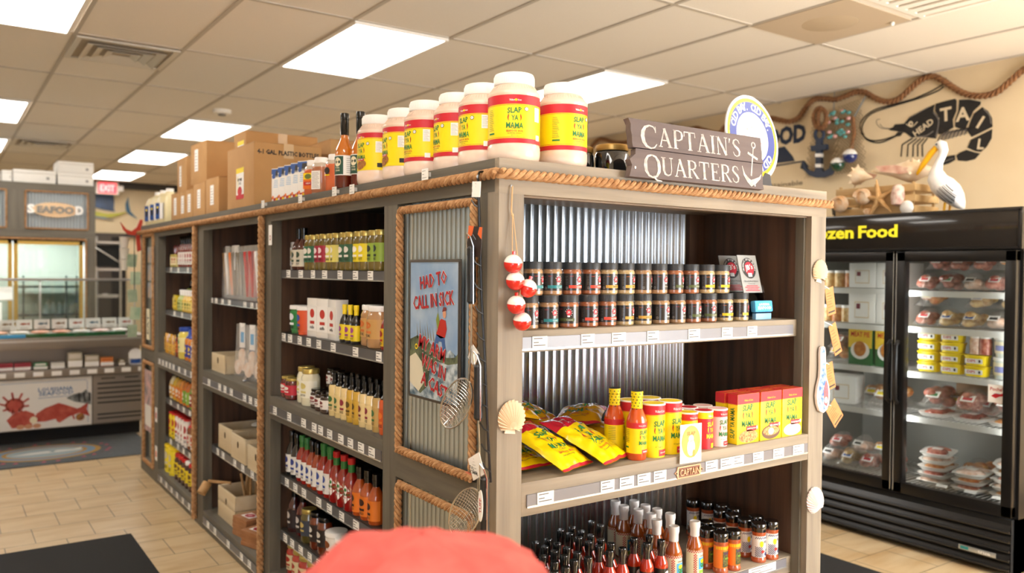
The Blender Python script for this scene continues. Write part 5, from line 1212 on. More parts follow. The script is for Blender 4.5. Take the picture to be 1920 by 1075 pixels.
for i in range(10):
    t=dup(TP[gp('#2c6a4a','#e8e2d8')[:4]+gp('#2c6a4a','#e8e2d8')[4:6]+(dg.name,)+('#2c6a4a','#e8e2d8','OKRA')] if False else list(TP.values())[2]); t.location=(.16,1.58-.072*i,1.4908); t.rotation_euler=(0,0,R(-90)); t['label']='shaded pickle jar of the second row, top shelf, %s from the left'%ORD[i]; t['group']='second row of pickle jars'
S2='second shelf, nearest bay'
pchm=('#f1efea')
wp_=('box','mix_pouch','pouch',.165,.045,'#f1efea',wht,'#f4f2ee','#c23a2e','etouffee')
row=[(1.765,.10,('tub','pudding_tub','tub',.125,.038,'#2f7d3f',wht,'#2f8a48','#e8ecf2','CREAM'),'green tub with a white swirl mark'),
 (1.655,.095,('tub','pudding_tub','tub',.125,.042,'#e2552a',wht,'#e05a30','#2d55a8','CREAM'),'orange tub with a blue and white mark'),
 (1.535,.10,wp_,'white mix pouch with a dark emblem'),(1.425,.10,wp_,'white mix pouch with a dark emblem'),(1.32,.10,wp_,'white mix pouch with a dark emblem'),
 (1.215,.085,('bottle','sauce_bottle','bottle',.150,.021,'#17171a',yellid,'#e8cf25','#9b3d8c','HOT'),'small black bottle with yellow cap'),(1.160,.085,('bottle','sauce_bottle','bottle',.150,.021,'#17171a',yellid,'#e8cf25','#9b3d8c','HOT'),'small black bottle with yellow cap'),(1.105,.085,('bottle','sauce_bottle','bottle',.150,.021,'#17171a',yellid,'#e8cf25','#9b3d8c','HOT'),'small black bottle with yellow cap'),
 (1.035,.12,('jar','nut_butter_jar','jar',.155,.045,'#b4885c',lid_w,'#c79a5a','#d1702a','ROUX'),'tan jar with a white lid'),(.935,.10,('jar','nut_butter_jar','jar',.155,.052,'#b4885c',lid_w,'#c79a5a','#d1702a','ROUX'),'larger tan jar with a white lid'),
 (.85,.09,('bottle','sauce_bottle','bottle',.16,.024,'#8f1f14',redlid,'#d8ae1f','#a3201a','RED'),'red sauce bottle beside the post')]
for i,(y,x,a,d) in enumerate(row): stock(a,d,y,x,1.205,S2,i,11)
S3='middle shelf, nearest bay'
sq=lambda f,m:('squeeze','squeeze_bottle','bottle',.168,.025,f,black_g,f,m,'SAUCE')
row=[(1.78,.06,('jar','preserve_jar','jar',.095,.034,'#5a1410',dg,'#c32a3c','#e8e4da'),'squat jar with red label and gold lid'),(1.70,.05,('jar','preserve_jar','jar',.095,.034,'#5a1410',dg,'#c32a3c','#e8e4da'),'squat jar with red label and gold lid'),
 (1.60,.075,('jar','mayonnaise_jar','jar',.155,.04,'#e6e2c6',dg,'#ecead8','#d8c878','MAYO'),'tall cream jar with gold lid'),(1.51,.06,('jar','mayonnaise_jar','jar',.155,.04,'#e6e2c6',dg,'#ecead8','#d8c878','MAYO'),'tall cream jar with gold lid')]
for i,(y,x,a,d) in enumerate(row): stock(a,d,y,x,.915,S3,i,4)
dk=('jar','jelly_jar','jar',.080,.031,'#2a120c',black_g,'#e6e2dc','#7a2a2a','JELLY'); k=4
for y,x,l in ((1.43,.06,0),(1.355,.05,0),(1.285,.045,0),(1.43,.13,0),(1.36,.12,1),(1.43,.13,1),(1.285,.115,0),(1.285,.115,1),(1.36,.12,0)):
    stock(dk,'small dark jelly jar with white label%s'%(' on top' if l else ''),y,x,.915,S3,k,9,dz=.0808*l); k+=1
cs=['#dcc58a','#dcc58a','#e0c88e','#caa238','#caa238','#dfc890','#dfc890','#b99a5a','#c9531f']; ms=['#3d6b3a','#3d6b3a','#8e2a3a','#5a4412','#5a4412','#7a2a2a','#8e2a3a','#3d6b3a','#e07a30']
SQ='middle shelf, nearest bay'
for i in range(9): stock(sq(cs[i],ms[i]),'tan squeeze bottle with black nozzle' if cs[i][1] in 'de' else ('mustard-yellow squeeze bottle' if i in (3,4) else ('orange squeeze bottle' if i==8 else 'olive-tan squeeze bottle')),1.225-.0565*i,.05,.915,SQ,i,9)
for i in range(8): 
    stock(sq(cs[i],ms[i]),'squeeze bottle of the hidden second row',1.195-.0565*i,.11,.915,'row behind, nearest bay',i,8)
S4='fourth shelf, nearest bay'
hb=lambda f,lid,l,m,w,h=.20,r=.028,n='hot_sauce_bottle':('bottle',n,'bottle',h,r,f,lid,l,m,w)
bt=[(1.80,hb('#17171a',black_g,'#e9e7e2','#2d3f8c','HOT'),'black bottle with white and blue label'),(1.735,hb('#17171a',black_g,'#e9e7e2','#2d3f8c','HOT'),'black bottle with white and blue label'),(1.67,hb('#9c1d12',greenlid,'#e9e7e2','#24408c','CAJUN'),'red bottle with green neck and white label'),(1.61,hb('#9c1d12',greenlid,'#e9e7e2','#24408c','CAJUN'),'red bottle with green neck and white label'),
 (1.55,hb('#a33c14',black_g,'#e9e7e2','#24408c','WING'),'orange-red bottle with black neck'),(1.49,hb('#a33c14',black_g,'#e9e7e2','#24408c','WING'),'orange-red bottle with black neck'),(1.42,hb('#9c1d12',greenlid,'#e9e7e2','#2c4a9c','HOT',.21,.031),'large red bottle with green neck'),(1.35,hb('#9c1d12',greenlid,'#e9e7e2','#2c4a9c','HOT',.21,.031),'large red bottle with green neck')]
i=0
for y,a,d in bt: stock(a,d,y,.085,.555,S4,i,14); i+=1
def diamond_bottle(y,i):
    key=('diamond',)
    if key not in TP:
        t=thing('pepper_sauce_bottle','','bottle'); h,r=.205,.031; f=contents('#8f140e')
        MB().lathe([(r*.92,0),(r,h*.03),(r,h*.52),(r*.86,h*.62),(r*.42,h*.73),(r*.4,h*.78)],f,20).build('body',t); n=MB(); n.lathe([(r*.45,h*.68),(r*.45,h*.88)],greenlid,16); n.build('neck_band',t); MB().lathe([(r*.47,h*.87),(r*.5,h*.88),(r*.5,h*.99),(0,h)],redlid,16).build('cap',t)
        b=MB(); P=cyl(r+.0006,0,0); m=h*.32; s_=.036; n_=8
        vs=[P(0,m,1),P(s_,m,1),P(s_*.5,m+s_*.5,1),P(0,m+s_,1),P(-s_*.5,m+s_*.5,1),P(-s_,m,1),P(-s_*.5,m-s_*.5,1),P(0,m-s_,1),P(s_*.5,m-s_*.5,1)]
        b.add(vs,[(0,q,q+1) for q in range(1,8)]+[(0,8,1)],wht); pt(b,'TABASCO',0,m,.009,greenlid,P,w=.048,layer=3); pe(b,0,m+.018,.007,.007,greenlid,P,2,12); pt(b,'PEPPER SAUCE',0,m-.012,.004,dred,P,w=.026,layer=3); b.build('label',t); TP[key]=t; new=True
    else: t=dup(TP[key])
    t.location=(.08,y,.5558); t.rotation_euler=(0,0,R(-75)); t['label']='red pepper sauce bottle with diamond label and red cap, %s from the left'%ORD[i]; t['group']='diamond-label pepper sauce bottles'
for q,y in enumerate((1.275,1.20,1.13)): diamond_bottle(y,q)
for q,y in enumerate((1.06,.99,.92)): stock(hb('#b3501a',black_g,'#e27a22','#3b1a10','BUFFALO',.185,.031),'amber bottle with orange label and black neck',y,.085,.555,S4,8+q,3)
S5='fifth shelf, nearest bay'
row=[(1.78,.09,hb('#3a0f10',black_g,'#2b2022','#c9c2bd','BBQ',.21,.03),'dark maroon bottle'),(1.70,.10,hb('#5a1512',black_g,'#2b2022','#c9c2bd','BBQ',.20,.03),'dark red bottle'),(1.60,.09,('jar','olive_jar','jar',.145,.036,'#54491a',dg,'#3b4250','#c9b26a'),'olive jar with gold lid'),(1.50,.09,('jar','salsa_jar','jar',.155,.034,'#6b2a10',black_g,'#2a1f1c','#d8d2c8'),'dark salsa jar'),(1.415,.09,('jar','salsa_jar','jar',.155,.034,'#6b2a10',black_g,'#2a1f1c','#d8d2c8'),'dark salsa jar'),
 (1.32,.09,('tub','dip_tub','tub',.12,.045,'#ece8e0',lid_w,'#efece6','#8a4a22','QUESO'),'white dip tub with brown mark'),(1.215,.09,('tub','dip_tub','tub',.12,.045,'#ece8e0',lid_w,'#efece6','#8a4a22','QUESO'),'white dip tub with brown mark'),(1.115,.09,('jar','olive_jar','jar',.14,.04,'#221a16',black_g,'#3b3330','#998'+'877'),'dark jar with wide black lid')]
for i,(y,x,a,d) in enumerate(row): stock(a,d,y,x,.30,S5,i,8)
row=[(1.76,.09),(1.66,.08),(1.57,.075),(1.48,.075)]
for i,(y,x) in enumerate(row): stock(('jar','sauce_jar','jar',.145,.042,'#a3261a',dg,'#d8c9a0','#a3261a','PASTA'),'red pasta sauce jar with gold lid',y,x,.105,'base shelf, nearest bay',i,4)
# ---------------------------------------------------------------- middle side bay
wbox=wood('pale_box_wood','#ead6b0','#dcc397',1,.6,.5); stick=M('mallet_wood','#c79f6c',.6,col2='#a97f4c',nscale=20)
def tray(name,lab,loc,sx,sy,sz,rz=0,slats=False,wm=None):
    wm=wm or wbox; t=thing(name,lab,'wooden box',loc,rz,'wooden boxes in the middle side bay'); k=.010
    MB().box(-sx/2,sx/2,-sy/2,sy/2,0,k,wm).build('bottom',t)
    for x0,x1,y0,y1 in ((-sx/2,-sx/2+k,-sy/2,sy/2),(sx/2-k,sx/2,-sy/2,sy/2),(-sx/2+k,sx/2-k,-sy/2,-sy/2+k),(-sx/2+k,sx/2-k,sy/2-k,sy/2)):
        b=MB()
        if slats:
            for q in range(2): b.rbox(x0,x1,y0,y1,k+q*(sz-k)/2+.002,k+(q+1)*(sz-k)/2-.002,.001,wm)
        else: b.rbox(x0,x1,y0,y1,k,sz,.001,wm)
        b.build('side',t)
    o=MB(T(-sx/2-.001,0,sz*.65)@SIDE); o.ell(0,0,.012,.018,M('box_notch','#5a4228',.8),None,.0008,14); o.build('hand_hole',t)
    return t
tray('wooden_tray','pale wooden box on the middle shelf holding a blue tool',(.19,2.85,.9155),.30,.26,.10)
t=thing('blue_tool','blue plastic tool resting in the wooden box beside the shell bags','tool',(.19,2.76,.930),-60); MB().poly([(0,0),(.09,.0),(.10,.08),(.06,.15),(.03,.15),(.0,.03)],M('tool_blue','#1d4f8f',.4),FRONT,.03).build('body',t); MB().tube([(.04,.0,.14),(.03,.0,.20),(.07,.0,.21)],.006,m_metalgrey,6).build('arm',t)
pmat=M('clear_bag','#dcdad6',.12,coat=1,alpha=.22); shl=M('bagged_shell','#e3bfa2',.5,col2='#f0e6da',nscale=30)
def polybag(name,lab,loc,w,h,rz,inner,grp,d=.035,cardc=None):
    t=thing(name,lab,'bag',loc,rz,grp); b=MB(); n=8
    for sg in (-1,1):
        vs=[]
        for j in range(n+1):
            for i in range(n+1):
                u=i/n*2-1; v=j/n; vs.append((u*w/2*(1-.25*max(0,v-.6)),sg*d*(1-u**4)*(1-v**1.7)+.004*noise.noise(Vector((u*3,v*6,w*40))),v*h))
        fs=[(j*(n+1)+i,j*(n+1)+i+1,(j+1)*(n+1)+i+1,(j+1)*(n+1)+i) for j in range(n) for i in range(n)]
        b.add(vs,fs if sg<0 else [f[::-1] for f in fs],pmat,None,True)
    b.build('plastic_film',t); inner(t)
    if cardc:
        c=MB(); c.box(-w*.2,w*.2,-.002,.0,h*.55,h*1.02,wht); c.box(-w*.12,w*.12,-.0025,-.002,h*.65,h*.85,cardc); c.build('header_card',t)
    return t
def in_shells(t):
    for i,(z,y) in enumerate(((.05,0),(.11,.005),(.07,.015))): 
        MB(T(.0+(-.02,.015,.03)[i],-.008+y*.2,z)@FRONT).ell(0,0,.035,.040,shl,None,.006,16).build('shell',t)
def in_tools(c,c2):
    def f(t):
        for i,(a,cc) in enumerate(((-8,c),(0,c2),(7,c))): MB(T(.012*(i-1),.0,.02)@RY(a)).rbox(-.012,.012,-.005,.005,0,.24,.003,cc).build('utensil',t)
    return f
for i,(y,x) in enumerate(((2.60,.10),(2.52,.16),(2.43,.10),(2.34,.12))): polybag('shell_bag','plastic bag of flat baking shells, %s from left, middle shelf, middle bay'%ORD[i],(x,y,.9155),.13,.28,-75,in_shells,'bags of baking shells',.03,ltb if i%2==0 else None)
us=[(2.98,.13,stick,wht,blu),(2.90,.12,wht,stick,None),(2.82,.12,org,stick,blu),(2.74,.11,chrome,chrome,blu),(2.66,.12,chrome,m_metalgrey,None),(2.58,.11,m_metalgrey,chrome,None),(2.48,.10,redlid,redlid,None),(2.39,.10,redlid,dred,None),(2.30,.10,wht,red,None)]
for i,(y,x,c,c2,cc) in enumerate(us): polybag('utensil_pack',('red boil paddle pack' if c is redlid else 'packaged kitchen utensil in clear film')+', %s from left, top shelf, middle bay'%ORD[i],(x,y,1.3258),.12,.29,-75,in_tools(c,c2),'packaged utensils of the middle bay',.02,cc)
t=thing('pliers','metal pliers and scissors lying on the middle shelf edge','pliers',(.07,2.45,.9165),70)
for a in (-10,10): MB(RZ(a)).tube([(-.09,.02*(1 if a>0 else -1),.007),(0,0,.008),(.05,-.002,.007)],.005,chrome,6).build('arm',t)
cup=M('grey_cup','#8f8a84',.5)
for i,(y,z) in enumerate(((2.86,.485),(2.72,.485),(2.58,.485),(2.80,.915),(2.66,.915),(2.52,.915))):
    t=thing('grey_cup','grey shaded cup standing at the back of the middle bay, %s from left, %s shelf'%(ORD[i%3],'lower' if z<.6 else 'middle'),'cup',(.52,y,z+.0008),0,'grey cups at the back of the middle bay'); MB().lathe([(.032,0),(.042,.15)],cup,16).build('body',t); MB().lathe([(.045,.145),(.045,.16),(.04,.163),(0,.163)],wht,16).build('lid',t)
tray('wooden_tray','pale wooden box at the back left of the lower shelf with a white scoop',(.24,2.78,.4858),.36,.26,.13); tray('wooden_tray','pale wooden box in the middle of the lower shelf, middle bay',(.215,2.49,.4858),.34,.25,.13); tray('wooden_tray','pale wooden box at the right of the lower shelf beside the rope',(.20,2.18,.4858),.32,.27,.12)
t=thing('scoop','white plastic scoop lying across the back wooden box','scoop',(.22,2.70,.617),30); MB().ball((0,0,.012),(.05,.03,.012),wht).build('bowl',t); MB().tube([(.04,0,.012),(.14,0,.010)],.007,wht,8).build('handle',t)
tray('wooden_crate','rough slatted wooden crate full of mallet sticks on the base shelf',(.22,2.72,.106),.34,.32,.17,0,True)
rnd=random.Random(4)
for i in range(11):
    x,y=.12+.16*rnd.random(),2.62+.2*rnd.random(); t=thing('mallet','thin wooden mallet standing in the crate, %s one counted from the aisle'%ORD[i],'mallet',(x,y,.12),0,'wooden mallets in the crate')
    b=Vector((rnd.uniform(-.05,.05),rnd.uniform(-.05,.05),.25)); MB().tube([(0,0,.01),b],.007,stick,8).build('handle',t)
    MB().tube([tuple(b*.0+Vector((-.02,0,.012))),(.02,0,.012)],.011,stick,8).build('head',t)
t=thing('mallet','large wooden mallet hanging out over the crate corner above the aisle','mallet',(.02,2.95,.285),0,'wooden mallets in the crate'); MB().tube([(-.01,.0,-.01),(-.05,-.02,-.06)],.026,stick,12).build('head',t); MB().tube([(-.005,0,.0),(.1,-.08,-.01)],.009,stick,8).build('handle',t)
ckm=M('cedar_plank','#a8754c',.7,col2='#96633c',nscale=14)
def hexlab(b,P,s):
    pr(b,-s*1.2,s*1.2,-s*.8,s*.8,wht,P,1,1); b.add([P(s*.9*math.cos(R(60*k))*1.1,s*.75*math.sin(R(60*k)),3) for k in range(6)],[(0,1,2,3,4,5)],M('hex_crimson','#a51f2f',.5)); b.add([P(s*.4*math.cos(R(60*k))*1.1,s*.33*math.sin(R(60*k)),5) for k in range(6)],[(0,1,2,3,4,5)],M('hex_pink','#d98a90',.5))
n=0
for (x,y,rz,k) in ((.13,2.44,-80,5),(.12,2.26,-72,4)):
    for j in range(k):
        t=thing('cedar_plank','brown plank pack, %s from the bottom of the %s stack on the base shelf'%(ORD[j],'left' if k==5 else 'right'),'plank',(x+random.uniform(-.005,.005),y,.106+j*.0195),rz+random.uniform(-3,3),'plank packs on the base shelf')
        MB().rbox(-.075,.075,-.10,.10,0,.0185,.002,ckm).build('plank',t)
        if j==k-1: b=MB(); hexlab(b,sheet(T(0,-.04,.0192)),.038); b.build('label',t)
for i,(x,y,c) in enumerate(((.09,2.12,'#e0b24a'),(.15,2.10,'#d9a06a'),(.07,2.06,'#e7c77a'))):
    def inn(t,c=c): MB().ball((0,0,.03),(.05,.025,.03),M('snack_'+c[1:],c,.5,col2='#7a3d1a',nscale=60)).build('snack',t)
    polybag('snack_bag','clear bag with a yellow-brown snack, %s, beside the plank packs'%ORD[i],(x,y,.106),.15,.12,-70,inn,'snack bags on the base shelf',.03)
# ---------------------------------------------------------------- farthest side bay
F1='top shelf, farthest bay'
for i,y in enumerate((4.10,4.03,3.96)): stock(('box','spice_box','box',.085,.03,'#d8c66a',wht,'#ece2b4','#b03a2a'),'pale yellow spice box',y,.09,1.50,F1,i,9)
for i,y in enumerate((4.07,3.98)): stock(('box','tea_box','box',.06,.035,'#7f1a20',redlid,'#8f1f26','#d8c9c0'),'dark red box stacked high',y,.10,1.50,F1,3+i,9,dz=.0858)
for i in range(9): stock(('bottle','hot_sauce_bottle','bottle',.20,.024,'#7a2a1c',black_g,'#ded9d2','#a8333a','HOT'),'slim sauce bottle with pale label',3.88-.062*i,.085,1.50,F1,5+i,9)
F2='second shelf, farthest bay'
for i,y in enumerate((4.05,3.99)): stock(('box','sauce_pack','box',.10,.028,'#ddc02a',yellid,'#e5ca34','#8a7a1a'),'small yellow pack',y,.085,1.21,F2,i,9)
for i,y in enumerate((3.91,3.79)): stock(('squeeze','relish_bottle','bottle',.20,.045,'#7d8a3a',black_g,None),'large olive-green squeeze bottle',y,.165,1.21,F2,2+i,9)
for i in range(8): stock(('bottle','mustard_bottle','bottle',.14,.027,'#a3b04a' if i<2 else '#d8b44a',lid_w,'#c9d08a' if i<2 else '#e8d27a','#6d7a2a','DILL'),'lime sauce bottle' if i<2 else 'honey-yellow sauce bottle',3.86-.064*i if i<1 else 3.87-.066*i,.07,1.21,F2,4+i,9)
F3='middle shelf, farthest bay'
for i in range(6): stock(('box','batter_box','box',.135,.028,'#dba028',yellid,'#e6bb45','#a3391f','FRY'),'orange-yellow batter box',4.12-.052*i,.05,.915,F3,i,9)
stock(('jar','sauce_jar','jar',.15,.04,'#7a3018',black_g,'#a8522a','#d8a03a'),'brown sauce jar with black lid',3.77,.06,.915,F3,6,9)
for i,y in enumerate((3.65,)): stock(('jar','mustard_jar','jar',.20,.058,'#e3cf5a',bluelid,'#e9dfa0','#2a8a5a','MUSTARD'),'large yellow mustard jar with blue lid',y,.07,.915,F3,7,9)
for i,y in enumerate((3.535,3.45)): stock(('squeeze','sauce_bottle','bottle',.19,.036,'#cf7a1f',bluelid,'#3a3f9a','#e8c94a','CREOLE'),'orange sauce bottle with blue base label',y,.06,.915,F3,8+i,9)
for i,y in enumerate((3.36,3.28)): stock(('jar','mayonnaise_jar','jar',.16,.036,'#e6e0cf',bluelid,'#e9e4d8','#2a5aa8','MAYO'),'cream jar with blue lid by the rope',y,.055,.915,F3,10+i,9)
F4='fourth shelf, farthest bay'
cl=['#d9d2b0','#d9b83a','#d9a02a','#e0902a','#d97a22','#d9782a','#7fa83a','#8fb84a','#9a2a2a']
for i in range(9): stock(('bottle','salad_dressing_bottle','bottle',.20,.034,cl[i],black_g,cl[(i+2)%9],'#e9e4d8','HERB'),'salad dressing bottle with black cap, %s'%('green' if i in (6,7) else 'warm coloured'),4.08-.09*i,.085,.605,F4,i,9)
F5='fifth shelf, farthest bay'
for i in range(2): stock(('can','seasoning_can','can',.17,.036,'#e3c81f',redlid,'#e8d02a','#b8402a','SLAP'),'yellow can with red lid',4.09-.08*i,.085,.34,F5,i,9)
for i in range(4): stock(('can','batter_can','can',.18,.036,'#e6e0da',redlid,'#e9e4de','#b02a30','FISH'),'white can with red print',3.92-.08*i,.085,.34,F5,2+i,9)
stock(('squeeze','sauce_bottle','bottle',.19,.036,'#7a3a1c',redlid,'#d8c9b8','#b02a30','BBQ'),'brown sauce bottle',3.60,.085,.34,F5,6,9); 
for i in range(3): stock(('bottle','sauce_bottle','bottle',.22,.04,'#d99a4a',redlid,'#e6e0d8','#b8322a','PEACH'),'peach sauce bottle with white and red label',3.51-.09*i,.085,.34,F5,7+i,9)
F6='base shelf, farthest bay'
for i in range(3): stock(('can','coffee_can','can',.185,.055,'#e6cf1f',yellid,'#e8d42f','#c9c2b0','BLEND'),'large yellow can with yellow lid',4.08-.12*i,.08 if i<2 else .19,.105,F6,i,9)
for i in range(7): stock(('jar','seasoning_jar','jar',.17,.042,'#4a2418',lid_w if i==3 else redlid,'#e3cb2a','#5a3a1a','CREOLE'),'brown seasoning jar with yellow label and %s lid'%('white' if i==3 else 'red'),3.82-.09*i,.07,.105,F6,3+i,9)
# ================================================================ glass-door freezer
XF=3.1; fz=thing('glass_door_freezer','black two-door glass freezer lettered Frozen Food on its header','freezer',(XF,.025,0))
fb=M('freezer_black','#151414',.28); fbg=M('freezer_header','#201d1c',.12,coat=.5); fw=M('freezer_inner','#8f8e89',.5); fgl=glassy('freezer_glass',tint='#f2f5f4',gloss=.035,k=.8)
FWD,FH,FD=1.265,1.835,.72
FT=Matrix(((0,0,-1,0),(-1,0,0,0),(0,1,0,0),(0,0,0,1)))
b=MB(); b.rbox(.02,FD,0,FWD,FH-.045,FH,.004,fb); b.box(.02,FD,0,.03,0.02,FH-.02,fb); b.box(.02,FD,FWD-.03,FWD,.02,FH-.02,fb); b.box(FD-.04,FD,0,FWD,.02,FH-.02,fb); b.box(.02,FD,.0,FWD,.02,.29,fb); b.build('cabinet',fz)
b=MB(); b.rbox(-.0,.05,.0,FWD,1.625,1.835,.006,fbg); b.build('header_panel',fz)
b=MB(); b.box(-.004,.0,.012,.02,1.635,1.825,fb); b.box(-.004,0,.012,FWD-.012,1.815,1.825,fb); b.box(-.004,0,.012,FWD-.012,1.632,1.64,fb); b.build('header_trim',fz)
b=MB(T(-.002,0,0)@FT); ly=-(at(1604,440,0,XF).y-.025); hy_=M('header_yellow','#f5ea2a',.4,emit=.25); xr_=-(at(1683,440,0,XF).y-.025); b.text('Food',.072,hy_,T(xr_-.1175,1.700,.0),w=.235,bold=.03,depth=.002); b.build('header_lettering',fz); b=MB(T(-.002,0,0)@FT); b.text('Frozen',.072,hy_,T(xr_-.265-.1675,1.700,.0),w=.335,bold=.03,depth=.002); b.build('header_lettering',fz)
b=MB()
for y0,y1 in ((.03,.045),(FWD-.045,FWD-.03)): b.box(.05,.66,y0,y1,.30,1.62,fw)
b.box(.63,.66,.03,FWD-.03,.30,1.62,fw); b.box(.05,.66,.03,FWD-.03,.29,.30,fw); b.box(.05,.66,.03,FWD-.03,1.60,1.615,fw); b.build('liner',fz)
b=MB(); b.box(.05,.08,.615,.655,.30,1.62,fb); b.build('centre_mullion',fz)
for di,(y0,y1) in enumerate(((.012,.625),(.638,1.255))):
    d=MB(); k=.052
    for q in ((y0,y1,.30,.30+k+.005),(y0,y1,1.565,1.62),(y0,y0+k,.30,1.62),(y1-k,y1,.30,1.62)): d.rbox(-.03,.015,q[0],q[1],q[2],q[3],.004,fb)
    o=d.build('door',fz); MB().box(-.008,-.004,y0+k-.002,y1-k+.002,.352,1.567,fgl).build('glass',o)
    hy = y1-.02 if di==0 else y0+.012
    MB().tube([(-.03,hy,1.13),(-.055,hy,1.11),(-.062,hy,.96),(-.055,hy,.81),(-.03,hy,.79)],[.010,.012,.013,.012,.010],fb,8).build('handle',o)
    e=MB(); e.box(-.0315,-.030,(y1-.004 if di==0 else y0+.0),(y1 if di==0 else y0+.004),.31,1.61,m_rail_edge); e.build('edge_strip',o)
g=MB()
for k in range(5): z=.035+.047*k; g.add([(-.03,.02,z),(-.03,1.245,z),(-.008,1.245,z+.036),(-.008,.02,z+.036),(.0,.02,z-.006),(.0,1.245,z-.006)],[(0,3,2,1),(0,1,5,4)],fb); g.tube([(-.026,.02,z+.004),(-.026,1.245,z+.004)],.007,fb,6)
g.box(-.005,.03,.02,1.245,.02,.285,m_dark); g.build('louvre_panel',fz)
p0,p1=at(1804,1022,0,XF).y-.025,at(1874,1040,0,XF).y-.025
b=MB(T(-.035,0,0)@FT); b.rbox(-p0,-p1,.088,.112,0,.004,.001,M('badge_silver','#b9bcbd',.3,metal=.7)); b.box(-p0+.01,-p0+.05,.092,.108,.004,.005,M('badge_teal','#2f8a8a',.4)); b.text('true',.014,wht,T(-(p0+p1)/2+.035,.093,.0045),w=.06); b.build('badge',fz)
wsh=M('white_shelf','#e9e8e4',.4); 
SHZ=[[1.405,1.205,.955,.71,.335],[1.41,1.20,.955,.71,.335]]
for y0,y1,zz in ((.05,.615,SHZ[0]),(.655,1.22,SHZ[1])):
    for z in zz:
        s_=MB(); s_.box(.085,.09,y0,y1,z-.03,z+.002,wsh) if z>.4 else None
        for k in range(22): yy=y0+(y1-y0)*k/21; s_.tube([(.09,yy,z),(.60,yy,z)],.0018,wsh,4,cap=False)
        s_.tube([(.35,y0,z-.003),(.35,y1,z-.003)],.003,wsh,5); s_.build('wire_shelf',fz)
pk=at(1872,739,0,XF); t=thing('window_sticker','square white sticker with red script and crawfish on the right freezer door','sticker',(XF-.0095,pk.y,pk.z)); MB(FT).box(-.045,.045,-.045,.045,0,.0008,wht).build('sticker',t); b=MB(FT); b.text("Poche's",.018,dred,T(0,.015,.0012),w=.07); b.ell(0,-.005,.02,.008,ltb,T(0,0,.0012),0,14); b.poly([(-.03,-.012),(-.01,.002),(.012,0),(.03,.008),(.028,-.008),(.01,-.012),(-.008,-.022)],red,T(0,0,.0016)); b.build('print',t)
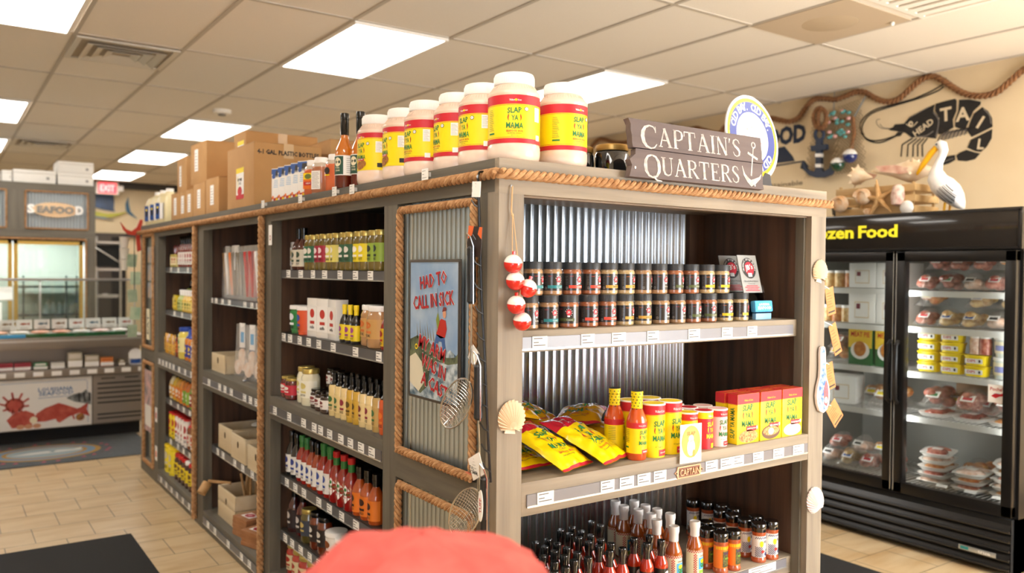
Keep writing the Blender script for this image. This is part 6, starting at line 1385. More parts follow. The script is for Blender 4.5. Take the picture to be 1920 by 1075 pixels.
# ---------------------------------------------------------------- frozen goods
filmm=M('shrink_film','#d2cdc6',.12,coat=1,alpha=.17); trayw=M('foam_tray','#efece6',.5)
def meat(a,b_): return M('meat_'+a.strip('#'),a,.35,coat=.6,col2=b_,nscale=38)
mt=[meat('#9c4030','#d08a74'),meat('#b0602c','#dca468'),meat('#7d3226','#b87462'),meat('#bf904f','#e2c48c'),meat('#cfa58c','#ead0bf')]
GF=T(XF,.025,0)
_g={}
def frozen(kind,lab,y,z,x=.17,mi=0,s=1.0,rz=0,dz=0):
    key=(kind,mi,s)
    if key in _g: t=dup(_g[key],label=lab)
    else:
        nm,cat={'bag':('frozen_bag','bag'),'tray':('meat_tray','tray'),'tub':('spread_tub','tub'),'cake':('freezer_carton','box'),'pie':('pot_pie_box','box'),'round':('round_tub','tub'),'jar':('glass_jar','jar')}[kind]
        t=thing(nm,lab,cat); m=mt[mi%5]
        if kind=='bag':
            rr=random.Random(mi*7+3); b=MB()
            for k in range(7): b.ball((rr.uniform(-.055,.055)*s,rr.uniform(-.03,.03)*s,(.024+rr.uniform(0,.045))*s),(.028*s,.034*s,.024*s),m,8,6)
            b.build('contents',t); f=MB(); vs=[];n=9
            for j in range(n+1):
                for i in range(n+1):
                    u=i/n*2-1;v=j/n*2-1; hh=(.095*(1-abs(u)**2.6)*(1-abs(v)**2.6)+.008*noise.noise(Vector((u*3+mi,v*3,2)))+.008)*s; vs.append((v*.095*s,-u*.060*s,max(.003,hh)))
            f.add(vs,[(j*(n+1)+i,j*(n+1)+i+1,(j+1)*(n+1)+i+1,(j+1)*(n+1)+i) for j in range(n) for i in range(n)],filmm,None,True); f.build('film',t)
            l=MB(T(-.066*s,0,.062*s)@RY(-42)); l.box(-.018*s,.018*s,-.028*s,.028*s,0,.001,wht); l.box(-.01*s,.006*s,-.02*s,.02*s,.001,.0014,(red,yel,grn,blu,ink)[mi%5]); l.build('label',t)
        elif kind=='tray':
            MB().lathe([(.8,0),(1,.25),(1.04,.26),(1.0,.24)],trayw,24,SC(.112*s,.082*s,.08*s),.5).build('tray',t)
            b=MB(); rr=random.Random(mi+11)
            for k in range(4): b.ball((-.06+.04*k,rr.uniform(-.015,.015),.018),(.034*s,.055*s,.018),m,10,6)
            b.build('meat',t); MB().rbox(-.03,.03,-.02,.03,.034,.0362,.0008,wht).build('label',t)
        elif kind=='tub':
            MB().lathe([(.9,0),(1,.9)],yel,20,SC(.042*s,.055*s,.052*s),.45).build('body',t); MB().lathe([(1.04,.86),(1.06,.9),(1.06,1.0),(1,1.04),(0,1.04)],yellid,20,SC(.043*s,.056*s,.053*s),.45).build('lid',t)
            b=MB(T(-.0445*s,0,0)@SIDE); b.box(-.045*s,.045*s,.012,.036,0,.0008,wht); b.text('DIPS',.014,red,T(-.012,.018,.001),w=.042); b.ell(.03*s,.026,.010,.012,wht,T(0,0,.001),.0004,12); b.ell(.03*s,.025,.006,.008,ink,T(0,0,.0014),.0004,10); b.build('label',t)
        elif kind=='cake':
            MB().rbox(-.10,.10,-.085,.085,0,.17*s,.002,wht).build('carton',t); b=MB(T(-.1004,0,0)@SIDE); b.box(-.045,.045,.03*s,.12*s,0,.0004,M('gold_line','#d6b16a',.5)); b.box(-.042,.042,.034*s,.116*s,.0004,.0007,wht); b.box(-.035,-.01,.08*s,.11*s,.0007,.001,M('mark_maroon','#7a2a3a',.5)); b.build('print',t)
        elif kind=='pie':
            MB().rbox(-.03,.03,-.075,.075,0,.22,.0015,M('pie_green','#2f6a3a',.4)).build('carton',t); b=MB(T(-.0304,0,0)@SIDE); b.box(-.075,.075,.10,.22,0,.0004,M('pie_yellow','#e8c23a',.4)); b.text('MEAT PIE',.03,redlid,T(0,.165,.0006),w=.12); b.ell(0,.085,.060,.052,wht,T(0,0,.0006),.0004,24); b.ell(0,.095,.038,.045,M('pie_crust','#c9863a',.5,col2='#a8642a',nscale=30),T(0,0,.001),.004,20); b.build('print',t)
        elif kind=='round':
            MB().lathe([(.058*s,0),(.064*s,.10*s)],M('tub_clear','#d3dbd6',.3,coat=.5),24).build('body',t); MB().lathe([(.067*s,.095*s),(.067*s,.11*s),(0,.111*s)],wht,24).build('lid',t)
            b=MB(); b.band(.0635*s,.02,.085*s,-170,-10,cream,16,.0655*s); b.band(.0665*s,.035,.065*s,-130,-50,M('tub_violet','#8a8fc4',.5),10); b.build('label',t)
        elif kind=='jar':
            MB().lathe([(.03,0),(.031,.07),(.026,.085)],m,16).build('body',t); MB().lathe([(.029,.085),(.029,.10),(0,.1)],lid_w,16).build('lid',t)
        _g[key]=t
    x=max(x,.105+(.098*s if kind=='bag' else .112*s if kind=='tray' else 0)) if kind in('bag','tray') and x<.35 else x
    v=GF@Vector((x,y,z+dz+.003)); t.location=v; t.rotation_euler=(0,0,R(rz)); t['label']=lab; t['group']={'bag':'frozen food bags in the freezer','tray':'foam meat trays in the freezer','tub':'yellow dip tubs in the freezer','cake':'white cartons in the freezer','pie':'pie boxes in the freezer','round':'round tubs in the freezer','jar':'small jars in the freezer'}[kind]; return t
rw=['right door, top shelf','right door, second shelf','right door, third shelf','right door, fourth shelf','right door, bottom shelf']; lw=[r.replace('right','left') for r in rw]
def L_(d,i,wh): return '%s, %s from the left, %s'%(d,ORD[i],wh)
TOPR=1.408
for i in range(4): frozen('bag',L_('clear bag of frozen meat pieces',i,rw[0]),.555-.122*i,TOPR,.19,(0,2,4,0,2)[i],.98)
for i in range(4): frozen('bag',L_('frozen bag stacked on another bag',i,rw[0]),.50-.12*i,TOPR,.21,(2,0,0,1,0)[i],.9,0,.105)
for i in range(4): frozen('bag',L_('clear bag of golden frozen pieces',i,rw[1]),.555-.122*i,1.207,.19,(0,3,3,4,3)[i],1.0)
for i in range(3): frozen('bag',L_('golden frozen bag heaped on top',i,rw[1]),.44-.16*i if i else .55,1.207,.22,(1,3,3)[i],1.0,0,.105)
for j in range(4):
    for i in range(3):
        if i==2 and j>1: continue
        frozen('tub','yellow dip tub, column %s from the left, %s from the bottom, right door'%(ORD[i],ORD[j]),.535-.128*i,.958,.17,0,1,0,.0575*j)
frozen('round',L_('pale round tub with violet print',3,rw[2]),.135,.958,.18,0,1); frozen('round','upper pale round tub standing on the other, right door',.135,.958,.18,0,.95,0,.112)
for i in range(3): frozen('jar',L_('small jar standing on the yellow tubs',i,rw[2]),.29-.05*i,.958,.17,(4,0,3)[i],1,0,.1165 if i<2 else 0) if i<2 else None
for i in range(3): frozen('tray',L_('foam tray of pink meat',i,rw[3]),.50-.185*i,.713,.20,(0,2,1,4)[i],1.0)
for i in range(3): frozen('bag',L_('dark red meat bag on a foam tray',i,rw[3]),.50-.185*i,.713,.20,(2,0,2)[i],1.25,0,.045)
for i in range(3): frozen('bag',L_('bag of sausages at the back',i,rw[3]),.46-.15*i,.713,.40,(1,0,1)[i],1.4)
for st in range(3):
    for j in range(5 if st!=1 else 3): frozen('tray','foam tray of pale meat, %s stack from the left, %s from the bottom, right door'%(ORD[st],ORD[j]),.50-.185*st,.338,.19+.03*st,(4,0,1)[(st+j)%3],1.0,4*j,.0385*j)
frozen('bag','yellow-labelled bag at the back, right bottom shelf',.38,.338,.42,1,1.3); frozen('bag','plain bag at the back, right bottom shelf',.2,.338,.42,3,1.3)
for i in range(3): frozen('jar',L_('golden jar standing',i,lw[0]),1.17-.07*i,1.413,.17,(3,3,1)[i]); 
for i in range(2): frozen('cake',L_('white carton with gold outlined panel',i,lw[0]),.92-.175*i,1.413,.22,0,.85)
for i in range(4): frozen('jar',L_('small green-looking jar',i,lw[1]),1.18-.065*i,1.203,.17,(3,1,3,4)[i])
for i in range(2): frozen('cake',L_('tall white carton',i,lw[1]),.92-.175*i,1.203,.22,0,1.05)
frozen('pie','meat pie box with a golden pie picture, left door',.92,.958,.14); frozen('pie','second meat pie box tucked behind the mullion, left door',.75,.958,.14,0,1,0)
frozen('bag','clear bag of orange frozen shrimp beside the meat pie box',1.10,.958,.17,1,1.1); frozen('bag','orange shrimp bag lying on another, left door',1.08,.958,.2,0,1.0,0,.08)
frozen('cake','white and yellow triangular-print carton, left door, fourth shelf',1.08,.713,.22,0,.95,18); frozen('bag','large bag of bread rolls, left door, fourth shelf',.80,.713,.18,1,1.45); frozen('bag','bread roll bag behind, left door, fourth shelf',.93,.713,.34,1,1.3)
for i in range(4): frozen('bag',L_('white-labelled bag',i,lw[4]),1.14-.13*i,.338,.18,(4,3,0,2)[i],1.1)
for i in range(3): frozen('bag',L_('frozen bag of the upper layer',i,lw[4]),1.08-.14*i,.338,.2,(0,4,1)[i],1.0,0,.09)
for i in range(2): 
    for s__,zz in (('right',.338),('left',.338)): pass
t=thing('brown_panel','flat brown carton at the back of the right fourth shelf','box',(XF+.5,.08,.716)); MB().rbox(0,.06,0,.5,0,.16,.003,M('brown_carton','#8a6a4c',.7)).build('carton',t)
for i,(px,py) in enumerate(((1757,909),(1810,921),(1863,936))): q=at(px,py,0,XF+.02); t=thing('floor_tag','white price card on the freezer floor rim, %s from the left'%ORD[i],'price tag',(XF+.06,q.y,.3585)); MB(RY(-30)).box(-.001,.02,-.03,.03,0,.001,wht).build('card',t)
# light inside the freezer
for y,dy in ((.055,.6),(.605,-.6),(.665,.6),(1.205,-.6)):
    l=bpy.data.lights.new('freezer_lamp','AREA'); l.shape='RECTANGLE'; l.size=.02; l.size_y=1.15; l.energy=1.9; l.color=(1,.98,.95)
    o=bpy.data.objects.new('freezer_lamp',l); COL.objects.link(o); d=Vector((1,dy,0)).normalized(); zv=-d; yv=Vector((0,0,1)); xv=yv.cross(zv)
    o.matrix_world=Matrix(((xv.x,yv.x,zv.x,XF+.055),(xv.y,yv.y,zv.y,y+.025),(xv.z,yv.z,zv.z,.96),(0,0,0,1)))
# ================================================================ wall decorations, right side
XD=XW-.002
def W2(cx,cy): p=at(1440+cx/3.706,130+cy/3.706,0,XD); return (-p.y,p.z)
WT=T(XD,0,0)@SIDE
brope=M('brown_rope','#96683f',.85,col2='#775033',nscale=50,bump=.7,bscale=300)
pth=[(1109,276),(1123,262),(1135,262),(1151,267),(1177,267),(1215,255),(1249,234),(1270,243),(1293,243),(1307,240),(1318,244),(1349,250),(1362,236),(1400,232),(1440,222),(1464,226),(1480,228),(1497,222),(1510,203),(1526,187),(1548,185),(1567,187),(1586,180),(1607,172),(1623,174),(1640,184),(1661,191),(1683,187),(1699,174),(1721,154),(1740,143.5),(1756,145),(1775,156),(1796,170),(1818,178.5),(1845,180),(1869,173),(1888,158),(1904,143.5),(1920,130),(1950,112)]
pp=[at(x,y,0,XW-.03) for x,y in pth]
def smooth(P,k=6):
    out=[]
    for i in range(len(P)-1):
        a=P[max(i-1,0)];b=P[i];c=P[i+1];d=P[min(i+2,len(P)-1)]
        for j in range(k):
            t_=j/k; out.append(.5*((2*b)+(c-a)*t_+(2*a-5*b+4*c-d)*t_*t_+(3*b-a-3*c+d)*t_**3))
    return out+[P[-1]]
tag(rope_mb(smooth(pp),.022,m=brope,n=6).build('wall_rope'),'thick brown rope looped in waves along the top of the cream wall','rope')
t=thing('shrimp_mural','black painted shrimp mural lettered HEAD and TAIL on the cream wall','mural',(XD,0,0)); MT=Matrix.Translation((-XD,0,0))@WT
sk=M('mural_black','#1c1917',.7); sk2=M('mural_grey','#77706a',.7); ml=M('mural_cream','#d8c6a6',.8)
def wp(pts,m,l,name=None):
    b=MB(); b.poly([W2(*p) for p in pts],m,SIDE@T(0,0,l*.0008)); return b
def addp(b,pts,m,l): b.poly([W2(*p) for p in pts],m,SIDE@T(0,0,l*.0008))
def adds(b,pts,w,m,l,sm=True):
    P=[Vector(W2(*p)) for p in pts]; P=smooth(P,4) if sm else P; b.stroke([tuple(p) for p in P],w,m,SIDE@T(0,0,l*.0008))
b=MB()
addp(b,[(835,415),(870,402),(882,383),(945,378),(985,330),(1060,290),(1160,243),(1150,290),(1185,330),(1195,400),(1168,482),(1125,476),(1040,470),(1000,476),(955,442),(900,432),(850,425)],sk,1)
for pts in ([(1165,240),(1225,222),(1300,205),(1312,215),(1310,290),(1285,350),(1290,405),(1230,440),(1185,455),(1178,400),(1192,340),(1160,290)],[(1328,212),(1400,210),(1480,225),(1478,245),(1430,290),(1400,350),(1375,415),(1330,412),(1300,400),(1300,350),(1322,290)],[(1490,262),(1530,290),(1558,340),(1562,400),(1480,440),(1415,470),(1385,430),(1400,380),(1430,310)],[(1560,415),(1555,480),(1520,540),(1480,575),(1440,570),(1385,545),(1410,490),(1480,455)],[(1475,585),(1440,625),(1380,640),(1320,635),(1308,600),(1330,580),(1380,560),(1440,578)],[(1300,595),(1302,630),(1260,655),(1200,672),(1180,655),(1200,620),(1250,603)],[(885,455),(905,435),(940,440),(920,465),(885,468)]): addp(b,pts,sk,1)
for pts in ([(885,463),(800,490),(720,495),(665,465),(640,400),(665,340),(740,283),(870,245),(1000,210),(1120,160),(1200,115),(1230,95),(1235,60)],[(900,460),(780,510),(690,490),(655,430),(665,370),(725,305),(880,252),(1050,202),(1180,150),(1222,118)]): adds(b,pts,.010,sk,1)
for pts in ([(845,415),(790,410),(760,385),(755,355),(780,345)],[(850,412),(800,405),(778,380)]): adds(b,pts,.004,sk2,1)
for x in (1005,1035,1062,1085,1108): adds(b,[(x,480),(x-72+ (x-1005)*.35,525),(x-80+(x-1005)*.45,608)],.010,sk,1,False)
for k in range(8): adds(b,[(1180+28*k,505-8*k),(1195+28*k,465-8*k),(1235+28*k,430-4*k)],.006,sk,1)
for k in range(7): adds(b,[(1195+28*k,500-7*k),(1210+28*k,462-7*k),(1250+28*k,432-3*k)],.009,sk2,0.6)
adds(b,[(1150,300),(1185,350),(1180,420),(1165,470)],.008,sk2,2); adds(b,[(985,335),(1050,300),(1120,262)],.006,sk2,2); adds(b,[(1040,470),(1100,462),(1150,430)],.008,sk2,2); adds(b,[(1500,275),(1540,320),(1552,380)],.008,sk2,2); adds(b,[(1200,650),(1250,632),(1290,620)],.006,sk2,2)
adds(b,[(960,380),(1000,400),(1040,365)],.006,ml,2)
e=W2(992,380); b.ell(e[0],e[1],.018,.020,ml,SIDE@T(0,0,.002),0,14); b.ell(e[0]+.003,e[1],.006,.008,sk,SIDE@T(0,0,.003),0,10)
for s_,c,h,rot in (('HEAD',(1080,405),.045,31),('T',(1237,313),.095,3),('A',(1355,312),.095,0),('I',(1478,368),.085,-32),('L',(1482,520),.07,-8)):
    q=W2(*c); b.text(s_,h,ml,SIDE@T(q[0],q[1],.0026)@RZ(rot)@T(0,-h/2,0),bold=.03)
b.T=I4
o=b.build('painting',t); o.location=(0,0,0)
t=thing('food_mural','dark blue lettering FOOD and sustainable partly hidden behind the round sign','mural',(XD,0,0)); b=MB()
nv=M('mural_navy','#1f2a40',.7); q0=at(1511,262,0,XD); q1=at(1505,342,0,XD)
b.text('SEAFOOD',.155,nv,SIDE@T(-q0.y-.36,q0.z-.02,.0015),w=.72,bold=.05); b.poly([(-q0.y-.62,q0.z-.16),(-q0.y-.10,q0.z-.16),(-q0.y-.12,q0.z-.12),(-q0.y-.2,q0.z-.03),(-q0.y-.5,q0.z-.05)],nv,SIDE@T(0,0,.001)); b.stroke([(-q0.y-.6,q0.z-.19),(-q0.y-.01,q0.z-.17)],.012,nv,SIDE@T(0,0,.001))
b.text('fresh sustainable',.040,M('mural_brown','#5b4a3c',.7),SIDE@T(-q1.y-.30,q1.z-.02,.001),w=.60,bold=0); o=b.build('painting',t)
for r_ in (bpy.data.objects['shrimp_mural'],bpy.data.objects['food_mural']):
    for c in r_.children: c.location=(XD-.0005-r_.location.x,0,0)
# anchor and net
XA=XW-.06; t=thing('wooden_anchor','navy and white wooden anchor with brown rope bow hung on the cream wall','anchor',(0,0,0))
def A2(cx,cy,dx=0): p=at(1440+cx/3.706,130+cy/3.706,0,XA-dx); return (-p.y,p.z)
AT_=T(XA,0,0)@SIDE; nvw=M('anchor_navy','#273247',.6)
def ap(pts,m,d=.03,l=0): b=MB(AT_); b.poly([A2(*p) for p in pts],m,T(0,0,l),d); return b
ap([(345,480),(385,480),(385,690),(345,690)],nvw).build('shank',t); b=ap([(344,588),(386,588),(386,612),(344,612)],wht,.032); b.poly([A2(*p) for p in [(344,660),(386,660),(386,684),(344,684)]],wht,None,.032); b.build('white_stripe',t)
ap([(313,535),(420,522),(425,560),(315,572)],nvw,.035).build('stock',t)
ap([(250,650),(262,700),(300,740),(345,755),(400,755),(450,735),(478,690),(483,625),(470,650),(455,640),(440,690),(400,715),(385,690),(345,690),(335,715),(290,700),(268,670),(290,680),(256,640),(240,690)],nvw).build('fluke',t)
ring=[(A2(365+30*math.cos(q/10*2*PI),455+38*math.sin(q/10*2*PI))) for q in range(10)]; MB(AT_).tube([(x,z,.015) for x,z in ring],.014,nvw,8,closed=True).build('ring',t)
b=MB(); 
for cx,cy,w_,h_ in ((360,340,50,75),(378,345,-35,70)):
    q=[at(1440+(cx+w_*.9*math.sin(k/12*2*PI))/3.706,130+(cy+h_*math.cos(k/12*2*PI))/3.706,0,XA-.03) for k in range(13)]; rope_mb(q,.017,mb=b,m=brope,n=5)
b.build('rope_bow',t)
netm=M('net_cord','#8a7455',.9)
t=thing('fishing_net','tan fishing net draped on the wall behind the wooden anchor','net',(0,0,0)); b=MB(); XN=XW-.03
def N2(cx,cy): return at(1440+cx/3.706,130+cy/3.706,0,XN)
def bil(u,v):
    Lx=295+(255-295)*v+10*math.sin(v*6); Rx=650+(690-650)*v; ty=330-90*u*0; top=330+ (200-330)*u if u>.5 else 330+60*math.sin(u*2*PI)*.6; top=min(top,400); bot=760-60*u
    return N2(Lx+(Rx-Lx)*u, top+(bot-top)*v)
n=20
for k in range(-n,n+1):
    a1=[];a2=[]
    for j in range(13):
        v=j/12; u=k/n+v
        if 0<=u<=1: a1.append(bil(u,v))
        u=k/n+1-v
        if 0<=u<=1: a2.append(bil(u,v))
    for a_ in (a1,a2):
        if len(a_)>1: b.tube(a_,.0022,netm,3,cap=False)
b.build('mesh',t); c=MB(); c.tube([N2(600,330),N2(640,255),N2(680,185)],.008,m_metalgrey,6); c.tube([N2(455,330),N2(458,240),N2(462,160)],.004,m_metalgrey,5); c.tube([N2(590,330),N2(600,450),N2(580,560),N2(560,640)],.016,brope,6); c.tube([N2(440,360),N2(520,350),N2(590,330)],.010,brope,6); c.build('hanging_cord',t)
t=thing('garland','teal and pink shell garland tangled in the fishing net','garland',tuple(N2(500,400))); 
rr=random.Random(5); b=MB(); b2=MB()
for i in range(26):
    (b if i%4 else b2).ball((-.03,rr.uniform(-.09,.09),rr.uniform(-.10,.12)),(.012,.02,.014),M('garland_teal','#5a9a98',.6) if i%4 else M('garland_pink','#dba9a4',.6),8,5)
b.build('starfish',t); b2.build('shell',t)
for cx,cy,m,nm,lab in ((610,610,M('float_blue','#1d2c66',.15,coat=.6),'b','white and dark blue glass float in the net, the upper one'),(525,668,M('float_green','#17402e',.15,coat=.6),'g','white and dark green glass float lower in the net')):
    q=N2(cx,cy); t=thing('glass_float',lab,'float',(q.x-.075,q.y,q.z),0,'floats hanging in the net'); r=.054
    MB().lathe([(r*math.sin(PI*j/16),-r*math.cos(PI*j/16),m if j<9 else wht) for j in range(17)],wht,20).build('float',t); MB().tube([(0,0,r),(.05,0,r+.05),(.07,0,r+.09)],.003,netm,5).build('cord',t)
# ---------------------------------------------------------------- on top of the freezer
ZT=1.8365; cr=wood('crate_pine','#d9b47c','#c79d62',1,.6,.6); cr.node_tree.nodes['Principled BSDF'].inputs['Roughness'].default_value=.6
t=thing('shell_crate','slatted pine crate decorated with shells and a starfish on top of the freezer','crate',(3.42,.925,ZT))
for k in range(3):
    b=MB(); z=.012+.062*k
    b.rbox(-.13,-.118,-.25,.25,z,z+.04,.002,cr); b.rbox(.118,.13,-.25,.25,z,z+.04,.002,cr); b.rbox(-.118,.118,-.25,-.238,z,z+.04,.002,cr); b.rbox(-.118,.118,.238,.25,z,z+.04,.002,cr); b.build('slat_ring',t)
b=MB()
for sx in (-.116,.104):
    for sy in (-.236,-.01,.222): b.box(sx,sx+.012,sy,sy+.014,0,.19,cr)
b.box(-.118,.118,-.238,.238,0,.01,cr); b.build('uprights',t)
pearl=M('pearl_shell','#ead6bb',.4,col2='#d9a670',nscale=18); pinks=M('pink_shell','#c9998a',.5,col2='#e9d5c6',nscale=40); starm=M('starfish_tan','#ddb57f',.8,col2='#c9985c',nscale=60)
def snail(t,c,r,m,name='snail_shell'):
    b=MB(T(*c)); b.ball((0,0,0),(r*.45,r,r*.92),m,18,12); 
    path=[(-r*.36-.1*r*math.cos(q*.5),r*(.85-.07*q)*math.cos(q*.62),r*(.85-.07*q)*math.sin(q*.62)) for q in range(12)]; b.tube(path,[r*(.22-.015*q) for q in range(12)],pinks if False else m,8); b.build(name,t)
snail(t,(-.15,.205,.085),.055,pearl); snail(t,(-.15,.055,.12),.052,pearl)
st_=[]; 
for i in range(10):
    q=R(90+36*i); r=.115 if i%2==0 else .028; st_.append((r*math.cos(q),r*math.sin(q)))
b=MB(T(-.145,-.045,.10)@SIDE@RZ(8)); b.poly(st_,starm,None,.012)
for i in range(0,10,2):
    x,y=st_[i]; b.tube([(0,0,.012),(x*.5,y*.5,.012),(x*.93,y*.93,.006)],[.014,.010,.004],starm,8)
b.build('starfish',t)
b=MB(T(-.15,-.16,.11)); b.lathe([(.0,-.06),(.03,-.05),(.038,0),(.03,.05),(.012,.065),(0,.066)],pinks,14,RX(4)); b.build('ribbed_shell',t); snail(t,(-.15,.02,.025),.025,pearl); b=MB(T(-.15,-.215,.04)); b.ball((0,0,0),(.02,.04,.04),wht,14,8); b.build('white_shell',t)
def conch(name,lab,loc,rz,L_,r,m,spikes=7,tilt=90):
    t=thing(name,lab,'shell',loc,rz,'large shells on the crate'); A=RY(tilt)
    prof=[(0,-L_*.5),(r*.18,-L_*.42),(r*.45,-L_*.2),(r*.95,.05*L_),(r,L_*.12),(r*.7,L_*.22),(r*.62,L_*.25),(r*.4,L_*.33),(r*.34,L_*.36),(r*.18,L_*.43),(0,L_*.5)]
    b=MB(A); b.lathe(prof,m,24)
    for i in range(spikes):
        q=2*PI*i/spikes; b.lathe([(r*.2,0),(r*.1,r*.3),(0,r*.5)],m,8,Matrix.Rotation(q,4,'Z')@T(r*.86,0,L_*.12)@RY(75))
    b.build('shell',t); c=MB(A); c.poly([(-r*.35,-L_*.38),(r*.1,-L_*.3),(r*.35,0),(r*.2,L_*.12),(-r*.2,L_*.1),(-r*.45,-L_*.1)],M('conch_lip','#c98f78',.35,col2='#ecd0b8',nscale=15),T(0,-r*.82,0)@RX(90),.01); c.build('aperture',t); return t
cm=M('conch_cream','#f2e2ca',.5,col2='#e3c8a2',nscale=14,bump=.3,bscale=30)
conch('conch_shell','spiny cream conch shell with a pinkish mouth, left on the shell crate',(3.36,1.06,ZT+.195+.058),80,.20,.056,cm,8,80); conch('whelk_shell','very large pale whelk shell lying on the right of the crate',(3.42,.81,ZT+.195+.072),-80,.40,.068,cm,5,94)
t=thing('grey_bowl','round grey metal bowl with small shells left of the crate on the freezer','bowl',(3.40,1.225-.02,ZT)); MB().lathe([(.05,0),(.085,.03),(.095,.09),(.1,.12),(.094,.12),(.08,.04),(0,.02)],M('pewter','#77726a',.35,metal=.7),24,SC(1,.42,1)).build('bowl',t)
for i,(x,y) in enumerate(((0,.02),(-.03,-.03),(.04,-.01),(-.02,.035))):
    s_=thing('small_shell','small %s shell in the grey bowl, %s from the left'%(('white','pale pink')[i%2],ORD[i]),'shell',(3.40+x,1.205+y,ZT+.105),0,'small shells in the grey bowl'); MB().ball((0,0,.0),(.028,.022,.02),wht if i%2==0 else pinks,12,8).build('shell',s_)
# pelican statue
t=thing('pelican_figurine','white pelican figurine with long orange bill and yellow feet on the freezer','figurine',(3.36,.525,ZT),0)
PT=Matrix.Translation((0,0,0)); whp=M('pelican_white','#efece8',.4,bump=.2,bscale=40); blk2=M('pelican_black','#33363a',.5); yb_=M('pelican_yellow','#f0b316',.35)
# body: +y (frame left) is forward, -y is the tail
def ring_body(sts,m,name):
    b=MB(); n=18; vs=[]
    for (y,z,ry,rx,tl) in sts:
        for i in range(n):
            a=2*PI*i/n; dy=math.sin(a)*ry*math.sin(R(tl)); dz=math.sin(a)*ry*math.cos(R(tl)); vs.append((math.cos(a)*rx,y-dy,z+dz))
    k=len(sts); fs=[(j*n+i,j*n+(i+1)%n,(j+1)*n+(i+1)%n,(j+1)*n+i) for j in range(k-1) for i in range(n)]+[tuple(range(n))[::-1],tuple((k-1)*n+i for i in range(n))]
    b.add(vs,fs,m,None,True); o=b.build(name,t,60); return o
ring_body([(-.088,.022,.008,.012,40),(-.072,.045,.028,.034,42),(-.045,.08,.048,.055,46),(-.01,.118,.062,.066,50),(.03,.158,.064,.066,58),(.062,.20,.052,.052,75),(.068,.245,.032,.032,88),(.055,.285,.022,.022,100),(.038,.32,.021,.020,100),(.028,.35,.024,.022,80),(.034,.375,.030,.024,40),(.052,.388,.028,.022,10),(.072,.383,.016,.014,-10),(.08,.378,.006,.006,-10)],whp,'body')
b=MB(); b.tube([(0,.066,.378),(0,.10,.345),(0,.145,.285),(0,.175,.24),(0,.178,.228)],[.016,.018,.016,.009,.003],yb_,12); b.build('bill',t)
b=MB(); b.tube([(-.022,.055,.392),(-.026,.062,.385)],[.004,.003],blk2,8); b.ball((-.021,.058,.388),.005,blk2,8,6); b.build('eye',t)
WA=T(-.040,-.012,.112)@RX(44); b=MB(WA); gw=M('pelican_grey','#8d9093',.5); b.ball((0,0,0),(.036,.082,.040),whp,18,12)
for k in range(9):
    z=-.034+.0085*k; ln=[]
    for q in range(9):
        y=-.078+.0135*q+.004*(k%3); v=1-(y/.082)**2-(z/.040)**2
        if v>.02: ln.append((-.0365*math.sqrt(v),y,z))
    if len(ln)>2: b.tube(ln,[.0042-.0003*m for m in range(len(ln))],blk2 if k%2==0 else gw,5)
b.build('wing',t)
b=MB()
for sx in (-.03,.03):
    b.tube([(sx,.0,.06),(sx,.005,.012)],.007,yb_,8)
    for dy,dx in ((.06,0),(.05,.03),(.05,-.03)): b.tube([(sx,.0,.010),(sx+dx,dy,.006)],[.008,.006],yb_,8)
    b.poly([(sx,-.01),(sx-.035,.055),(sx,.065),(sx+.035,.055)],yb_,None,.009)
b.build('foot',t)
# mats on the floor
matk=M('rubber_mat','#191a1b',.9,bump=.5,bscale=500); matg=M('grey_mat','#565c60',.9,col2='#4d5357',nscale=40,bump=.4,bscale=500)
tag(MB().rbox(-1.9,-.36,.6,3.118,0.0005,.008,.003,matk).build('floor_mat'),'plain black floor mat in the left aisle','floor mat')
tag(MB().rbox(1.6,2.612,-1.8,1.0,0.0005,.008,.003,matk).build('floor_mat'),'plain black floor mat between the island and the freezer','floor mat')
t=thing('logo_mat','grey floor mat with a colourful oval fish emblem before the seafood counter','floor mat',(0,0,0)); MB().rbox(-1.9,.22,5.21,6.165,.0005,.008,.003,matg).build('mat',t)
c=at(85,851,2,0); b=MB(T(c.x,c.y,.0085)); ory=M('emblem_ochre','#a5803f',.9); 
def ew(rx,ry,m,z): b.ell(0,0,rx,ry,m,T(0,0,z),0,40)
ew(.40,.30,ory,.0002); ew(.36,.26,M('emblem_blue','#6f8ba3',.9),.0006); ew(.30,.21,ory,.001); ew(.27,.18,M('emblem_sky','#93a3ab',.9),.0014)
b.poly([(-.24,-.03),(-.1,.03),(.1,.05),(.2,.02),(.27,.08),(.25,-.02),(.1,-.04),(-.1,-.05)],M('emblem_fish','#cfd2cc',.9),T(0,0,.002)); b.poly([(.02,.02),(.08,.03),(.05,-.02)],M('emblem_fin','#3f6f86',.9),T(0,0,.0024))
for i in range(30):
    q=2*PI*i/30; b.poly([(.46*math.cos(q)-.02,.36*math.sin(q)-.02),(.46*math.cos(q)+.025,.36*math.sin(q)-.015),(.46*math.cos(q)+.01,.36*math.sin(q)+.03)],M('emblem_pink','#b0475c',.9) if i%3 else ink,T(0,0,.0004))
b.build('emblem',t)
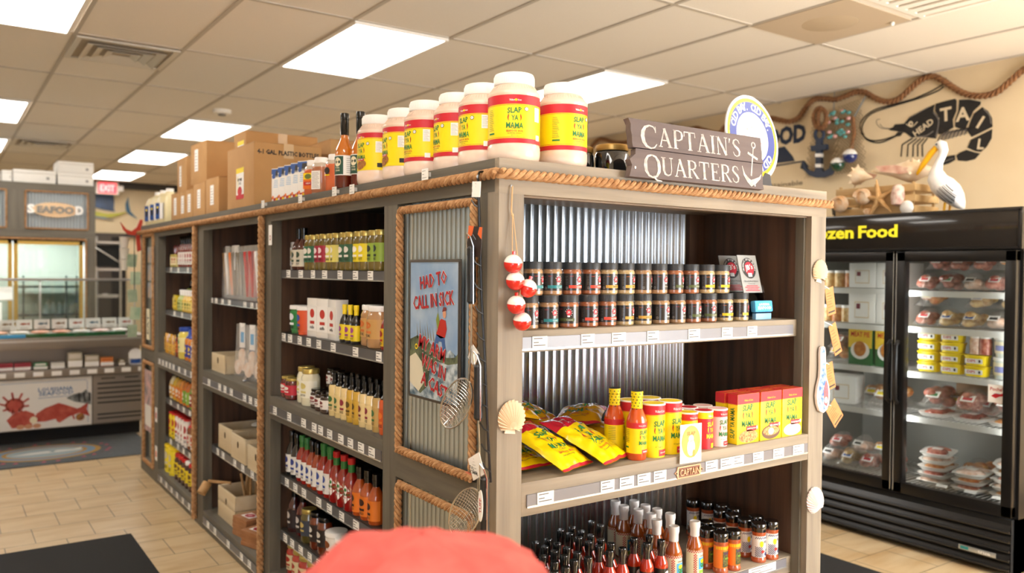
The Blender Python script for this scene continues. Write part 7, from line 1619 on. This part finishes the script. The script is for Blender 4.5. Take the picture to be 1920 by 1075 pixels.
# ================================================================ seafood counter (left, far)
YC=6.1; stl=M('brushed_steel','#9c9389',.38,metal=.7); stl_d=M('steel_shadow','#5f574f',.5,metal=.6); stl_l=M('bright_steel','#c9c6c0',.3,metal=.7)
t=thing('seafood_counter','stainless seafood display counter with a fish poster on its front','counter',(0,YC,0)); X0,X1=-2.2,.29
MB().box(X0,X1,.0,.85,.12,.555,stl_d).build('base_cabinet',t); MB().box(X0+.03,X1-.03,.08,.8,.0,.12,m_dark).build('plinth',t)
MB().rbox(X0,X1,-.05,.25,.56,.625,.004,stl).build('lower_ledge',t); MB().box(X0,X1,.25,.27,.626,.80,stl).build('back_panel',t)
MB().rbox(X0,X1,-.02,.85,.80,.895,.004,stl).build('deck',t); MB().box(X0,X1,-.024,-.02,.86,.875,stl_l).build('deck_trim',t)
b=MB(); b.box(X0,X1,.10,.11,1.375,1.395,stl_l); b.box(X0,X1,.10,.42,1.372,1.384,glassy('counter_glass',gloss=.10)); b.build('glass_shelf',t)
MB().box(X0,X1,.02,.026,.90,1.37,MATS['freezer_glass']).build('front_glass',t)
for x in (X1-.02,-.5,-1.4): MB().tube([(x,.38,.89),(x,.38,1.375)],.008,stl_l,8).build('glass_post',t)
l=bpy.data.lights.new('counter_lamp','AREA'); l.shape='RECTANGLE'; l.size=2.3; l.size_y=.05; l.energy=7; l.color=(1,.97,.93); o=bpy.data.objects.new('counter_lamp',l); COL.objects.link(o); o.location=(-.9,YC+.3,1.36)
# louvred end
MB().box(-.135,X1,-.006,.0,.13,.55,stl).build('louvre_plate',t)
for k in range(6): z=.47-.042*k if k<5 else .20; MB().rbox(-.10,X1-.03,-.010,-.004,z,z+.014,.001,M('slot_dark','#2e2a26',.6)).build('slot',t)
MB().rbox(-.10,X1-.03,-.010,-.004,.165,.178,.001,MATS['slot_dark']).build('slot',t)
for x in (-.07,.12): MB().box(x,x+.11,-.009,-.004,.515,.525,MATS['slot_dark']).build('slot',t)
for i in range(12): x=.22-.135*i; MB().box(x,x+.075,-.0545,-.0505,.575,.612,wht).build('ledge_tag',t)
# poster
pt_=thing('seafood_poster','white poster with a red fish and blue LOUISIANA SEAFOOD lettering on the counter front','poster',(0,YC-.004,0))
pz0,pz1=.128,.548; MB().box(-1.5,-.145,-.004,0,pz0,pz1,M('poster_white','#e6e2dc',.35)).build('sheet',pt_)
b=MB(); P=sheet(T(0,-.0044,0)@FRONT,.0006); pb=M('poster_blue','#3f6ea0',.5); pr_=M('poster_red','#a8352b',.5,col2='#c25a45',nscale=14); pgk=M('poster_gray_fish','#3c4040',.5,col2='#8d8f8c',nscale=22)
pt(b,'LOUISIANA',-.42,.455,.034,pb,P,w=.26); pt(b,'SEAFOOD',-.415,.42,.034,pb,P,w=.26); pst(b,[(-.55,.385),(-.29,.39)],.004,pb,P)
def pl_(pts,m,ly=1): b.poly(pts,m,T(0,-.0044-ly*.0006,0)@FRONT)
pl_([(-.60,.19),(-.56,.26),(-.50,.30),(-.44,.32),(-.40,.335),(-.36,.32),(-.29,.29),(-.25,.27),(-.17,.325),(-.185,.26),(-.16,.20),(-.24,.235),(-.32,.21),(-.39,.165),(-.41,.175),(-.42,.20),(-.5,.185)],pr_,2)
pl_([(-.74,.15),(-.62,.15),(-.56,.20),(-.58,.26),(-.64,.29),(-.72,.28),(-.78,.22)],pr_,1); pe(b,-.585,.205,.028,.030,cream,P,4)
pl_([(-.34,.37),(-.29,.40),(-.22,.41),(-.19,.435),(-.17,.40),(-.150,.40),(-.150,.30),(-.20,.315),(-.28,.335)],pgk,2)
for k in range(3): pst(b,[(-.24+.04*k,.33),(-.245+.04*k,.41)],.012,sk,P,5)
for k in range(9):
    q=R(20+40*k); pst(b,[(-.72+.05*math.cos(q),.34+.04*math.sin(q)),(-.72+.11*math.cos(q),.36+.09*math.sin(q))],.016,pr_,P,1)
pe(b,-.72,.34,.07,.06,pr_,P,1); pe(b,-.235,.20,.034,.032,M('poster_crab','#6a4a35',.5,col2='#b5762f',nscale=30),P,6); pst(b,[(-.28,.185),(-.30,.25),(-.24,.275),(-.19,.26),(-.175,.22)],.014,pr_,P,5)
for k in range(3): pe(b,-.68+.06*k,.155,.03,.02,M('poster_shrimp','#c9906a',.5),P,3)
pst(b,[(-1.0,.52),(-.19,.52),(-.18,.50),(-.175,.15)],.003,pb,P); b.build('print',pt_)
# items
def cardstand(i,x):
    t=thing('fish_card','white fish name card on the seafood deck, %s from the right'%ORD[i],'card',(x,YC+.22,.955),0,'fish name cards on the seafood deck'); A=RX(-12); MB(A).box(-.06,.06,0,.003,0,.085,wht).build('card',t)
    b=MB(A@FRONT); c=[M('cardfish_red','#b5553f',.5),M('cardfish_brown','#8a6a4a',.5),M('cardfish_blue','#4a6a80',.5)][i%3]; b.poly([(-.035,.045),(-.01,.058),(.02,.05),(.04,.06),(.04,.035),(.02,.042),(-.01,.034)],c,T(0,0,.0006)); b.box(-.03,.03,.012,.017,0,.0008,gry); b.build('print',t); MB().box(-.03,.03,0,.06,-.055,.002,stl).build('base',t)
for i in range(8): cardstand(i,.165-.133*i)
fm=[M('fillet_salmon','#d98663',.4,coat=.5,col2='#e7a684',nscale=20),M('fillet_white','#dcccbf',.4,coat=.5,col2='#e9dfd6',nscale=20),M('fillet_pink','#d9a79a',.4,coat=.5,col2='#e6c6bb',nscale=20)]
tag(MB(T(0,YC,0)).box(X0+.02,.13,.046,.20,.8965,.918,M('crushed_ice','#dfe6ea',.3,col2='#c6d2da',nscale=90,bump=1,bscale=90)).build('crushed_ice'),'bed of crushed ice on the seafood deck','ice',None,'stuff')
tag(MB(T(0,YC,0)).box(-1.2,.13,.028,.045,.8965,.925,M('parsley_green','#1f6b37',.7,col2='#2f8a4a',nscale=60,bump=1,bscale=80)).build('plastic_garnish'),'green plastic grass garnish strip along the seafood deck front','garnish',None,'stuff')
for i in range(7):
    x=.10-.155*i; t=thing('fish_fillet','%s fish fillet on the ice, %s from the right'%(('white','pink','white','salmon orange','salmon orange','pale','salmon orange')[i],ORD[i]),'fish fillet',(x,YC+.13,.9185),8*(i%3)-8,'fish fillets on the ice'); MB().ball((0,0,.016),(.074,.068,.016),fm[(1,2,1,0,0,1,0)[i]],18,8).build('fillet',t)
t=thing('ice_pack','light blue long ice pack at the left of the seafood deck','ice pack',(-.72,YC+.0-.0,.8965)); MB().rbox(-.2,.08,-.018,.008,.0,.03,.008,ltb).build('pack',t)
bx=[(.10,'#d9d4ca','#8f7f5a',.05,.05,2),(-.02,'#c96a2c','#d98a4a',.075,.10,3),(-.14,'#cfc6b8','#b0a68f',.10,.11,3),(-.27,'#cfc6b8','#b0a68f',.13,.11,2),(-.40,'#d8d6cf','#e6e2da',.05,.10,2),(-.53,'#dcdcd4','#3f8a5a',.055,.10,2),(-.66,'#8f2030','#a3303f',.06,.12,1),(-.79,'#8f2030','#a3303f',.06,.12,1)]
nm=['pink topped low','orange topped','taller cream','tallest cream','low white','low white and green','dark red','second dark red']
for i,(x,c1,c2,h,w_,k) in enumerate(bx):
    t=thing('dip_package','%s package on the counter ledge, %s from the right'%(nm[i],ORD[i]),'package',(x,YC+.06,.6255),0,'packages on the counter ledge'); MB().rbox(-w_/2,w_/2,-.04,.04,0,h,.003,lab_(c2)).build('package',t)
    b=MB(); b.box(-w_/2-.0005,w_/2+.0005,-.0412,-.04,h*.05,h*.45,wht); b.box(-w_/2+.01,w_/2-.01,-.0412,-.04,h*.6,h*.9,lab_(c1)); b.build('label',t)
t=thing('round_tub','round white tub with blue label at the right end of the counter ledge','tub',(.215,YC+.07,.6255)); MB().lathe([(.05,0),(.055,.06)],wht,20).build('body',t); MB(T(0,-.02,.085)@RX(80)).lathe([(.055,0),(.058,.01),(0,.012)],wht,20).build('lid',t); MB().band(.0562,.01,.05,-50,50,blu,8).build('label',t)
t=thing('counter_scale','white counter scale behind the glass at the left frame edge','scale',(-.80,YC+.45,.8955)); MB().rbox(-.12,.12,-.1,.1,0,.08,.015,plas_w).build('base',t); MB(T(0,0,.09)).lathe([(.02,-.012),(.03,.0),(.15,.02),(.16,.03),(0,.02)],stl_l,24).build('pan',t); MB().box(-.02,.02,.07,.09,.08,.28,plas_w).build('column',t); MB(T(0,.07,.30)@RX(-15)).rbox(-.1,.1,-.02,.02,0,.12,.01,plas_w).build('display',t)
# ---------------------------------------------------------------- cooler cabinet behind the counter
YS_=8.0; t=thing('cooler_cabinet','grey wooden cooler cabinet with gold-framed glass doors and a SEAFOOD header','cabinet',(0,YS_,0))
cwx=wood('cabinet_wood_x','#6e675a','#5d574c',0); cwz=wood('cabinet_wood_z','#6e675a','#5d574c',2); gld=M('gold_frame','#c5a04d',.4,metal=.4); inn=M('cooler_inner','#c6cbc4',.5)
XR=.155
b=MB(); b.box(-2.6,XR,0,.04,2.285,2.365,cwx); b.box(-2.6,XR,0,.04,1.80,1.885,cwx); b.build('header_board',t)
for x0,x1 in ((.09,XR),(-.655,-.505),(-1.36,-1.21)): MB().box(x0,x1,-.0,.045,1.885,2.2855,cwz).build('stile',t)
MB().box(.075,XR,0,.05,0,1.80,cwz).build('stile',t); MB().box(XR-.02,XR,.05,.7,0,2.365,cwz).build('side_wall',t); MB().box(-2.6,XR-.02,.04,.7,2.34,2.365,cwz).build('top_board',t); MB().box(-2.6,XR-.02,.68,.7,0,2.34,inn).build('back_wall',t)
corrugated(MB(),-2.6,.09,1.885,2.285,.030,.006,M('panel_metal','#b4bcc0',.3,metal=.8),T(0,.03,0)).build('corrugated_panel',t)
for x0,x1 in ((-.495,.08),(-1.21+.01,-.665)):
    P_q=[(x0,-.008,1.893),(x1,-.008,1.893),(x1,-.008,2.278),(x0,-.008,2.278),(x0,-.008,1.893)]
    for a_,b_ in zip(P_q,P_q[1:]): rope_mb([a_,b_],.009).build('rope_trim',t)
rope_mb([(-2.6,-.008,1.785),(.062,-.008,1.785)],.011).build('rope_trim',t); rope_mb([(.062,-.008,1.78),(.062,-.008,.1)],.011).build('rope_trim',t)
cgl=glassy('cooler_glass',tint='#eef5f0',gloss=.05,k=.9)
for x0,x1 in ((-.60,.035),(-1.25,-.615)):
    d=MB(); k=.035
    for q in ((x0,x0+k,.12,1.76),(x1-k,x1,.12,1.76),(x0,x1,.12,.12+k),(x0,x1,1.76-k,1.76)): d.box(q[0],q[1],-.012,.03,q[2],q[3],gld)
    o=d.build('door',t); MB().box(x0+k,x1-k,.004,.008,.155,1.725,cgl).build('glass',o)
MB().box(-1.3,.07,.03,.05,1.76,1.80,m_dark).build('door_head',t)
b=MB(); b.box(-1.3,.07,.05,.68,.05,.1,inn); b.build('cooler_floor',t); MB().box(.06,.075,.03,.68,.1,1.8,M('cooler_bright','#dfe6e2',.5)).build('cooler_side',t)
rk=M('rack_grey','#5c6468',.5)
for x in (-.50,-.10,.0): MB().tube([(x,.2,.1),(x,.2,1.40)],.010,rk,8).build('rack_post',t)
for z in (1.28,.98,.62): 
    b=MB(); b.box(-.55,.03,.18,.20,z-.012,z+.012,rk); b.box(-.55,.03,.18,.6,z-.004,z,rk); b.build('rack_shelf',t)
for i in range(4): s_=thing('water_bottle','pale bottle on the cooler rack behind glass, %s from the left'%ORD[i],'bottle',(-.28+.06*i,YS_+.28,.9805),0,'pale bottles on the cooler rack'); MB().lathe([(.025,0),(.026,.08),(.012,.11),(.012,.12),(0,.12)],M('bottle_pale','#b9c9d2',.3,coat=.5),12).build('body',s_); MB().lathe([(.013,.115),(.013,.13),(0,.13)],wht,10).build('cap',s_)
l=bpy.data.lights.new('cooler_lamp','AREA'); l.shape='RECTANGLE'; l.size=1.1; l.size_y=.1; l.energy=14; l.color=(1,1,.98); o=bpy.data.objects.new('cooler_lamp',l); COL.objects.link(o); o.location=(-.6,YS_+.12,1.74); o.rotation_euler=(R(35),0,0)
t=thing('oval_sign','oval wooden sign with large grey letters SEAFOOD on corrugated metal','sign',(-.225,YS_-.012,2.09)); b=MB(FRONT); b.ell(0,0,.215,.078,M('sign_wood','#e6c8a2',.6,col2='#dbb78e',nscale=8),None,.015,40); b.build('board',t)
b=MB(FRONT@T(0,0,.0155)); b.text('EAFOO',.075,M('letter_grey','#8c8984',.4),T(-.0,-.038,0),w=.34,bold=.05,depth=.008); b.build('lettering',t); b=MB(FRONT@T(0,0,.0155)); b.text('S',.095,wht,T(-.225,-.045,0),w=.07,bold=.05,depth=.010); b.text('D',.095,wht,T(.222,-.045,0),w=.075,bold=.05,depth=.010); b.build('end_letters',t)
foam=M('foam_box','#ebe8e1',.6)
def fbox(lab,x0,x1,z0,h): t=thing('foam_box',lab,'foam box',((x0+x1)/2,YS_+.25,z0+.0008),0,'white foam boxes on the cooler cabinet'); w_=(x1-x0)/2; MB().rbox(-w_,w_,-.2,.2,0,h*.72,.006,foam).build('body',t); MB().rbox(-w_,w_,-.2,.2,h*.73,h,.006,foam).build('lid',t); MB(FRONT@T(0,0,.2005)).box(w_*.55,w_*.7,h*.3,h*.5,0,.001,gry).build('mark',t)
fbox('long low white foam box on the cooler cabinet, left of the stacked pair',-.60,-.215,2.365,.135); fbox('lower white foam box of the stacked pair above the SEAFOOD sign',-.195,.145,2.365,.125); fbox('upper white foam box of the stacked pair above the SEAFOOD sign',-.195,.145,2.4915,.125)
fbox('narrow white foam box edge at the left end of the cabinet top',-.70,-.61,2.365,.115)
# ---------------------------------------------------------------- back of the shop
t=thing('exit_sign','lit red exit sign near the ceiling on the far wall','exit sign',tuple(at(201,353,1,YB-.30))); MB().rbox(-.17,.17,-.02,.05,-.10,.10,.006,wht).build('housing',t); MB().box(-.135,.135,-.024,-.02,-.085,.085,M('exit_red','#ff4a55',.5,emit=1.3)).build('face',t); b=MB(T(0,-.0245,0)@FRONT); b.text('EXIT',.11,M('exit_letters','#ffb3b0',.5,emit=1.5),T(0,-.055,0),w=.22,bold=.03); b.build('letters',t); MB().box(.17,.24,-.01,.03,-.04,.05,wht).build('lamp_head',t)
t=thing('marlin_mount','blue and yellow sailfish mounted on the far wall below the exit sign','wall fish',(0,YB-.001,0)); FW=T(0,0,0)@FRONT
def mp(pts,m,name,d=.03): b=MB(FW); b.poly([((lambda p:(p.x,p.z))(at(x/3.58,260+y/3.58,1,YB-.06))) for x,y in pts],m,None,d); return b.build(name,t)
mp([(560,470),(640,490),(720,505),(800,500),(860,490),(800,515),(740,530),(640,520),(560,510)],M('fish_yellow','#b3b02f',.4),'body',.06); mp([(560,505),(640,515),(740,528),(700,535),(770,550),(640,530),(560,525)],M('fish_grey','#8795a0',.4),'belly',.05)
mp([(640,370),(765,375),(770,420),(768,470),(775,490),(700,478),(640,462)],M('fish_sail','#20395c',.4,col2='#2c4c78',nscale=6),'sail',.02); mp([(850,490),(845,440),(865,390),(868,440),(880,490),(925,538),(880,515)],M('fish_tail','#35627f',.4),'tail',.02)
fd=struct(MB().box(.3,1.75,YB-.08,YB,2.0,2.06,M('brown_lintel','#4b433c',.7)).box(.3,.92,YB-.07,YB,0,2.0,M('steel_kitchen','#8f8b84',.35,metal=.6)).box(.92,1.12,YB-.10,YB,0,2.0,MATS['brown_lintel']).box(1.12,1.35,YB-.05,YB,0,2.0,M('kitchen_dark','#1f1b18',.7)),'door_1'); MB().tube([(.98,YB-.14,1.05),(1.06,YB-.14,1.05)],.012,stl_l,8).build('door_handle',fd)
t=thing('kitchen_rack','steel kitchen rack with dark shelves seen right of the cooler cabinet','rack',(.42,9.9,0))
for x in (0,.30): MB().tube([(x,0,0),(x,0,1.85)],.014,stl_l,8).build('post',t)
for z in (1.80,1.45,1.1,.7): MB().box(-.02,.32,0,.4,z,z+.03,stl).build('shelf',t)
MB().box(.0,.30,.05,.38,1.50,1.78,m_dark).build('dark_bin',t); MB().tube([(.0,-.01,1.75),(.30,-.01,1.55)],.008,stl_l,6).build('brace',t)
# red tail and hanging strips at the island end
t=thing('red_fish_tail','bright red fish tail decoration above the far end of the island','decoration',(0,0,0)); YE=L+.075
def ep(pts,m,name,d=.015): b=MB(FRONT); b.poly([((lambda p:(p.x,p.z))(at(x,y,1,YE))) for x,y in pts],m,T(0,0,-YE),d); return b.build(name,t)
rt=M('tail_red','#c23a22',.45); ep([(225,417),(236,430),(246,434),(256,426),(262,412),(267,413),(265,428),(261,438),(264,470),(257,472),(254,442),(240,440),(231,432)],rt,'tail',.02)
MB().tube([(at(258,440,1,YE).x,L-.0,1.745),(at(258,440,1,YE).x,YE,1.745)],.006,m_metalgrey,6).build('bracket',t)
t=thing('banknote_strip','long strip of pale green printed notes hanging at the far island end','hanging strip',(0,0,0)); bn=M('note_green','#b4c2a4',.7,col2='#8fa98d',nscale=16); cup_w=M('paper_white','#ded9cf',.7)
for k in range(5):
    q=at(251+(3 if k%2 else -3),482+33*k,1,YE+.02); MB(T(q.x,q.y,q.z)@RZ(12*(-1)**k)@FRONT@RZ((k*37)%11-5)).box(-.035,.035,-.075,.02,0,.0008,bn).build('note',t)
q=at(252,470,1,YE+.02); MB().tube([(q.x,q.y,q.z-.30),(q.x,q.y,q.z+.10),(q.x,L,1.745)],.003,m_black,5).build('cord',t)
t=thing('white_cup_stack','stack of white paper cups hanging beside the green note strip','cup stack',(0,0,0)); q0=at(233,445,1,YE+.10)
for k in range(3): MB(T(q0.x,q0.y,q0.z-.04-.085*k)).lathe([(.022,-.04),(.036,.04),(.038,.042)],cup_w,14).build('cup',t)
MB().tube([(q0.x,q0.y,q0.z),(q0.x+.03,q0.y,q0.z+.04),(q0.x+.10,L-.0,1.742)],.003,m_black,5).build('cord',t)
# ================================================================ big red sculpture near the camera
t=thing('red_sculpture','large rough salmon-red rounded sculpture rising at the bottom of the view','sculpture',(0,0,0)); d0=1.02
c=CAM_P+_f*d0; cx_=c.x+_r.x*(-165/CAM_F*d0)*1.0; cy_=c.y+_r.y*(-165/CAM_F*d0)
redm=M('papier_red','#e0685f',.85,col2='#cd554e',nscale=18,bump=.5,bscale=25)
b=MB(); nu,nv=44,26; vs=[]
for j in range(nv+1):
    v=j/nv; z=1.168-.56*v**1.0*1.0
    for i in range(nu):
        a=2*PI*i/nu; 
        q=min(1,(v*.60)/.30); rad=.245*math.sqrt(max(0,1-(1-q)**2)) if q<1 else .245+.02*(v-.5)
        wv=.034*noise.noise(Vector((math.cos(a)*2.2,math.sin(a)*2.2,v*5)))+.022*noise.noise(Vector((math.cos(a)*6,math.sin(a)*6,v*14)))
        vs.append((cx_+(rad+wv*min(1,q*4+.3))*math.cos(a),cy_+(rad+wv*min(1,q*4+.3))*math.sin(a),z+.020*noise.noise(Vector((math.cos(a)*rad*22,math.sin(a)*rad*22,1.7)))))
fs=[(j*nu+i,(j+1)*nu+i,(j+1)*nu+(i+1)%nu,j*nu+(i+1)%nu) for j in range(nv) for i in range(nu)]
b.add(vs,fs,redm,None,True); b.build('rounded_head',t,180)
MB().lathe([(.20,0),(.20,.02),(.12,.05),(.10,.60),(.235,.66)],redm,24,T(cx_,cy_,0)).build('pedestal',t)
